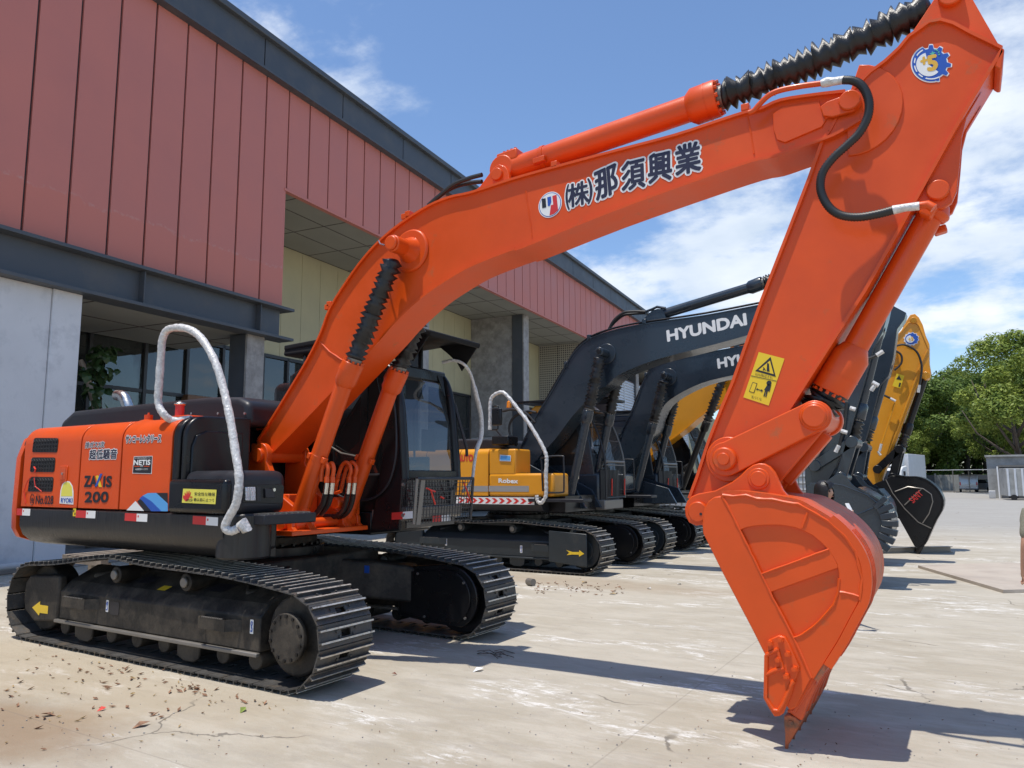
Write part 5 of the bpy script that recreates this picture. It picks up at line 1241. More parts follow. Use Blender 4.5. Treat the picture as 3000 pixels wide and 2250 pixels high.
# ================= BUCKET
YK0,YK1=5.20,6.20
s9=700/1659
def q9(x,y): return (1950+x*s9,1400+y*s9)
outer=[(390,120),(520,118),(700,140),(820,160),(920,180),(1000,222),(1070,262),(1130,300),(1190,350),(1240,400),(1285,455),(1320,510),(1345,565),(1362,625),(1369,700),(1366,770),(1348,850),(1320,905),(1290,960),(1245,1045),(1200,1130),(1150,1210),(1100,1290),(1060,1350),(1030,1400)]
side=outer+[(1018,1420),(905,1600),(860,1620),(815,1560),(690,1230),(600,1050),(500,860),(400,670),(300,470),(262,390),(255,330),(258,250),(270,200),(295,160),(335,132)]
sideP=[p(*q9(*v),YK0) for v in side]
bk=MB().prism(sideP,YK0+.02,YK0+.045).build('bucket',M['orange'],ex,bevel=.004)
MB().prism(sideP,YK1-.045,YK1-.02).build('bucket_side',M['orange'],bk)
# outer shell
sh=[p(*q9(*v),YK0) for v in outer]; shc=[tuple(v) for v in cr([Vector(v) for v in sh],3)]
MB().ribbon(shc,YK0+.0,YK1,.028).build('bucket_shell',M['orange_shell'],bk,ang=60)
wear=[tuple(v) for v in cr([Vector(p(*q9(*v),YK0)) for v in outer[7:23]],3)]
MB().ribbon([( a+ .0,b) for a,b in wear],YK0-.012,YK0+.20,.052).build('wear_plate',M['orange'],bk,ang=60)
for y_ in(YK0+.03,YK0+.09,YK0+.15):
    w2=[tuple(v) for v in cr([Vector(p(*q9(*v),YK0)) for v in outer[9:22]],3)]
    MB().ribbon(w2,y_+.02,y_+.032,.058).build('scuff_line',M['orange_worn'],bk,ang=60)
# raised plates on the side
Din=[(515,365),(560,345),(620,334),(700,328),(800,328),(900,345),(960,368),(1020,400),(1075,445),(1120,490),(1160,545),(1190,600),(1203,660),(1205,740),(1195,820),(1170,880),(1100,960),(1030,1030),(950,1090),(888,1112)]
MB().prism([p(*q9(*v),YK0) for v in outer+[(1010,1388),(888,1112)]+Din[::-1]],YK0-.004,YK0+.021).build('rim_plate',M['orange'],bk,bevel=.005)
MB().prism([p(*q9(*v),YK0) for v in[(388,128),(515,365),(665,672),(740,830),(888,1112),(1010,1390),(905,1590),(862,1610),(815,1550),(690,1225),(600,1045),(400,665),(262,385),(258,330),(262,250),(275,200),(300,162),(338,135)]],YK0-.006,YK0+.021).build('lip_plate',M['orange'],bk,bevel=.005)
MB().prism([p(*q9(*v),YK0) for v in[(665,670),(1140,492),(1192,600),(1200,625),(728,795)]],YK0-.003,YK0+.021).build('side_rib',M['orange'],bk,bevel=.005)
def w9(v,r=.007,Y=YK0-.004): weld([q9(*a) for a in v],Y,r,bk)
w9([(390,120),(450,235),(515,365),(590,520),(665,672),(740,830),(815,970),(888,1112),(950,1250),(1012,1390)],.0095)
w9([(888,1112),(950,1088),(1030,1030),(1100,960),(1170,880),(1197,800),(1205,700)],.008)
w9([(665,670),(800,620),(960,560),(1135,496)],.008)
w9([(395,122),(470,128),(560,122),(640,148),(740,152),(860,178),(918,182),(1000,225),(1130,302),(1240,402),(1320,512),(1366,700),(1350,850)],.011,YK0-.006)
w9([(985,240),(968,290),(948,348)],.009); w9([(1210,795),(1260,800),(1345,826)],.009)
# ears
earp=[(2007,1489),(2014,1468),(2027,1454),(2046,1446),(2096,1437),(2145,1412),(2170,1393),(2190,1373),(2207,1362),(2224,1357),(2240,1358),(2255,1366),(2270,1383),(2280,1405),(2294,1436),(2316,1462),(2342,1480),(2260,1472),(2150,1462),(2100,1480),(2070,1535),(2040,1540),(2019,1530),(2009,1512)]
for yy in(5.40,5.97): MB().prism(PP(earp,5.38),yy-.03,yy+.02).build('bucket_ear',M['orange'],bk,bevel=.008)
hb=P(2046,1499,5.36); MB().cyl((hb.x,5.335,hb.z),(hb.x,6.03,hb.z),.072,28).build('hinge_pin',M['orange'],bk,bevel=.008)
MB().cyl((hb.x+.025,5.333,hb.z-.015),(hb.x+.025,5.336,hb.z-.015),.010,10).build('grease_hole',M['ink'],bk)
# top cross plate between ears
MB().ribbon([p(2060,1470,5.38),p(2150,1466,5.38),p(2260,1476,5.38),p(2342,1484,5.38)],5.4,5.97,.03).build('top_plate',M['orange'],bk)
# side cutter
s0=400/1659
def qa(x,y): return (2150+x*s0,1850+y*s0)
YS=YK0-.03
sc_=[(410,110),(545,48),(620,70),(655,130),(700,225),(795,430),(790,480),(735,610),(700,760),(645,890),(600,1000),(550,1030),(490,1035),(430,945),(358,815),(360,600),(385,320),(385,275)]
cut=MB().prism([p(*qa(*v),YS) for v in sc_],YS,YK0).build('side_cutter',M['orange'],bk,bevel=.006)
def ra(v,r,nm='cutter_rim'): MB().tube([P(*qa(*a),YS-.003) for a in v],r,8).build(nm,M['orange'],cut)
ra([(395,290),(392,500),(385,800),(480,950),(545,965),(600,880),(650,760),(700,640),(730,600)],.014); ra([(395,285),(470,245),(540,215)],.014); ra([(395,520),(500,470),(610,445)],.014); ra([(530,215),(560,330),(590,440)],.012)
def bolt(x,y):
    c=P(*qa(x,y),YS-.004); MB().tube([(c.x,YS,c.z),(c.x,YS-.022,c.z)],.021,6).build('bolt',M['orange'],cut); MB().cyl((c.x,YS-.022,c.z),(c.x,YS-.030,c.z),.012,12).build('bolt_tip',M['orange'],cut)
for v in((440,145),(565,100),(655,275),(540,345),(740,455),(640,545)): bolt(*v)
# cutting edge and teeth
lipA=Vector(p(*qa(970,590),YK0)); lipB=Vector(p(*qa(690,990),YK0))
MB().prism([p(*qa(*v),YK0) for v in((975,565),(1005,590),(735,1010),(690,985))],YK0+.03,YK1-.03).build('cutting_edge',M['orange_worn'],bk,bevel=.006)
ad=[(935,575),(1020,628),(990,690),(900,880),(835,1080),(780,1060),(690,992),(640,965),(720,900),(770,820),(850,710)]
tt=[(622,1010),(690,1000),(760,1035),(822,1088),(790,1150),(715,1290),(652,1400),(650,1450),(612,1448),(618,1380),(625,1250),(618,1120)]
adp=[p(*qa(*v),YK0+.06) for v in ad]; ttp=[p(*qa(*v),YK0+.06) for v in tt]
tcx=sum(a for a,b in ttp)/len(ttp)
for k in range(5):
    yy=YK0+.085+k*(YK1-YK0-.17)/4
    MB().prism(adp,yy-.045,yy+.045).build('tooth_adapter',M['orange_worn'],bk,bevel=.012)
    m=MB(); tz=min(b for a,b in ttp); tz1=max(b for a,b in ttp); vs=[];n=len(ttp)
    for sgn in(-1,1):
        for a,b in ttp: hw=.012+.044*max(0,(b-tz)/(tz1-tz))**.8; vs.append((a,yy+sgn*hw,b))
    ar=sum(ttp[i][0]*ttp[(i+1)%n][1]-ttp[(i+1)%n][0]*ttp[i][1] for i in range(n))
    m.v=[Vector(v) for v in vs]; m.f=[tuple(range(n)),tuple(range(2*n-1,n-1,-1))]+[(i,i+n,(i+1)%n+n,(i+1)%n) for i in range(n)]
    t_=m.build('tooth',M['tooth'],bk,bevel=.006)
    c=p(*qa(703,1097),YK0+.06); MB().cyl((c[0],yy-.057,c[1]),(c[0],yy+.057,c[1]),.015,14).build('tooth_pin',M['tooth'],t_)

# ================= CAB
xcF=-5.15; yc0,yc1=6.22,7.24
def pc(x,y): return p(x,y,yc0)
zc0=1.20
# near side shell with rounded window opening, built as frame pieces
zr=P(1190,1050,yc0).z
M_=M['black']
side_prof=[(xcF-1.75,zc0+.18),(xcF-1.75,zr-.35),(xcF-1.62,zr-.08),(xcF-1.4,zr),(xcF-.45,zr+.02),(xcF-.22,zr-.06),(xcF-.12,zr-.30),(xcF-.03,1.95),(xcF,1.70),(xcF-.06,zc0+.18)]
cab=MB().prism([(a,b) for a,b in side_prof][0:1]+[(xcF-1.75,1.80),(xcF-.03,1.80),(xcF,1.70),(xcF-.06,zc0+.18)],yc0,yc1).build('cab',M_,ex,bevel=.03,seg=3)
def cabtube(pts,r,name='cab_post'): return MB().tube(pts,r,10).build(name,M_,cab)
for yy in(yc0+.04,yc1-.04):
    q=cr([(xcF-.0,yy,1.72),(xcF-.03,yy,2.1),(xcF-.09,yy,2.6),(xcF-.20,yy,zr-.12),(xcF-.42,yy,zr-.03),(xcF-1.0,yy,zr)],6); cabtube(q,.055)
    cabtube(cr([(xcF-1.72,yy,1.75),(xcF-1.72,yy,zr-.25),(xcF-1.62,yy,zr-.05),(xcF-1.3,yy,zr)],5),.06)
MB().box(xcF-1.76,xcF-1.0,yc0+.0,yc0+.05,1.78,zr-.05).build('rear_quarter',M_,cab,bevel=.02)
MB().box(xcF-.62,xcF-.52,yc0+.01,yc0+.06,1.78,zr-.02).build('cab_post',M_,cab)
MB().prism([(xcF-1.68,zr-.1),(xcF-1.5,zr+.03),(xcF-.5,zr+.04),(xcF-.28,zr-.05)],yc0,yc1).build('cab_roof',M_,cab,bevel=.03,seg=3)
# solid dark side below the big window, tinted side glass
MB().prism([(xcF-1.0,1.80),(xcF-.05,1.80),(xcF-.07,2.2),(xcF-.14,2.7),(xcF-.28,zr-.08),(xcF-1.0,zr-.06)],yc0+.02,yc0+.026).build('side_window',M['sideglass'],cab)
MB().prism([(xcF-.44,1.16),(xcF-.02,1.20),(xcF+.02,1.75),(xcF-.02,2.1),(xcF-.10,2.65),(xcF-.24,zr-.1),(xcF-.42,zr-.06),(xcF-.32,2.6),(xcF-.28,2.0)],yc0-.01,yc0+.03).build('corner_panel',M_,cab,bevel=.02,seg=3)
# window seal seen between the cylinders
MB().tube(cr([P(970,1435-1,6.18),P(1000,1455,6.18),P(1040,1465,6.18),P(1085,1462,6.18),P(1120,1440,6.18),P(1145,1400,6.18),P(1160,1330,6.18),P(1160,1240,6.18),P(1152,1160,6.18)],6),.012,8).build('window_seal',M['dgrey'],cab)
MB().tube([P(960,1303,6.19),P(1000,1328,6.19),P(1045,1337,6.19)],.011,8).build('grab_rail',M['bgrey'],cab)
# front face: windscreen, lower frame, cross bar
def FX(px,py,X=xcF): return PX(px,py,X)
fa=[(xcF-.01,yc0+.06,1.83),(xcF-.01,yc1-.08,1.83),(xcF-.05,yc1-.08,2.3),(xcF-.16,yc1-.08,2.85),(xcF-.24,yc1-.08,zr-.14),(xcF-.24,yc0+.06,zr-.14),(xcF-.16,yc0+.06,2.85),(xcF-.05,yc0+.06,2.3)]
MB().add(fa,[(0,1,2,7),(7,2,3,6),(6,3,4,5)]).build('windscreen',M['cabglass'],cab,ang=60)
MB().box(xcF-.03,xcF+.03,yc0+.02,yc1-.02,1.74,1.83).build('window_sill',M_,cab,bevel=.01)
MB().box(xcF-.30,xcF-.18,yc0+.02,yc1-.02,zr-.16,zr-.02).build('window_header',M_,cab,bevel=.02)
MB().box(xcF-.015,xcF+.0,yc0+.08,yc1-.08,1.22,1.74).build('lower_window',M['darkglass'],cab)
MB().prism([(xcF-.42,zc0-.04),(xcF+.06,zc0+.12),(xcF+.07,zc0+.24),(xcF-.42,zc0+.24)],yc0+.0,yc1-.02).build('cab_apron',M['bgrey'],cab,bevel=.01)
MB().box(xcF-1.75,xcF-.42,yc0-.005,yc1,zc0-.06,zc0+.18).build('cab_base',M['black'],cab,bevel=.01)
# interior
MB().box(xcF-1.2,xcF-.75,yc0+.3,yc0+.8,1.5,1.62).build('seat',M['seat'],cab,bevel=.04); MB().box(xcF-1.3,xcF-1.15,yc0+.3,yc0+.8,1.6,2.35).build('seat_back',M['seat'],cab,bevel=.05)
MB().box(xcF-1.7,xcF-1.66,yc0+.05,yc1-.05,1.8,zr-.1).build('rear_wall',M['seat'],cab)
MB().box(xcF-1.7,xcF-.4,yc1-.06,yc1-.02,1.2,2.0).build('cab_door',M_,cab,bevel=.02)
MB().tube([(xcF-.12,yc0+.35,1.9),(xcF-.2,yc0+.42,2.5),(xcF-.26,yc0+.7,zr-.2)],.012,6).build('wiper',M['ink'],cab)
MB().box(xcF-.2,xcF-.19,yc1-.45,yc1-.2,2.05,2.3).build('fan',M['seat'],cab)
MB().tube([(xcF-.05,yc1-.02,2.62),(xcF+.10,yc1+.02,2.1),(xcF+.09,yc1+.04,2.0)],.018,6).build('mirror_bracket',M['ink'],cab)
for k in range(8):
    MB().tube([(xcF-.18,yc1-.10-k*.012,2.95),(xcF-.10,yc1-.05+k*.006,2.5),(xcF-.03,yc1-.06-k*.005,1.9)],.010,5).build('front_trim',M_,cab)
# guard visor on the roof: left wing and right wing
zv=zr+.36
vis=MB()
vy0,vy1=yc0-.02,yc1+.12
vis.add([(xcF-1.85,vy0,zv-.10),(xcF+.02,vy0,zv-.02),(xcF+.28,vy0+.1,zv-.13),(xcF+.28,vy1-.1,zv-.13),(xcF+.02,vy1,zv-.02),(xcF-1.85,vy1,zv-.10),
  (xcF-1.85,vy0,zv-.04),(xcF+.02,vy0,zv+.04),(xcF+.30,vy0+.1,zv-.07),(xcF+.30,vy1-.1,zv-.07),(xcF+.02,vy1,zv+.04),(xcF-1.85,vy1,zv-.04)],
  [(5,4,3,2,1,0),(6,7,8,9,10,11),(0,1,7,6),(1,2,8,7),(2,3,9,8),(3,4,10,9),(4,5,11,10),(5,0,6,11)])
vis.build('visor',M['matblack'],cab,bevel=.015)
MB().prismx([(vy0,zv-.17),(vy0+.03,zv-.03),(vy1-.03,zv-.03),(vy1,zv-.17)],xcF-1.87,xcF-1.3).build('visor_back',M['matblack'],cab,bevel=.03)
for yy in(vy0,vy1-.02): MB().prism([(xcF-.30,zv-.04),(xcF+.0,zv-.04),(xcF+.27,zv-.11),(xcF+.05,zv-.38),(xcF-.02,zv-.27),(xcF-.12,zv-.18)],yy+(.1 if yy<6.5 else -.12),yy+.02+(.1 if yy<6.5 else -.12)).build('visor_wing',M['matblack'],cab,bevel=.004)
for xx in(xcF-1.6,xcF-.5):
    for yy in(yc0+.1,yc1-.1): MB().cyl((xx,yy,zr),(xx,yy,zv-.05),.03,8).build('visor_post',M_,cab)
# wire guard over the lower front
gx=xcF+.14
def gp(t,s,b=.0): # t across 0..1, s up 0..1
    return Vector((gx+.04*s-.0,yc0+.02+t*(yc1-yc0+.02),1.27+s*.47))
gd=MB()
for k in range(21): gd.tube([gp(k/20,0),gp(k/20,.5),gp(k/20,1)],.0045,4)
for k in range(11): gd.tube([gp(0,k/10),gp(1,k/10)],.0045,4)
gf=gd.build('guard_mesh',M['mesh'],cab)
for a,b_ in(((0,0),(0,1)),((1,0),(1,1)),((0,1),(1,1))): MB().tube([gp(*a),gp(*b_)],.018,6).build('guard_frame',M['bgrey'] if a==(0,0) and b_==(0,1) else M['mesh'],gf)
MB().add([(gx+.005,yc0+.06,1.26),(gx+.005,yc0+.13,1.26),(gx+.045,yc0+.16,1.75),(gx+.045,yc0+.09,1.75)],[(0,1,2,3)]).build('guard_strap',M['bgrey'],gf)
g2=MB()
for k in range(7): g2.tube([(xcF-.02+.025*k,yc0-.01,1.34),(xcF+.0+.025*k,yc0-.01,1.74)],.004,4)
for k in range(8): g2.tube([(xcF-.02,yc0-.01,1.34+.057*k),(xcF+.16,yc0-.01,1.34+.057*k)],.004,4)
g2.build('side_guard',M['mesh'],cab)
for z_ in(1.36,1.68): MB().cyl((xcF+.03,yc0-.03,z_),(xcF+.03,yc0-.01,z_),.018,8).build('guard_bolt',M['bgrey'],cab)
for pts in(((1250,1430),(1262,1436),(1275,1478)),((1262,1436),(1275,1440)),((1290,1455),(1300,1460)),((1358,1412),(1365,1430),(1380,1472))):
    MB().tube([PX(a,b,gx+.03) for a,b in pts],.010,5).build('red_tag',M['redtag'],gf)
reflector(1148,1502,1210,1497,.075,yc0-.012,cab)
A=PX(1268,1491,xcF+.08); B=PX(1320,1488,xcF+.08); mid=A.lerp(B,.5); hz_=Vector((0,0,.07)); fx=Vector((.003,0,0))
A,B,mid=[Vector((xcF+.075,v.y,1.335)) for v in(A,B,mid)]
MB().add([A+fx,mid+fx,mid+fx-hz_,A+fx-hz_],[(0,3,2,1)]).build('reflector',M['redp'],cab); MB().add([mid+fx,B+fx,B+fx-hz_,mid+fx-hz_],[(0,3,2,1)]).build('reflector_white',M['white'],cab)
# far handrail, curving out in front of the cab
xh=xcF+.10
hr2=cr([PX(1296,1062,xcF-.15),PX(1330,1056,xcF),PX(1360,1068,xh),PX(1380,1100,xh),PX(1396,1160,xh),PX(1408,1210,xh),PX(1411,1250,xh),PX(1408,1285,xh),PX(1396,1320,xh),PX(1388,1370,xh),PX(1384,1400,xh),PX(1372,1425,xh),PX(1355,1440,xh)],8)
MB().tube(hr2,[.028 if 28<i<64 else .019 for i in range(len(hr2))],10).build('handrail',M['silver'],cab,label='far handrail half wrapped in silver film')
# rear cab bits left of the boom
MB().box(xcF-2.2,xcF-1.75,yc0+.1,yc1,1.5,zr-.1).build('cab_back',M_,cab,bevel=.12,seg=4)
# ================================================================ BACKGROUND EXCAVATORS
sz=600/1659
def b2(x,y): return (1350+x*sz,1100+y*sz)       # detail view of the second machine
def b3(x,y): return (1250+x*.33158,850+y*.33158)
def b4(x,y): return (1700+x*sz,750+y*sz)
def rig(label,Yc,bodymat,armmat,fmat,boomtop,boombot,boss,YB,armpts,YA,gl,bucket,YK,bmat,links,bcyl,bodyY,extra):
    r=thing('excavator',label,'excavator',(-8.2,Yc,0),0,'excavators parked in a row'); BM=M[bodymat]; AM=M[armmat]
    Ya=Yc-1.32; Yb=Yc+1.32-.62; xf,xt=-5.66,-10.7
    undercarriage(r,xf,xt,Ya,Yb,M[fmat],[(.13,.02),(.3,.075),(.45,.06),(.62,.10),(.8,.06),(.9,.03)],near_detail=False)
    # upper works
    x0,x1=-10.9,-6.55; zs=1.40; zt=2.32
    MB().prismx([(bodyY+.03,zs),(bodyY,1.38),(bodyY,1.24),(bodyY+.1,1.12),(bodyY+.5,1.08),(bodyY+.5,zs)],x0+.5,-6.9).build('skirt',M['dgrey'],r,bevel=.01)
    MB().box(x0+.4,x1,bodyY+.3,Yc+1.3,1.1,zs).build('deck',M['black'],r)
    def prof(z0,z1,dy=0): return [(bodyY+dy,z0),(bodyY+dy,z1-.12)]+[(bodyY+dy+.12-.12*math.cos(R(15*k)),z1-.12+.12*math.sin(R(15*k))) for k in range(1,7)]+[(bodyY+.75,z1+.01),(bodyY+.75,z0)]
    cuts=[x0+.5,-9.6,-8.75,-8.07]
    for a,b_ in zip(cuts,cuts[1:]): MB().prismx(prof(zs,zt),a+.008,b_-.008).build('engine_door',BM,r,bevel=.008)
    MB().prismx(prof(zs,zt-.02,.02),x0+.5,-8.07).build('door_seam',M['ink'],r)
    MB().box(x0,x0+.5,bodyY+.03,Yc+1.3,1.1,zt).build('counterweight',BM,r,bevel=.18,seg=4)
    MB().box(x0+.45,-8.07,bodyY+.7,Yc+1.3,zs,zt-.02).build('engine_housing',BM,r,bevel=.02)
    MB().box(-8.07,p(*b2(440,600),12.35)[0],bodyY+.01,bodyY+.6,1.80,zt-.02).build('tank',BM,r,bevel=.035,seg=3)
    MB().box(-8.07,-6.63,bodyY-.0,bodyY+.62,zs-.01,1.83).build('tool_box',BM,r,bevel=.05,seg=3)
    MB().prism([(x0+.9,zt),(x0+1.0,zt+.20),(x0+1.3,zt+.26),(-8.5,zt+.24),(-8.2,zt+.18),(-8.1,zt)],bodyY+.75,Yc+.7).build('engine_hood',M['dgrey'],r,bevel=.05,seg=3)
    # boom
    T=[tuple(v) for v in cr([Vector(q) for q in PP(boomtop,YB)],3)]; B=[tuple(v) for v in cr([Vector(q) for q in PP(boombot,YB)],3)]
    bm=MB().prism(T+B[::-1],YB+.02,YB+.52).build('boom',AM,r,ang=30)
    MB().ribbon(T,YB,YB+.54,.02).build('top_flange',AM,bm,ang=50); MB().ribbon(B[::-1],YB,YB+.54,.02).build('bottom_flange',AM,bm,ang=50)
    ft=Vector((T[0][0]+B[0][0],0,T[0][1]+B[0][1]))/2
    MB().cyl((ft.x,YB-.02,ft.z),(ft.x,YB+.56,ft.z),.15,24).build('boom_foot',AM,bm,bevel=.01); MB().cyl((ft.x,YB-.14,ft.z),(ft.x,YB-.02,ft.z),.07,18).build('foot_pin',AM,bm,bevel=.01)
    for yy in(YB-.12,YB+.56): MB().prism([(ft.x-.3,1.3),(ft.x-.16,ft.z+.05),(ft.x,ft.z+.15),(ft.x+.16,ft.z+.05),(ft.x+1.3,1.5),(ft.x+1.5,1.15),(ft.x-.3,1.15)],yy,yy+.06).build('boom_bracket',AM,r,bevel=.01)
    bs=P(*boss,YB-.3)
    MB().cyl((bs.x,YB-.34,bs.z),(bs.x,YB+.9,bs.z),.085,22).build('cylinder_boss',AM,bm,bevel=.012); MB().cyl((bs.x,YB-.01,bs.z),(bs.x,YB+.02,bs.z),.2,30).build('boss_ring',AM,bm,bevel=.008)
    MB().cyl((bs.x,YB-.36,bs.z),(bs.x,YB-.34,bs.z),.05,18).build('pin_cap',M['black'],bm,bevel=.008)
    # boom cylinders
    for k,dy in enumerate((-.24,.78)):
        yy=YB+dy; F0=Vector((-6.72,yy,1.28)); E=Vector((bs.x-.03,yy,bs.z-.10)); d=(E-F0).normalized(); L_=(E-F0).length
        if k: F0+=Vector((.0,0,0))
        cylinder(F0,F0+d*L_*extra['gl'],F0+d*(L_*extra['gl']+.20),E,.080,.110,.130,14,0,'boom_cylinder',r,mt='navy' if armmat=='navy' else 'black',seed=int(Yc*3)+k)
    # back pipes along the boom
    for j,dy in enumerate((.04,.12)):
        q=cr([Vector((a,YB+dy,b+.06+.02*j)) for a,b in T[3:-4:5]],4); MB().tube(q,.02,8).build('boom_pipe',M['black'] if armmat=='navy' else AM,bm)
    for i in range(5,len(T)-5,8): a,b=T[i]; MB().box(a-.04,a+.04,YB+.0,YB+.18,b,b+.11).build('pipe_clamp',AM,bm,bevel=.01)
    if extra.get('acyl'):
        a0,a1,a2,a3=[P(*q,YB+.27) for q in extra['acyl']]
        cylinder(a0,a1,a2,a3,.095,.125,.12,8,0,'arm_cylinder',r,mt=armmat,seed=3)
        A_=a0; MB().prism([(A_.x-.55,A_.z-.28),(A_.x-.1,A_.z+.10),(A_.x+.1,A_.z+.1),(A_.x+.2,A_.z-.18)],YB+.17,YB+.37).build('cylinder_bracket',AM,bm,bevel=.008)
    # arm
    ar=MB().prism(PP(armpts,YA),YA,YA+.40).build('arm',AM,r,bevel=.012,ang=30)
    # bucket
    K=PP(bucket,YK); kb=MB().prism(K,YK,YK+.03).build('bucket',M[bmat],r,bevel=.006); MB().prism(K,YK+1.0,YK+1.03).build('bucket_side',M[bmat],kb)
    i0,i1=extra['shell']; MB().ribbon([tuple(v) for v in cr([Vector(v) for v in K[i0:i1]],2)],YK-.01,YK+1.04,.03).build('bucket_shell',M[bmat],kb,ang=60)
    for pts_ in extra.get('bucket_welds',[]):
        q=[P(a,b,YK-.004) for a,b in pts_]; MB().tube(q,.012,5).build('weld_bead',M['bgrey'] if armmat!='navy' else AM,kb)
    A=p(*extra['tooth'],YK)
    for k in range(5):
        yy=YK+.06+k*.22; a=Vector((A[0],yy,A[1])); d=Vector(extra['toothdir']).normalized()
        MB().tube([a-d*.12,a+d*.05,a+d*.30],[.06,.065,.012],6).build('tooth',M[bmat],kb)
    # links
    pins=[]
    for (a,b_),wd in links:
        A_=P(*a,YA-.06);Bq=P(*b_,YA-.06)
        MB().obox((A_+Bq)/2,((Bq-A_).length+.12,.07,.17),Bq-A_,(0,0,1)).build('side_link',M['navy'] if armmat=='navy' else M['black'],r,bevel=.012); 
        MB().obox((A_+Bq)/2+Vector((0,.52,0)),((Bq-A_).length+.12,.07,.17),Bq-A_,(0,0,1)).build('side_link',M['navy'] if armmat=='navy' else M['black'],r,bevel=.012)
        for c in(A_,Bq):
          if (round(c.x,3),round(c.z,3)) in pins: continue
          pins.append((round(c.x,3),round(c.z,3))); MB().cyl(c+Vector((0,-.06,0)),c+Vector((0,.60,0)),.10,22).build('link_pin',M['navy'] if armmat=='navy' else M['black'],r,bevel=.012)
    a,b_=bcyl; A_=P(*a,YA+.2);Bq=P(*b_,YA+.2); d=(Bq-A_).normalized(); L_=(Bq-A_).length
    cylinder(A_,A_+d*(L_*.70),A_+d*(L_*.70+.22),Bq,.078,.11,.115,4,0,'bucket_cylinder',r,mt='navy' if armmat=='navy' else 'black',seed=8)
    # cab with barred guard
    cy0,cy1=Yc+.32,Yc+1.3; cx=-6.45; zr=3.22
    cb=MB().box(cx-1.7,cx-.02,cy0,cy1,1.15,1.85).build('cab',M[extra['cab']],r,bevel=.06,seg=3)
    MB().prism([(cx-1.7,1.8),(cx-1.7,zr-.1),(cx-1.5,zr),(cx-.5,zr),(cx-.34,zr-.15),(cx-.42,zr-.35),(cx-.22,2.5),(cx-.12,1.8)],cy0,cy0+.05).build('cab_side',M[extra['cab']],cb,bevel=.02)
    MB().prism([(cx-1.45,2.0),(cx-1.45,zr-.25),(cx-.62,zr-.22),(cx-.42,2.5),(cx-.36,2.0)],cy0-.008,cy0-.002).build('side_window',M['darkglass'],cb,bevel=.0)
    MB().prism([(cx-1.7,zr-.1),(cx-1.5,zr+.06),(cx-.5,zr+.05),(cx-.3,zr-.1)],cy0-.02,cy1).build('cab_roof',M[extra['roof']],cb,bevel=.04,seg=3)
    MB().box(cx-1.9,cx+.15,cy0-.1,cy1+.05,zr+.12,zr+.17).build('visor',M['black'],cb,bevel=.01)
    MB().box(cx-1.7,cx-1.6,cy0,cy1,1.8,zr-.05).build('cab_rear',M[extra['cab']],cb)
    MB().add([(cx-.05,cy0+.05,1.9),(cx-.05,cy1-.05,1.9),(cx-.30,cy1-.05,zr-.15),(cx-.30,cy0+.05,zr-.15)],[(0,1,2,3)]).build('windscreen',M['cabglass'],cb)
    MB().box(cx-.02,cx+.0,cy0+.03,cy1-.03,1.3,1.9).build('lower_front',M['ink'],cb)
    def gf(t,z):
        zz_=(z-1.35)/(zr-.05-1.35); X=cx+.12-.42*max(0,(zz_-.35)/.65)**1.6; return Vector((X,cy0+.02+t*(cy1-cy0-.02),z))
    g=MB()
    for k in range(1,14): g.tube([gf(k/14,1.35+(zr-1.42)*j/8) for j in range(9)],.009,4)
    gg=g.build('guard_bars',M['mesh'],cb)
    for t in(0,1): MB().tube([gf(t,1.32+(zr-1.38)*j/8) for j in range(9)],.022,6).build('guard_frame',M['bgrey'] if t else M['mesh'],gg)
    for z in(1.34,2.0,2.07,2.5,2.85,zr-.06): MB().tube([gf(0,z),gf(1,z)],.014 if z!=2.07 else .03,6).build('guard_rail',M['mesh'] if z>2.1 or z<1.4 else M['bgrey'],gg)
    MB().box(cx-.3,cx+.1,cy0,cy1-.05,1.10,1.30).build('cab_apron',M['bgrey'],cb,bevel=.02)
    for t in(.25,.93): MB().tube([gf(t,1.72)+Vector((.03,0,0)),gf(t-.03,1.38)+Vector((.03,0,0))],.014,5).build('red_tag',M['redtag'],gg)
    # side handrail with mirror
    hx=-6.75; yy=bodyY-.02
    MB().tube(cr([(hx-.1,yy,zs+.1),(hx-.12,yy,2.0),(hx-.1,yy,2.12),(hx+.3,yy,2.14),(hx+.34,yy,2.05),(hx+.34,yy,1.55),(hx+.30,yy,1.48),(hx,yy,1.47)],4),.016,8).build('grab_rail',M['dgrey'],r)
    MB().box(hx-.4,hx+.75,bodyY-.06,bodyY+.3,zs-.1,zs-.04).build('step_plate',M['dgrey'],r,bevel=.01)
    for k in range(3): MB().tube(cr([Vector((-6.9+.05*k,YB-.12+.04*k,1.25)),Vector((-6.75+.05*k,YB-.16,1.55)),Vector((-6.65+.05*k,YB-.18,1.95)),Vector((-6.5+.03*k,YB-.15,2.1))],5),.018,8).build('hydraulic_hose',M['hose'],r)
    for k in range(2): c=Vector((-6.62+.06*k,YB-.18,1.72)); MB().cyl(c,c+Vector((.02,0,.16)),.024,8).build('hose_fitting',M['chrome'],r)
    return r,bm,cb,ar,kb
bt2=[b3(790,1480),b3(850,1350),b3(960,1130),b3(1080,940),b3(1200,730),b3(1270,600),b3(1340,510),b3(1430,440),b3(1560,385),b3(1750,335),(1921,945),(2062,926),(2235,893),(2400,860),(2480,840)]
bb2=[(1548,1385),b3(985,1470),b3(1130,1310),b3(1280,1110),b3(1500,880),b4(200,1050),b4(300,960),b4(450,890),b4(650,820),b4(1000,730),(2206,974),(2400,910),(2490,880)]
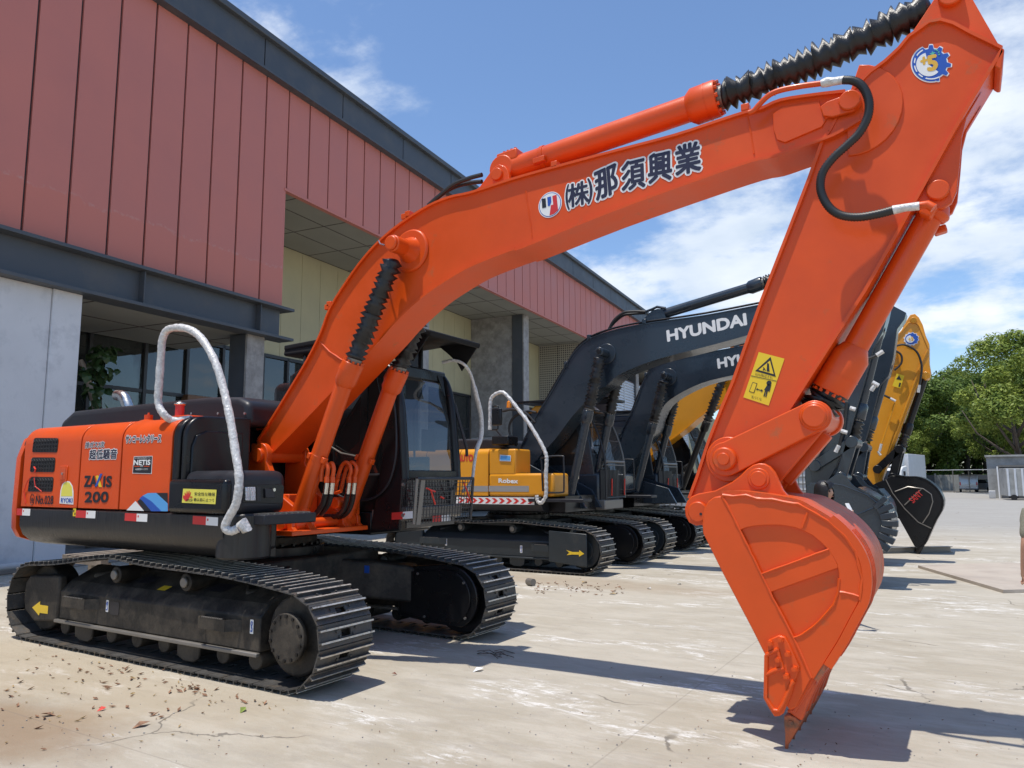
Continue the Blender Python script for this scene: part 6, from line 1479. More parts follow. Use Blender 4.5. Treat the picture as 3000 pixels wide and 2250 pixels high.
arm2=[(2520,790),(2560,768),(2586,765),(2608,778),(2622,800),(2612,860),(2598,930),(2585,975),(2560,1020),(2530,1130),(2490,1270),(2450,1370),(2415,1430),(2385,1455),(2362,1450),(2358,1400),(2362,1290),(2375,1150),(2400,960),(2440,850)]
bk2=[(2362,1425),(2378,1415),(2416,1413),(2445,1393),(2464,1386),(2481,1396),(2495,1418),(2512,1432),(2540,1448),(2565,1463),(2589,1485),(2601,1507),(2608,1535),(2604,1560),(2589,1590),(2570,1612),(2545,1650),(2510,1680),(2490,1690),(2440,1610),(2395,1520),(2365,1460)]
m2,bm2,cb2,ar2,kb2=rig('yellow bodied excavator with slate boom, nearest behind the orange one',13.67,'yellow','navy','frameN',bt2,bb2,(1757,1030),13.38,arm2,13.45,None,bk2,13.15,'navy',
   [(((2387,1364)),(2495,1295)),] and [(((2387,1364),(2495,1295)),.1),(((2495,1295),(2463,1400)),.1)],((2578,967),(2500,1285)),12.35,
   dict(gl=.56,acyl=[b4(640,480),b4(1380,255),b4(1470,220),b4(1600,175)],shell=(7,19),tooth=(2500,1690),toothdir=(-.25,0,-1),cab='navy',roof='yellow',bucket_welds=[[(2416,1413),(2470,1422),(2540,1450),(2590,1490)],[(2505,1510),(2560,1487)]]))
m3,bm3,cb3,ar3,kb3=rig('all slate excavator standing third in the row, smaller lettering showing',17.0,'navy','navy','frameN',
   [(1790,1395),(1799,1340),(1826,1255),(1860,1190),(1885,1120),(1905,1085),(1925,1068),(1960,1050),(2010,1040),(2075,1033),(2200,1010),(2330,985),(2440,965),(2520,950)],
   [(1825,1400),(1840,1370),(1880,1310),(1915,1260),(1925,1225),(1945,1185),(1975,1160),(2020,1135),(2080,1112),(2200,1085),(2330,1050),(2440,1020),(2530,1000)],
   (1945,1100),16.70,
   [(2590,893),(2612,893),(2655,916),(2650,935),(2628,965),(2617,1050),(2604,1100),(2580,1130),(2540,1280),(2500,1400),(2470,1430),(2448,1425),(2455,1330),(2480,1150),(2530,980)],16.8,None,
   [(2440,1420),(2470,1405),(2500,1390),(2520,1395),(2540,1420),(2570,1435),(2600,1470),(2610,1510),(2600,1545),(2580,1580),(2550,1620),(2520,1640),(2480,1560),(2445,1480)],16.5,'navy',
   [(((2460,1370),(2530,1310)),.1),(((2530,1310),(2515,1398)),.1)],((2602,1075),(2538,1290)),15.7,
   dict(gl=.56,acyl=[(2050,1000),(2200,960),(2230,950),(2290,935)],shell=(5,12),tooth=(2515,1640),toothdir=(-.25,0,-1),cab='navy',roof='navy'))
m4,bm4,cb4,ar4,kb4=rig('yellow boom excavator with black bucket, farthest in the row',20.1,'navy','yellow','frameN',
   [(1838,1345),(1870,1290),(1933,1205),(1990,1130),(2040,1080),(2085,1050),(2140,1030),(2240,1020),(2400,1010),(2550,1000),(2620,1005)],
   [(1862,1385),(1900,1340),(1948,1300),(2000,1262),(2045,1224),(2085,1195),(2125,1177),(2180,1160),(2260,1140),(2400,1105),(2550,1078),(2632,1068)],
   (2120,1095),19.85,
   [(2538,1420),(2545,1356),(2553,1259),(2574,1188),(2595,1112),(2621,989),(2638,972),(2659,934),(2667,922),(2680,919),(2692,930),(2703,951),(2711,981),(2722,1006),(2722,1027),(2722,1061),(2727,1091),(2722,1107),(2711,1114),(2701,1106),(2680,1145),(2621,1306),(2582,1410),(2560,1422)],19.9,None,
   [(2540,1429),(2572,1413),(2594,1405),(2610,1394),(2621,1394),(2656,1399),(2684,1399),(2711,1407),(2735,1424),(2751,1443),(2761,1467),(2757,1494),(2741,1521),(2722,1562),(2708,1592),(2690,1606),(2679,1600),(2635,1521),(2590,1486),(2560,1468),(2545,1448)],19.5,'black',
   [(((2571,1375),(2635,1316)),.1),(((2635,1316),(2615,1398)),.1)],((2712,1098),(2641,1308)),18.95,
   dict(gl=.56,acyl=[(2200,985),(2500,945),(2530,942),(2655,945)],shell=(4,16),tooth=(2694,1602),toothdir=(-.30,0,-1),cab='black',roof='black',bucket_welds=[[(2595,1405),(2615,1445),(2650,1490),(2690,1530),(2728,1548)],[(2650,1480),(2700,1432)],[(2703,1533),(2722,1505),(2733,1470),(2728,1448),(2705,1432),(2660,1426),(2622,1440)]]))
# wear blocks round the back of the slate bucket
ORG[0]=Vector(m2.location)
wq=[(2572,1466),(2588,1480),(2600,1500),(2607,1522),(2608,1545),(2602,1567),(2592,1587),(2578,1605)]
for a,b_ in zip(wq,wq[1:]):
    A_,B_=P(*a,13.2),P(*b_,13.2); MB().obox((A_+B_)/2,((B_-A_).length*.78,.24,.16),B_-A_,(0,1,0)).build('wear_block',M['navy'],kb2,bevel=.01)
# boom lettering
def tl_(body,A,B,h,Y,par,col='white',off=.03,slant=0): 
    ORG[0]=Vector(par.parent.location) if par.parent.type=='EMPTY' else ORG[0]
    A,B=P(*A,Y),P(*B,Y); u=(B-A).normalized(); up=Vector((-u.z,0,u.x)); up=(up*.6+Vector((0,0,1))*.4).normalized()
    return text(body,A,B,h*A.length/CAM_F,col,par,off,'lettering',up=up,lift=.003,slant=slant)
tl_('HYUNDAI',(1957,1000),(2187,951),30,13.40,bm2,off=.05)
tl_('HYUNDAI',(2105,1079),(2300,1040),26,16.72,bm3,off=.05)
ORG[0]=Vector(m2.location)
dr=[c for c in m2.children if c.name.startswith('tool_box')][0]
text('Robex',P(*b2(308,868),12.35),P(*b2(462,873),12.35),P(*b2(300,835),12.35).z-P(*b2(300,868),12.35).z,'white',dr,.05,'lettering',lift=.004)
text('AUTO',P(*b2(-25,695),12.35),P(*b2(98,695),12.35),P(*b2(60,642),12.35).z-P(*b2(60,695),12.35).z,'redp',[c for c in m2.children if c.name.startswith('engine_door')][0],.04,'lettering',lift=.004)
M['stripeg']=mat('grey_stripe',(.30,.29,.28),.4)
for a,b_,y_ in((20,222,12.35),(228,552,12.35)): 
    A,B=P(*b2(a,915),y_),P(*b2(b_,918),y_); MB().box(A.x,B.x,y_-.004,y_-.001,A.z-.06,A.z+.05).build('stripe',M['stripeg'],m2)
q=[p(*b2(*v),12.35) for v in((318,642),(406,648),(405,697),(316,693))]; s_=MB().prism(q,12.345,12.349).build('plate_sticker',M['white'],m2); q=[p(*b2(*v),12.35) for v in((322,648),(402,653),(401,690),(320,688))]; MB().prism(q,12.342,12.3445).build('plate_sticker_field',M['lbluep'],s_)
# chevron band on the skirt
yb=12.35-.01; A,B=P(*b2(-40,974),yb),P(*b2(596,990),yb); C_=P(*b2(596,1048),yb); hh=B.z-C_.z; zt_=B.z
bn_=MB().box(A.x,B.x,yb-.004,yb-.001,zt_-hh,zt_).build('chevron_band',M['white'],m2)
n=11
for k in range(n):
    xx=A.x+.06+(B.x-A.x-.05)*k/n; w_=(B.x-A.x)/n
    MB().prism([(xx,zt_-hh*.12),(xx+w_*.42,zt_-hh*.12),(xx+w_*.85,zt_-hh*.5),(xx+w_*.42,zt_-hh*.88),(xx,zt_-hh*.88),(xx+w_*.40,zt_-hh*.5)],yb-.006,yb-.0045).build('chevron',M['redp'],bn_)
# wrapped handrail, mirror and beacon of the yellow machine
hq=cr([P(*b2(*v),12.3) for v in((235,440),(238,330),(240,220),(262,165),(330,135),(380,170),(470,280),(560,400),(650,550),(690,640),(695,700),(690,800),(692,900),(688,980),(655,1030),(625,1020),(615,970))],8)
MB().tube(hq,[.036*(1+.1*math.sin(i*1.7)) for i in range(len(hq))],10).build('handrail',M['silver'],m2,label='handrail wrapped in white film')
mi=MB().box(p(*b2(258,300),12.25)[0],p(*b2(336,300),12.25)[0],12.2,12.27,p(*b2(300,405),12.25)[1],p(*b2(300,265),12.25)[1]).build('mirror',M['black'],m2,bevel=.03,seg=3)
MB().tube(cr([P(*b2(*v),12.25) for v in((262,262),(262,250),(300,248),(305,265),(305,285))],3),.012,6).build('mirror_bracket',M['black'],mi)
MB().tube(cr([P(*b2(*v),12.4) for v in((300,405),(298,435),(250,440))],3),.012,6).build('mirror_bracket',M['black'],mi)
c=P(*b2(392,262),13.9); MB().tube([c,c+Vector((0,0,.02)),c+Vector((0,0,.13)),c+Vector((0,0,.16))],[.06,.06,.05,.01],14).build('beacon',M['amber'],m2)
c=P(*b2(318,540),12.9); MB().box(c.x-.14,c.x+.25,12.8,13.2,c.z-.06,c.z+.12).build('battery_box',M['black'],m2,bevel=.02)
for k,pts_ in enumerate([((340,290),(420,275),(520,300),(600,380)),((450,570),(400,480),(395,400),(440,330),(540,290),(610,300)),((290,440),(330,490),(380,560))]):
    MB().tube(cr([P(*b2(*v),13.1+.05*k) for v in pts_],6),.026,8).build('hydraulic_hose',M['hose'],m2)
# twin hoses over the second boom
for k in range(2): MB().tube(cr([P(*q,13.55+.1*k) for q in (b3(1610,345),b3(1660,262+22*k),b3(1740,200+22*k),b3(1830,188+20*k),b3(1935,190+12*k))],6),.028,8).build('hydraulic_hose',M['hose'],m2)
MB().tube([P(*b3(1935,190),13.55),P(*b3(1985,172),13.55),P(*b3(2035,148),13.55),P(*b3(2110,160),13.55)],.026,8).build('boom_pipe',M['navy'],m2)
# arrow and hook stickers on the second machine's track frame
def fY(n): return 12.35+.10
m=MB(); a=13.67-1.32+.0
ar_=[(855,1415),(905,1430),(960,1430),(960,1415),(1000,1445),(958,1468),(958,1452),(905,1450),(858,1455),(880,1436)]
MB().prism([p(*b2(*v),a) for v in ar_],a-.004,a-.001).build('arrow_sticker',M['arrow'],m2)
# gland panel at the front of the frame, painted smooth
MB().prism([(-6.75,.22),(-6.75,.78),(-5.98,.74),(-5.98,.16)],a,a+.05).build('frame_cover',M['frameN'],m2,bevel=.01)
for px_,py_,h_ in((1307,1578,20),(1527,1598,22)):
    hook(px_,py_,h_,13.67-1.32+.10,m2)
for x0_,x1_,y_ in((1230,1302,1573),(1558,1622,1595)): step_bracket(x0_,x1_,y_,.12,13.67-1.32+.10,M['frameN'],m2)
# arm hoses, fittings and stickers
ORG[0]=Vector(m2.location)
for pts_ in [((2500,800),(2480,880),(2470,980),(2480,1050)),((2440,1010),(2500,975),(2550,960)),((2530,1055),(2560,1045),(2590,1030)),((2456,1160),(2450,1230),(2415,1300),(2395,1330)),((2480,1180),(2470,1260),(2455,1320))]:
    MB().tube(cr([P(*v,13.36) for v in pts_],5),.026,8).build('hydraulic_hose',M['hose'],m2)
for a,b_ in(((2568,1041),(2588,1029)),((2403,1295),(2398,1322)),((2458,1305),(2448,1325)),((2490,1195),(2506,1200)),((2464,1262),(2482,1268)),((2556,1120),(2574,1130)),((2562,1130),(2552,1145))):
    MB().tube([P(*a,13.3),P(*b_,13.3)],.034,8).build('hose_fitting',M['silver'],m2)
MB().tube(cr([P(2398,1322,13.3),P(2394,1333,13.3),P(2382,1340,13.3)],4),.03,8).build('hose_fitting',M['bgrey'],m2)
q=[p(*v,13.44) for v in((2398,1098),(2418,1098),(2410,1155),(2396,1150))]; MB().prism(q,13.43,13.44).build('warning_sticker',M['yelp'],m2)
ORG[0]=Vector(m4.location)
q=[p(*v,19.88) for v in((2627,1094),(2650,1101),(2638,1138),(2614,1131))]; s_=MB().prism(q,19.87,19.88).build('warning_sticker',M['yelp'],m4)
q=[p(*v,19.88) for v in((2634,1099),(2641,1114),(2626,1111))]; MB().prism(q,19.866,19.87).build('warning_mark',M['ink'],s_); q=[p(*v,19.88) for v in((2635,1121),(2640,1122),(2637,1134),(2632,1133))]; MB().prism(q,19.866,19.87).build('warning_mark',M['ink'],s_)
c=P(2670,993,19.88)
MB().prism([(c.x+(.17 if k%2 else .145)*math.cos(R(15*k)),c.z+(.17 if k%2 else .145)*math.sin(R(15*k))) for k in range(24)],19.88,19.89).build('gear_logo',M['white'],m4)
o=MB().prism([(c.x+(.155 if (k%2 and (k<7 or k>19)) else .13)*math.cos(R(15*k)),c.z+(.155 if (k%2 and(k<7 or k>19)) else .13)*math.sin(R(15*k))) for k in range(24)],19.872,19.879).build('gear_field',M['bluep'],m4)
MB().prism([(c.x-.02+.09*math.cos(R(15*k)),c.z+.09*math.sin(R(15*k))) for k in range(6,24)],19.866,19.871).build('gear_sector',M['white'],o)
text('+5',P(2662,1000,19.86),P(2676,998,19.86),.09,'goldp',o,.04,'lettering',lift=.004)
for pts_ in [((2620,1015),(2650,1010),(2685,1030),(2700,1070),(2697,1110),(2692,1135)),((2620,1025),(2640,1040),(2640,1065),(2620,1085)),((2590,1158),(2605,1165),(2620,1172))]:
    MB().tube(cr([P(*v,19.75) for v in pts_],6),.024,8).build('hydraulic_hose',M['hose'],m4)
MB().tube([P(2622,1180,19.8),P(2583,1300,19.8)],.022,8).build('boom_pipe',M['yellow'],m4)
for a,b_ in(((2608,1167),(2624,1175)),((2582,1300),(2577,1322)),((2572,1322),(2580,1334)),((2694,1128),(2690,1150))): MB().tube([P(*a,19.74),P(*b_,19.74)],.03,8).build('hose_fitting',M['silver'],m4)
MB().cyl(P(2613,1038,19.8),P(2613,1038,19.9),.13,24).build('boom_boss',M['yellow'],m4,bevel=.01); 
MB().cyl(P(2676,938,19.84),P(2676,938,19.9),.07,20).build('arm_pin',M['yellow'],m4,bevel=.01); MB().cyl(P(2713,1100,19.84),P(2713,1100,19.9),.09,20).build('arm_pin',M['yellow'],m4,bevel=.01)
MB().tube([P(*v,19.89) for v in((2628,985),(2640,972),(2662,946),(2678,943),(2692,952),(2708,990),(2720,1020))],.02,6).build('arm_flange',M['yellow'],m4)
MB().tube([P(*v,19.89) for v in((2718,1025),(2700,1060),(2672,1140),(2613,1300),(2575,1405))],.02,6).build('arm_flange',M['yellow'],m4)
ORG[0]=Vector(m4.location)
A,B=P(2676,1475,19.48),P(2706,1449,19.48); u=(B-A).normalized(); text('SANY',A,B,.14,'redp',kb4,.006,'lettering',up=(Vector((-u.z,0,u.x))),lift=.02)
# long I-beam under the black bucket
ORG[0]=Vector((0,0,0)); a=PG(2572,1622);b_=PG(2785,1618)
m=MB(); c=(a+b_)/2; d=b_-a; 
for z_ in(.01,.13): m.obox(c+Vector((0,0,z_)),(d.length,.16,.015),d,(0,0,1))
m.obox(c+Vector((0,0,.07)),(d.length,.02,.11),d,(0,0,1))
tag(m.build('steel_beam',M['bgrey'],wh=c),'grey steel beam lying on the ground under the black bucket','steel beam')

# ================================================================ PEOPLE
M['skin']=mat('skin',(.52,.30,.20),.5,var=.05,vscale=8)
M['lips']=mat('lips',(.36,.12,.09),.5)
M['hair']=mat('black_hair',(.012,.010,.010),.42,bump=.25,bscale=60)
M['shirtb']=mat('dark_shirt',(.03,.03,.035),.8,bump=.2,bscale=60); M['shirtg']=mat('grey_green_shirt',(.25,.25,.19),.8,bump=.3,bscale=40)
M['trous']=mat('blue_jeans',(.05,.06,.09),.85,bump=.2,bscale=90)
def skinmesh(name,verts,edges,mat_,parent,sub=2,root=0):
    me=bpy.data.meshes.new(name); me.from_pydata([v[:3] for v in verts],edges,[]); me.update()
    o=link(name,me,mat_,parent)
    sm=o.modifiers.new('skin','SKIN'); sm.use_smooth_shade=True
    if not me.skin_vertices: me.attributes  # created by the modifier
    lay=me.skin_vertices[0].data if me.skin_vertices else None
    if lay is None:
        bpy.context.view_layer.objects.active=o; bpy.ops.mesh.customdata_skin_add(); lay=me.skin_vertices[0].data
    for i,v in enumerate(verts): r_=v[3]; lay[i].radius=r_ if isinstance(r_,tuple) else (r_,r_)
    lay[root].use_root=True
    ss=o.modifiers.new('sub','SUBSURF'); ss.levels=sub; ss.render_levels=sub
    return o
def person(label,loc,rz,h,shirt,arms):
    "local +x is forward, +y is the person's left"
    s=h/1.70; pr=thing('person',label,'person',loc,rz); ORG[0]=Vector((0,0,0))
    V=[];E=[]
    def v(x,y,z,r): V.append((x*s,y*s,z*s,(r[0]*s,r[1]*s) if isinstance(r,tuple) else r*s)); return len(V)-1
    def e(*a): 
        for i,j in zip(a,a[1:]): E.append((i,j))
    pel=v(0,0,.95,(.13,.10)); wa=v(0,0,1.08,(.115,.09)); ch=v(0,0,1.26,(.14,.10)); ns=v(0,0,1.40,(.08,.07)); nk=v(.01,0,1.46,.05); hd=v(.02,0,1.55,.07)
    e(pel,wa,ch,ns,nk,hd)
    for sg in(-1,1):
        hip=v(0,sg*.09,.88,.085); kn=v(.02,sg*.10,.48,.055); an=v(-.01,sg*.11,.09,.036); toe=v(.14,sg*.12,.035,.032); e(pel,hip,kn,an,toe)
        a=arms[0 if sg<0 else 1]
        sh=v(0,sg*.165,1.36,.052); el=v(*a[0],.036); wr=v(*a[1],.026); e(ch,sh,el,wr)
        W=Vector(a[1]); d=(Vector(a[2])-W).normalized(); pm=v(*(W+d*.055),(.034,.020)); e(wr,pm)
        side=Vector((0,sg,0)).cross(d); side=side.normalized() if side.length>.1 else Vector((1,0,0)); nrm=d.cross(side)
        for k,(of,ln) in enumerate(((-.030,.062),(-.010,.072),(.010,.068),(.029,.052))):
            b0=W+d*.085+side*of; c0=v(*b0,.0095); c1=v(*(b0+d*ln*.55),.0085); c2=v(*(b0+d*ln*.95+nrm*.018*sg),.0075); e(pm,c0,c1,c2)
        t0=v(*(W+d*.035-side*.038),.011); t1=v(*(W+d*.075-side*.060),.009); e(pm,t0,t1)
    skinmesh('body',V,E,M['skin'],pr,2,0)
    # head
    hm=MB(); C0=Vector((.025*s,0,1.60*s)); n1_,n2_=18,24; vs=[];fs=[]
    for i in range(n1_+1):
        ph=math.pi*i/n1_
        for j in range(n2_):
            th=2*math.pi*j/n2_; x=math.sin(ph)*math.cos(th); y=math.sin(ph)*math.sin(th); z=math.cos(ph)
            rx,ry,rz_=.098,.076,.118
            if z<0: rx*=1-.22*(-z)**1.5*(1 if x<0 else .3); ry*=1-.30*(-z)**1.5
            q=Vector((x*rx,y*ry,z*rz_))
            if x>0:
                q.x+=.022*math.exp(-((y*ry/.014)**2))*math.exp(-(((z*rz_+.018)/.020)**2))          # nose
                q.x+=.010*math.exp(-((y*ry/.022)**2))*math.exp(-(((z*rz_+.058)/.012)**2))          # mouth
                q.x+=.012*math.exp(-((y*ry/.025)**2))*math.exp(-(((z*rz_+.098)/.016)**2))          # chin
                for sy in(-1,1): q.x-=.010*math.exp(-(((y*ry-sy*.030)/.014)**2))*math.exp(-(((z*rz_-.005)/.012)**2))
            vs.append(C0+q*s)
        if i:
            for j in range(n2_): a=(i-1)*n2_+j;b=(i-1)*n2_+(j+1)%n2_; fs.append((a,b,b+n2_,a+n2_))
    hm.add(vs,fs); ho=hm.build('head',M['skin'],pr,ang=180)
    for sy in(-1,1):
        MB().tube([C0+Vector((.080,sy*.030,.006))*s,C0+Vector((.093,sy*.030,.006))*s],[.012*s,.008*s],8).build('eye',M['ink'],ho)
        MB().tube([C0+Vector((-.0,sy*.078,.02))*s,C0+Vector((-.01,sy*.088,.0))*s,C0+Vector((0,sy*.079,-.03))*s],[.006*s,.008*s,.005*s],8).build('ear',M['skin'],ho)
        MB().tube([C0+Vector((.096,sy*.018,.028))*s,C0+Vector((.092,sy*.042,.030))*s],.004*s,6).build('eyebrow',M['hair'],ho)
    MB().tube([C0+Vector((.098,-.018,-.056))*s,C0+Vector((.106,0,-.056))*s,C0+Vector((.098,.018,-.056))*s],.0035*s,6).build('mouth',M['lips'],ho)
    return pr,s,C0
def torso(pr,s,arms,shirt,sleeve=.55):
    V=[];E=[]
    def v(x,y,z,r): V.append((x*s,y*s,z*s,(r[0]*s,r[1]*s) if isinstance(r,tuple) else r*s)); return len(V)-1
    a=v(0,0,.90,(.155,.125)); b=v(0,0,1.08,(.140,.112)); c=v(0,0,1.27,(.160,.118)); d=v(0,0,1.40,(.095,.08)); E+=[(a,b),(b,c),(c,d)]
    for sg in(-1,1):
        ar=arms[0 if sg<0 else 1]; sh=v(0,sg*.17,1.36,.072); E.append((c,sh)); S=Vector((0,sg*.17,1.36)); m_=S.lerp(Vector(ar[0]),sleeve*1.6 if sleeve<.6 else 1); k=v(*m_,.058); E.append((sh,k))
    skinmesh('shirt',V,E,shirt,pr)
    V=[];E=[]; a=v(0,0,.96,(.148,.118)); 
    for sg in(-1,1): h_=v(0,sg*.09,.86,.100); k=v(.02,sg*.10,.48,.072); f=v(-.01,sg*.11,.10,.058); E+=[(a,h_),(h_,k),(k,f)]
    skinmesh('trousers',V,E,M['trous'],pr)
    for sg in(-1,1): MB().tube([Vector((-.07,sg*.11,.045))*s,Vector((0,sg*.11,.06))*s,Vector((.10,sg*.12,.045))*s,Vector((.17,sg*.12,.03))*s],[.035*s,.048*s,.042*s,.025*s],10).build('shoe',M['ink'],pr)
# woman behind the orange bucket, looking down at her phone
hd=P(2415,1440,9.6); arms=(((.10,-.24,1.12),(.30,-.12,1.30),(.36,-.08,1.36)),((.06,.24,1.10),(.26,.12,1.16),(.34,.08,1.2)))
pr,s,C0=person('woman with black bobbed hair looking at a phone behind the orange bucket',(hd.x-.02,9.6,0),R(-22),hd.z/1.60*1.70,M['shirtb'],arms)
torso(pr,s,arms,M['shirtb'])
hm=MB(); n=28
for layer,(rx,ry,zt_,zb_) in enumerate(((.118,.098,.125,-.085),)):
    vs=[];fs=[];rows=12
    for i in range(rows+1):
        t=i/rows; ph=math.pi*.5*min(1,t*1.7); z=zt_*math.cos(ph) if t<.59 else zt_*0+ (t-.59)/.41*zb_
        sc_r=math.sin(ph) if t<.59 else 1-.08*(t-.59)
        for j in range(n):
            th=R(38)+ (R(360-76))*j/(n-1)
            if t<.45: th=2*math.pi*j/(n-1)+R(0)
            elif t<.59: k_=(t-.45)/.14; th=(2*math.pi*j/(n-1))*(1-k_)+(R(38)+R(284)*j/(n-1))*k_
            w_=1+.03*math.sin(j*2.3+i)
            vs.append(C0+Vector((-.008+math.cos(th)*rx*sc_r*w_,math.sin(th)*ry*sc_r*w_,.012+z))*s)
        if i:
            for j in range(n-1): a=(i-1)*n+j; fs.append((a,a+1,a+1+n,a+n))
    hm.add(vs,fs)
rr=random.Random(2)
for k in range(26): # fringe and loose strands
    y=-.06+.12*k/25; hm.tube([C0+Vector((.04,y*.8,.125))*s,C0+Vector((.092,y,.085))*s,C0+Vector((.103-abs(y)*.3,y*1.05,.036+rr.uniform(-.01,.01)))*s],[.008*s,.008*s,.002*s],5)
for k in range(40):
    th=R(50+260*k/39); hm.tube([C0+Vector((math.cos(th)*.11,math.sin(th)*.094,0))*s,C0+Vector((math.cos(th)*.112,math.sin(th)*.098,-.07))*s,C0+Vector((math.cos(th)*.100,math.sin(th)*.090,-.125+rr.uniform(-.01,.012)))*s],[.014*s,.013*s,.003*s],5)
hm.build('hair',M['hair'],pr,ang=80)
MB().obox(Vector((.375,-.07,1.40))*s,(.012,.075,.15),(1,0,.5),(-.5,0,1)).build('phone_in_hand',M['white'],pr,bevel=.004)
# man cut off by the right edge
d=at_dist(3068,8.9); arms=(((-.02,-.23,1.08),(.04,-.25,.84),(.06,-.25,.76)),((-.03,.235,1.08),(.03,.25,.84),(.05,.25,.76)))
pr,s,C0=person('man in a grey green T-shirt, only his arm inside the right edge',(d.x,d.y,0),R(100),1.72,M['shirtg'],arms)
torso(pr,s,arms,M['shirtg'])
MB().tube([C0+Vector((-.02,0,.125))*s,C0+Vector((-.02,0,.10))*s,C0+Vector((-.025,0,.05))*s,C0+Vector((-.03,0,0))*s],[.03*s,.085*s,.104*s,.095*s],18).build('hair',M['hair'],pr)

# ================================================================ THINGS BEHIND THE MACHINE
def BF(px,py,D):
    y,z=F(px,py,D); q=bn*(-D)+bd*y; return Vector((q.x,q.y,z))
M['palletw']=mat('grey_pallet_wood',(.22,.18,.14),.85,var=.3,vscale=4,stretch=(1,6,1))
a=PX(235,1600,-12.2); b_=PX(600,1585,-12.2)
pt=thing('pallet','old wooden pallet stack lying behind the orange machine tail','pallet',(-12.2,(a.y+b_.y)/2,0)); ORG[0]=Vector((0,0,0)); L_=(b_.y-a.y)
for z_ in(.06,.42):
    for k in range(5): MB().box(-.5+k*.24,-.36+k*.24,-L_/2,L_/2,z_+.10,z_+.125).build('board',M['palletw'],pt)
    for k in range(4): MB().box(-.5,.6,-L_/2+k*(L_-.12)/3,-L_/2+.12+k*(L_-.12)/3,z_,z_+.10).build('bearer',M['palletw'],pt)
for k in range(4): MB().box(-.1,.3,-L_/2+.2+k*.7,-L_/2+.35+k*.7,.18,.42).build('block',M['palletw'],pt)
M['straw']=mat('dead_fronds',(.30,.20,.09),.85,var=.4,vscale=20)
c=PX(505,1577,-12.1); pf=MB(); rr=random.Random(8); ORG[0]=Vector((0,0,0))
for k in range(70):
    b0=Vector((c.x+rr.uniform(-.1,.1),c.y+rr.uniform(-.4,.4),.56)); a=rr.uniform(0,6.28); l_=rr.uniform(.15,.4)
    pf.tube(cr([b0+Vector((0,0,.14)),b0+Vector((math.cos(a)*l_*.5,math.sin(a)*l_*.5,.20)),b0+Vector((math.cos(a)*l_,math.sin(a)*l_,rr.uniform(-.12,.1)))],3),[.012]*6+[.003],4)
tag(pf.build('dead_plant',M['straw'],wh=(c.x,c.y,.56)),'heap of dry brown fronds lying on the wooden pallet','dead plant',kind='stuff')
c=PX(550,1577,-12.15); tag(MB().box(c.x-.2,c.x+.15,c.y-.14,c.y+.14,.56,.78).build('foam_box',M['white'],bevel=.01,wh=(c.x,c.y,.56)),'small white box beside the dry fronds on the pallet','box')
# leaning trunk and fig plant by the glass
pt=thing('potted_fig','leafy green fig plant with a leaning pale trunk before the hall windows','plant',BF(290,1400,17.2)); base=BF(290,1400,17.2); base.z=.1; pt.location=base; ORG[0]=base
MB().tube(cr([BF(282,1210,17.2),BF(270,1160,17.2),BF(252,1095,17.2),BF(236,1055,17.3)],4),[.07]*12+[.05],8).build('trunk',mat('pale_bark',(.42,.34,.28),.8,var=.2,vscale=8),pt)
MB().tube([base,BF(296,1200,17.2),BF(294,1120,17.2),BF(290,1070,17.2)],.025,6).build('stem',M['bark'],pt)
MB().tube([base+Vector((0,0,.0)),base+Vector((0,0,.45))],[.2,.26],16).build('pot',M['bgrey'],pt)
M['fig']=mat('fig_leaf',(.035,.075,.02),.4,var=.3,vscale=4)
lm=MB(); lm.add([(0,0,0),(.07,-.09,.0),(.17,-.07,-.02),(.24,0,-.06),(.17,.07,-.02),(.07,.09,0),(.12,0,.02)],[(0,1,6),(1,2,6),(2,3,6),(3,4,6),(4,5,6),(5,0,6)])
lme=bpy.data.meshes.new('leaf'); lme.from_pydata([tuple(v) for v in lm.v],[],lm.f); rr=random.Random(12)
for k in range(150):
    px_,py_=rr.choice(((300,1040,),(275,1070),(310,1035),(262,1090),(290,1110),(270,1140),(300,1095),(285,1195)))
    q=BF(px_+rr.gauss(0,18),py_+rr.gauss(0,16),17.2+rr.uniform(-.4,.4)); l=link('leaf',lme,M['fig'],pt); l.location=q-base; l.rotation_euler=(rr.uniform(-.8,.8),rr.uniform(0,1.2),rr.uniform(0,6.28)); l.scale=[rr.uniform(.7,1.4)]*3

# ================================================================ LITTER
M['leafd']=mat('dry_leaf',(.26,.14,.08),.8,var=.5,vscale=30); M['leafy']=mat('pale_leaf',(.42,.30,.14),.8,var=.3,vscale=30)
ORG[0]=Vector((0,0,0))
def litter(rnd,n,area,mt,label,s0_,s1_):
    m=MB()
    for k in range(n):
        px_,py_=area(rnd); q=PG(px_,py_); s=rnd.uniform(s0_,s1_); a=rnd.uniform(0,6.28); u=Vector((math.cos(a),math.sin(a),rnd.uniform(-.15,.25))); v_=Vector((-math.sin(a),math.cos(a),rnd.uniform(-.3,.3)))
        c=q+Vector((0,0,.008)); m.add([c-u*s,c-u*s*.2-v_*s*.32+Vector((0,0,s*.25)),c+u*s+Vector((0,0,s*.3)),c+u*s*.1+v_*s*.35+Vector((0,0,.1*s)),c+Vector((0,0,-.004))],[(0,1,4),(1,2,4),(2,3,4),(3,0,4)])
    return tag(m.build('fallen_leaves',mt,ang=1),label,'leaves',kind='stuff')
rl=random.Random(21)
def aA(r):
    if r.random()<.45: 
        t=r.random(); return (80+t*780+r.gauss(0,25),1915+t*150+abs(r.gauss(0,22))+r.gauss(0,6))
    return (r.uniform(0,620),min(2249,r.gauss(2040,70)))
litter(rl,120,aA,M['leafd'],'brown dry leaves scattered in front of the near track',.012,.040)
litter(rl,60,aA,M['leafy'],'pale dry leaves scattered in front of the near track',.010,.030)
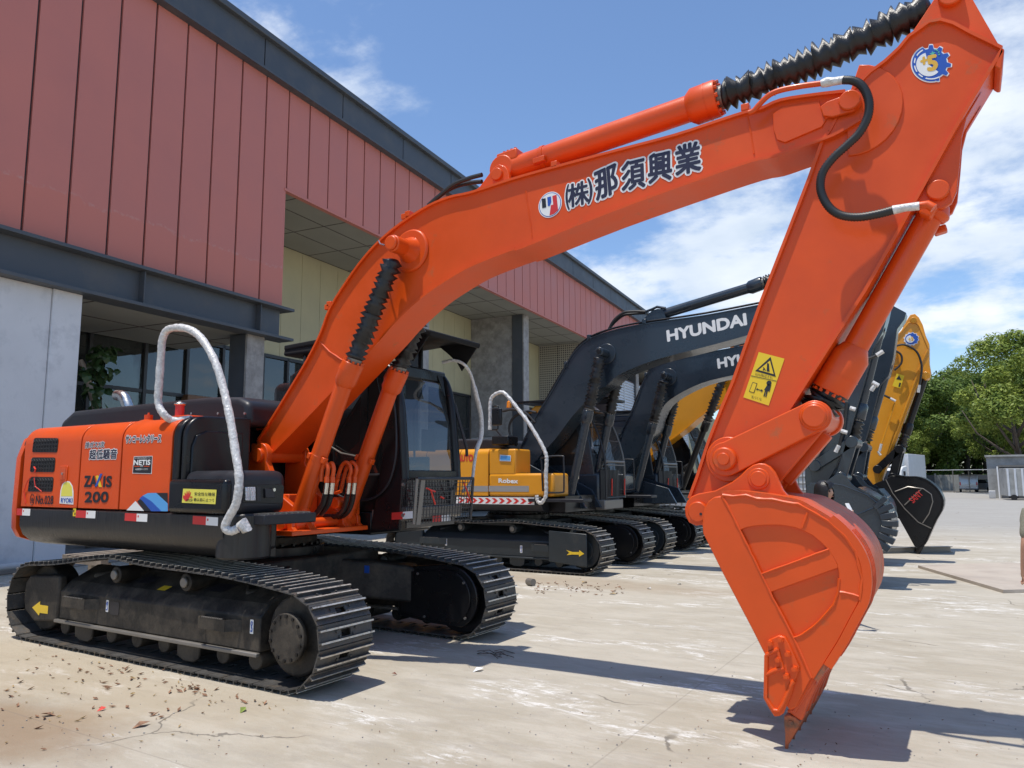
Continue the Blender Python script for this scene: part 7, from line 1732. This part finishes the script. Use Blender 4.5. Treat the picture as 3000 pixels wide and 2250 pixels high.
litter(rl,90,lambda r:(r.uniform(1560,1830),r.gauss(1722,10)),M['leafd'],'dry leaves along the yellow machine track',.012,.045)
litter(rl,120,lambda r:(r.uniform(0,3000),r.triangular(1700,2249,2249)),M['leafd'],'tiny brown crumbs scattered over the whole yard',.004,.012)
m=MB()
for k in range(220):
    q=PG(rl.uniform(0,3000),rl.triangular(1680,2249,2249)); s=rl.uniform(.003,.010); m.obox(q+Vector((0,0,s*.4)),(s,s*rl.uniform(.6,1.3),s*.8),(math.cos(k),math.sin(k),.2),(0,.2,1))
tag(m.build('grit',M['concrete']),'small stones and grit scattered over the yard','grit',kind='stuff')
def item(name,label,cat,mb,mt,at_): return tag(mb.build(name,mt,wh=at_,bevel=0),label,cat)
q=PG(1556,1716); item('tin_can','small grey tin can lying on the yard by the far orange track','can',MB().cyl(q+Vector((-.07,.02,.06)),q+Vector((.06,-.03,.06)),.058,16),M['bgrey'],q)
def scrap(px_,py_,s,col,label,name='paper_scrap'):
    q=PG(px_,py_); a=px_*.7; u=Vector((math.cos(a),math.sin(a),0)); v_=Vector((-u.y,u.x,0)); m=MB().add([q-u*s,q-v_*s*.5+Vector((0,0,s*.35)),q+u*s*.9+Vector((0,0,.02)),q+v_*s*.45+Vector((0,0,.03)),q+Vector((0,0,.012))],[(0,1,4),(1,2,4),(2,3,4),(3,0,4)])
    item(name,label,'litter',m,col,q)
scrap(1402,1966,.065,M['white'],'crumpled white scrap on the open yard before the far track'); scrap(298,2082,.035,M['redtag'],'small red plastic scrap near the left foreground','plastic_scrap')
scrap(712,2084,.05,mat('green_leaf',(.22,.28,.06),.6),'single yellow green leaf before the near track','leaf'); scrap(1990,1713,.06,M['white'],'white scrap between second machine and orange bucket'); scrap(1795,1742,.07,M['leafy'],'pale scrap lying in front of the second machine','litter_scrap')
scrap(1712,1708,.09,M['leafy'],'upright dry husk against the second machine track','dry_husk'); scrap(1902,1726,.06,M['containerw'],'grey white scrap left of the orange bucket'); scrap(140,2098,.06,M['leafd'],'large curled brown leaf in the left foreground','leaf'); scrap(415,2128,.07,M['leafd'],'dark curled leaf clump in the left foreground','leaf')
scrap(268,1945,.02,M['white'],'tiny white scrap close to the near track'); scrap(1155,1978,.03,mat('pink_scrap',(.45,.16,.12),.7),'small reddish scrap by the big crack','scrap')
m=MB()
for k in range(7):
    q=PG(1420+rl.uniform(-25,45),1912+rl.uniform(-10,10)); m.tube([q+Vector((0,0,.01)),q+Vector((rl.uniform(.05,.16),rl.uniform(-.04,.04),.03)),q+Vector((rl.uniform(.16,.3),rl.uniform(-.06,.06),.01))],.004,4)
tag(m.build('twig',M['bark'],wh=PG(1420,1912)),'thin dry twigs lying in the boom shadow','twig')
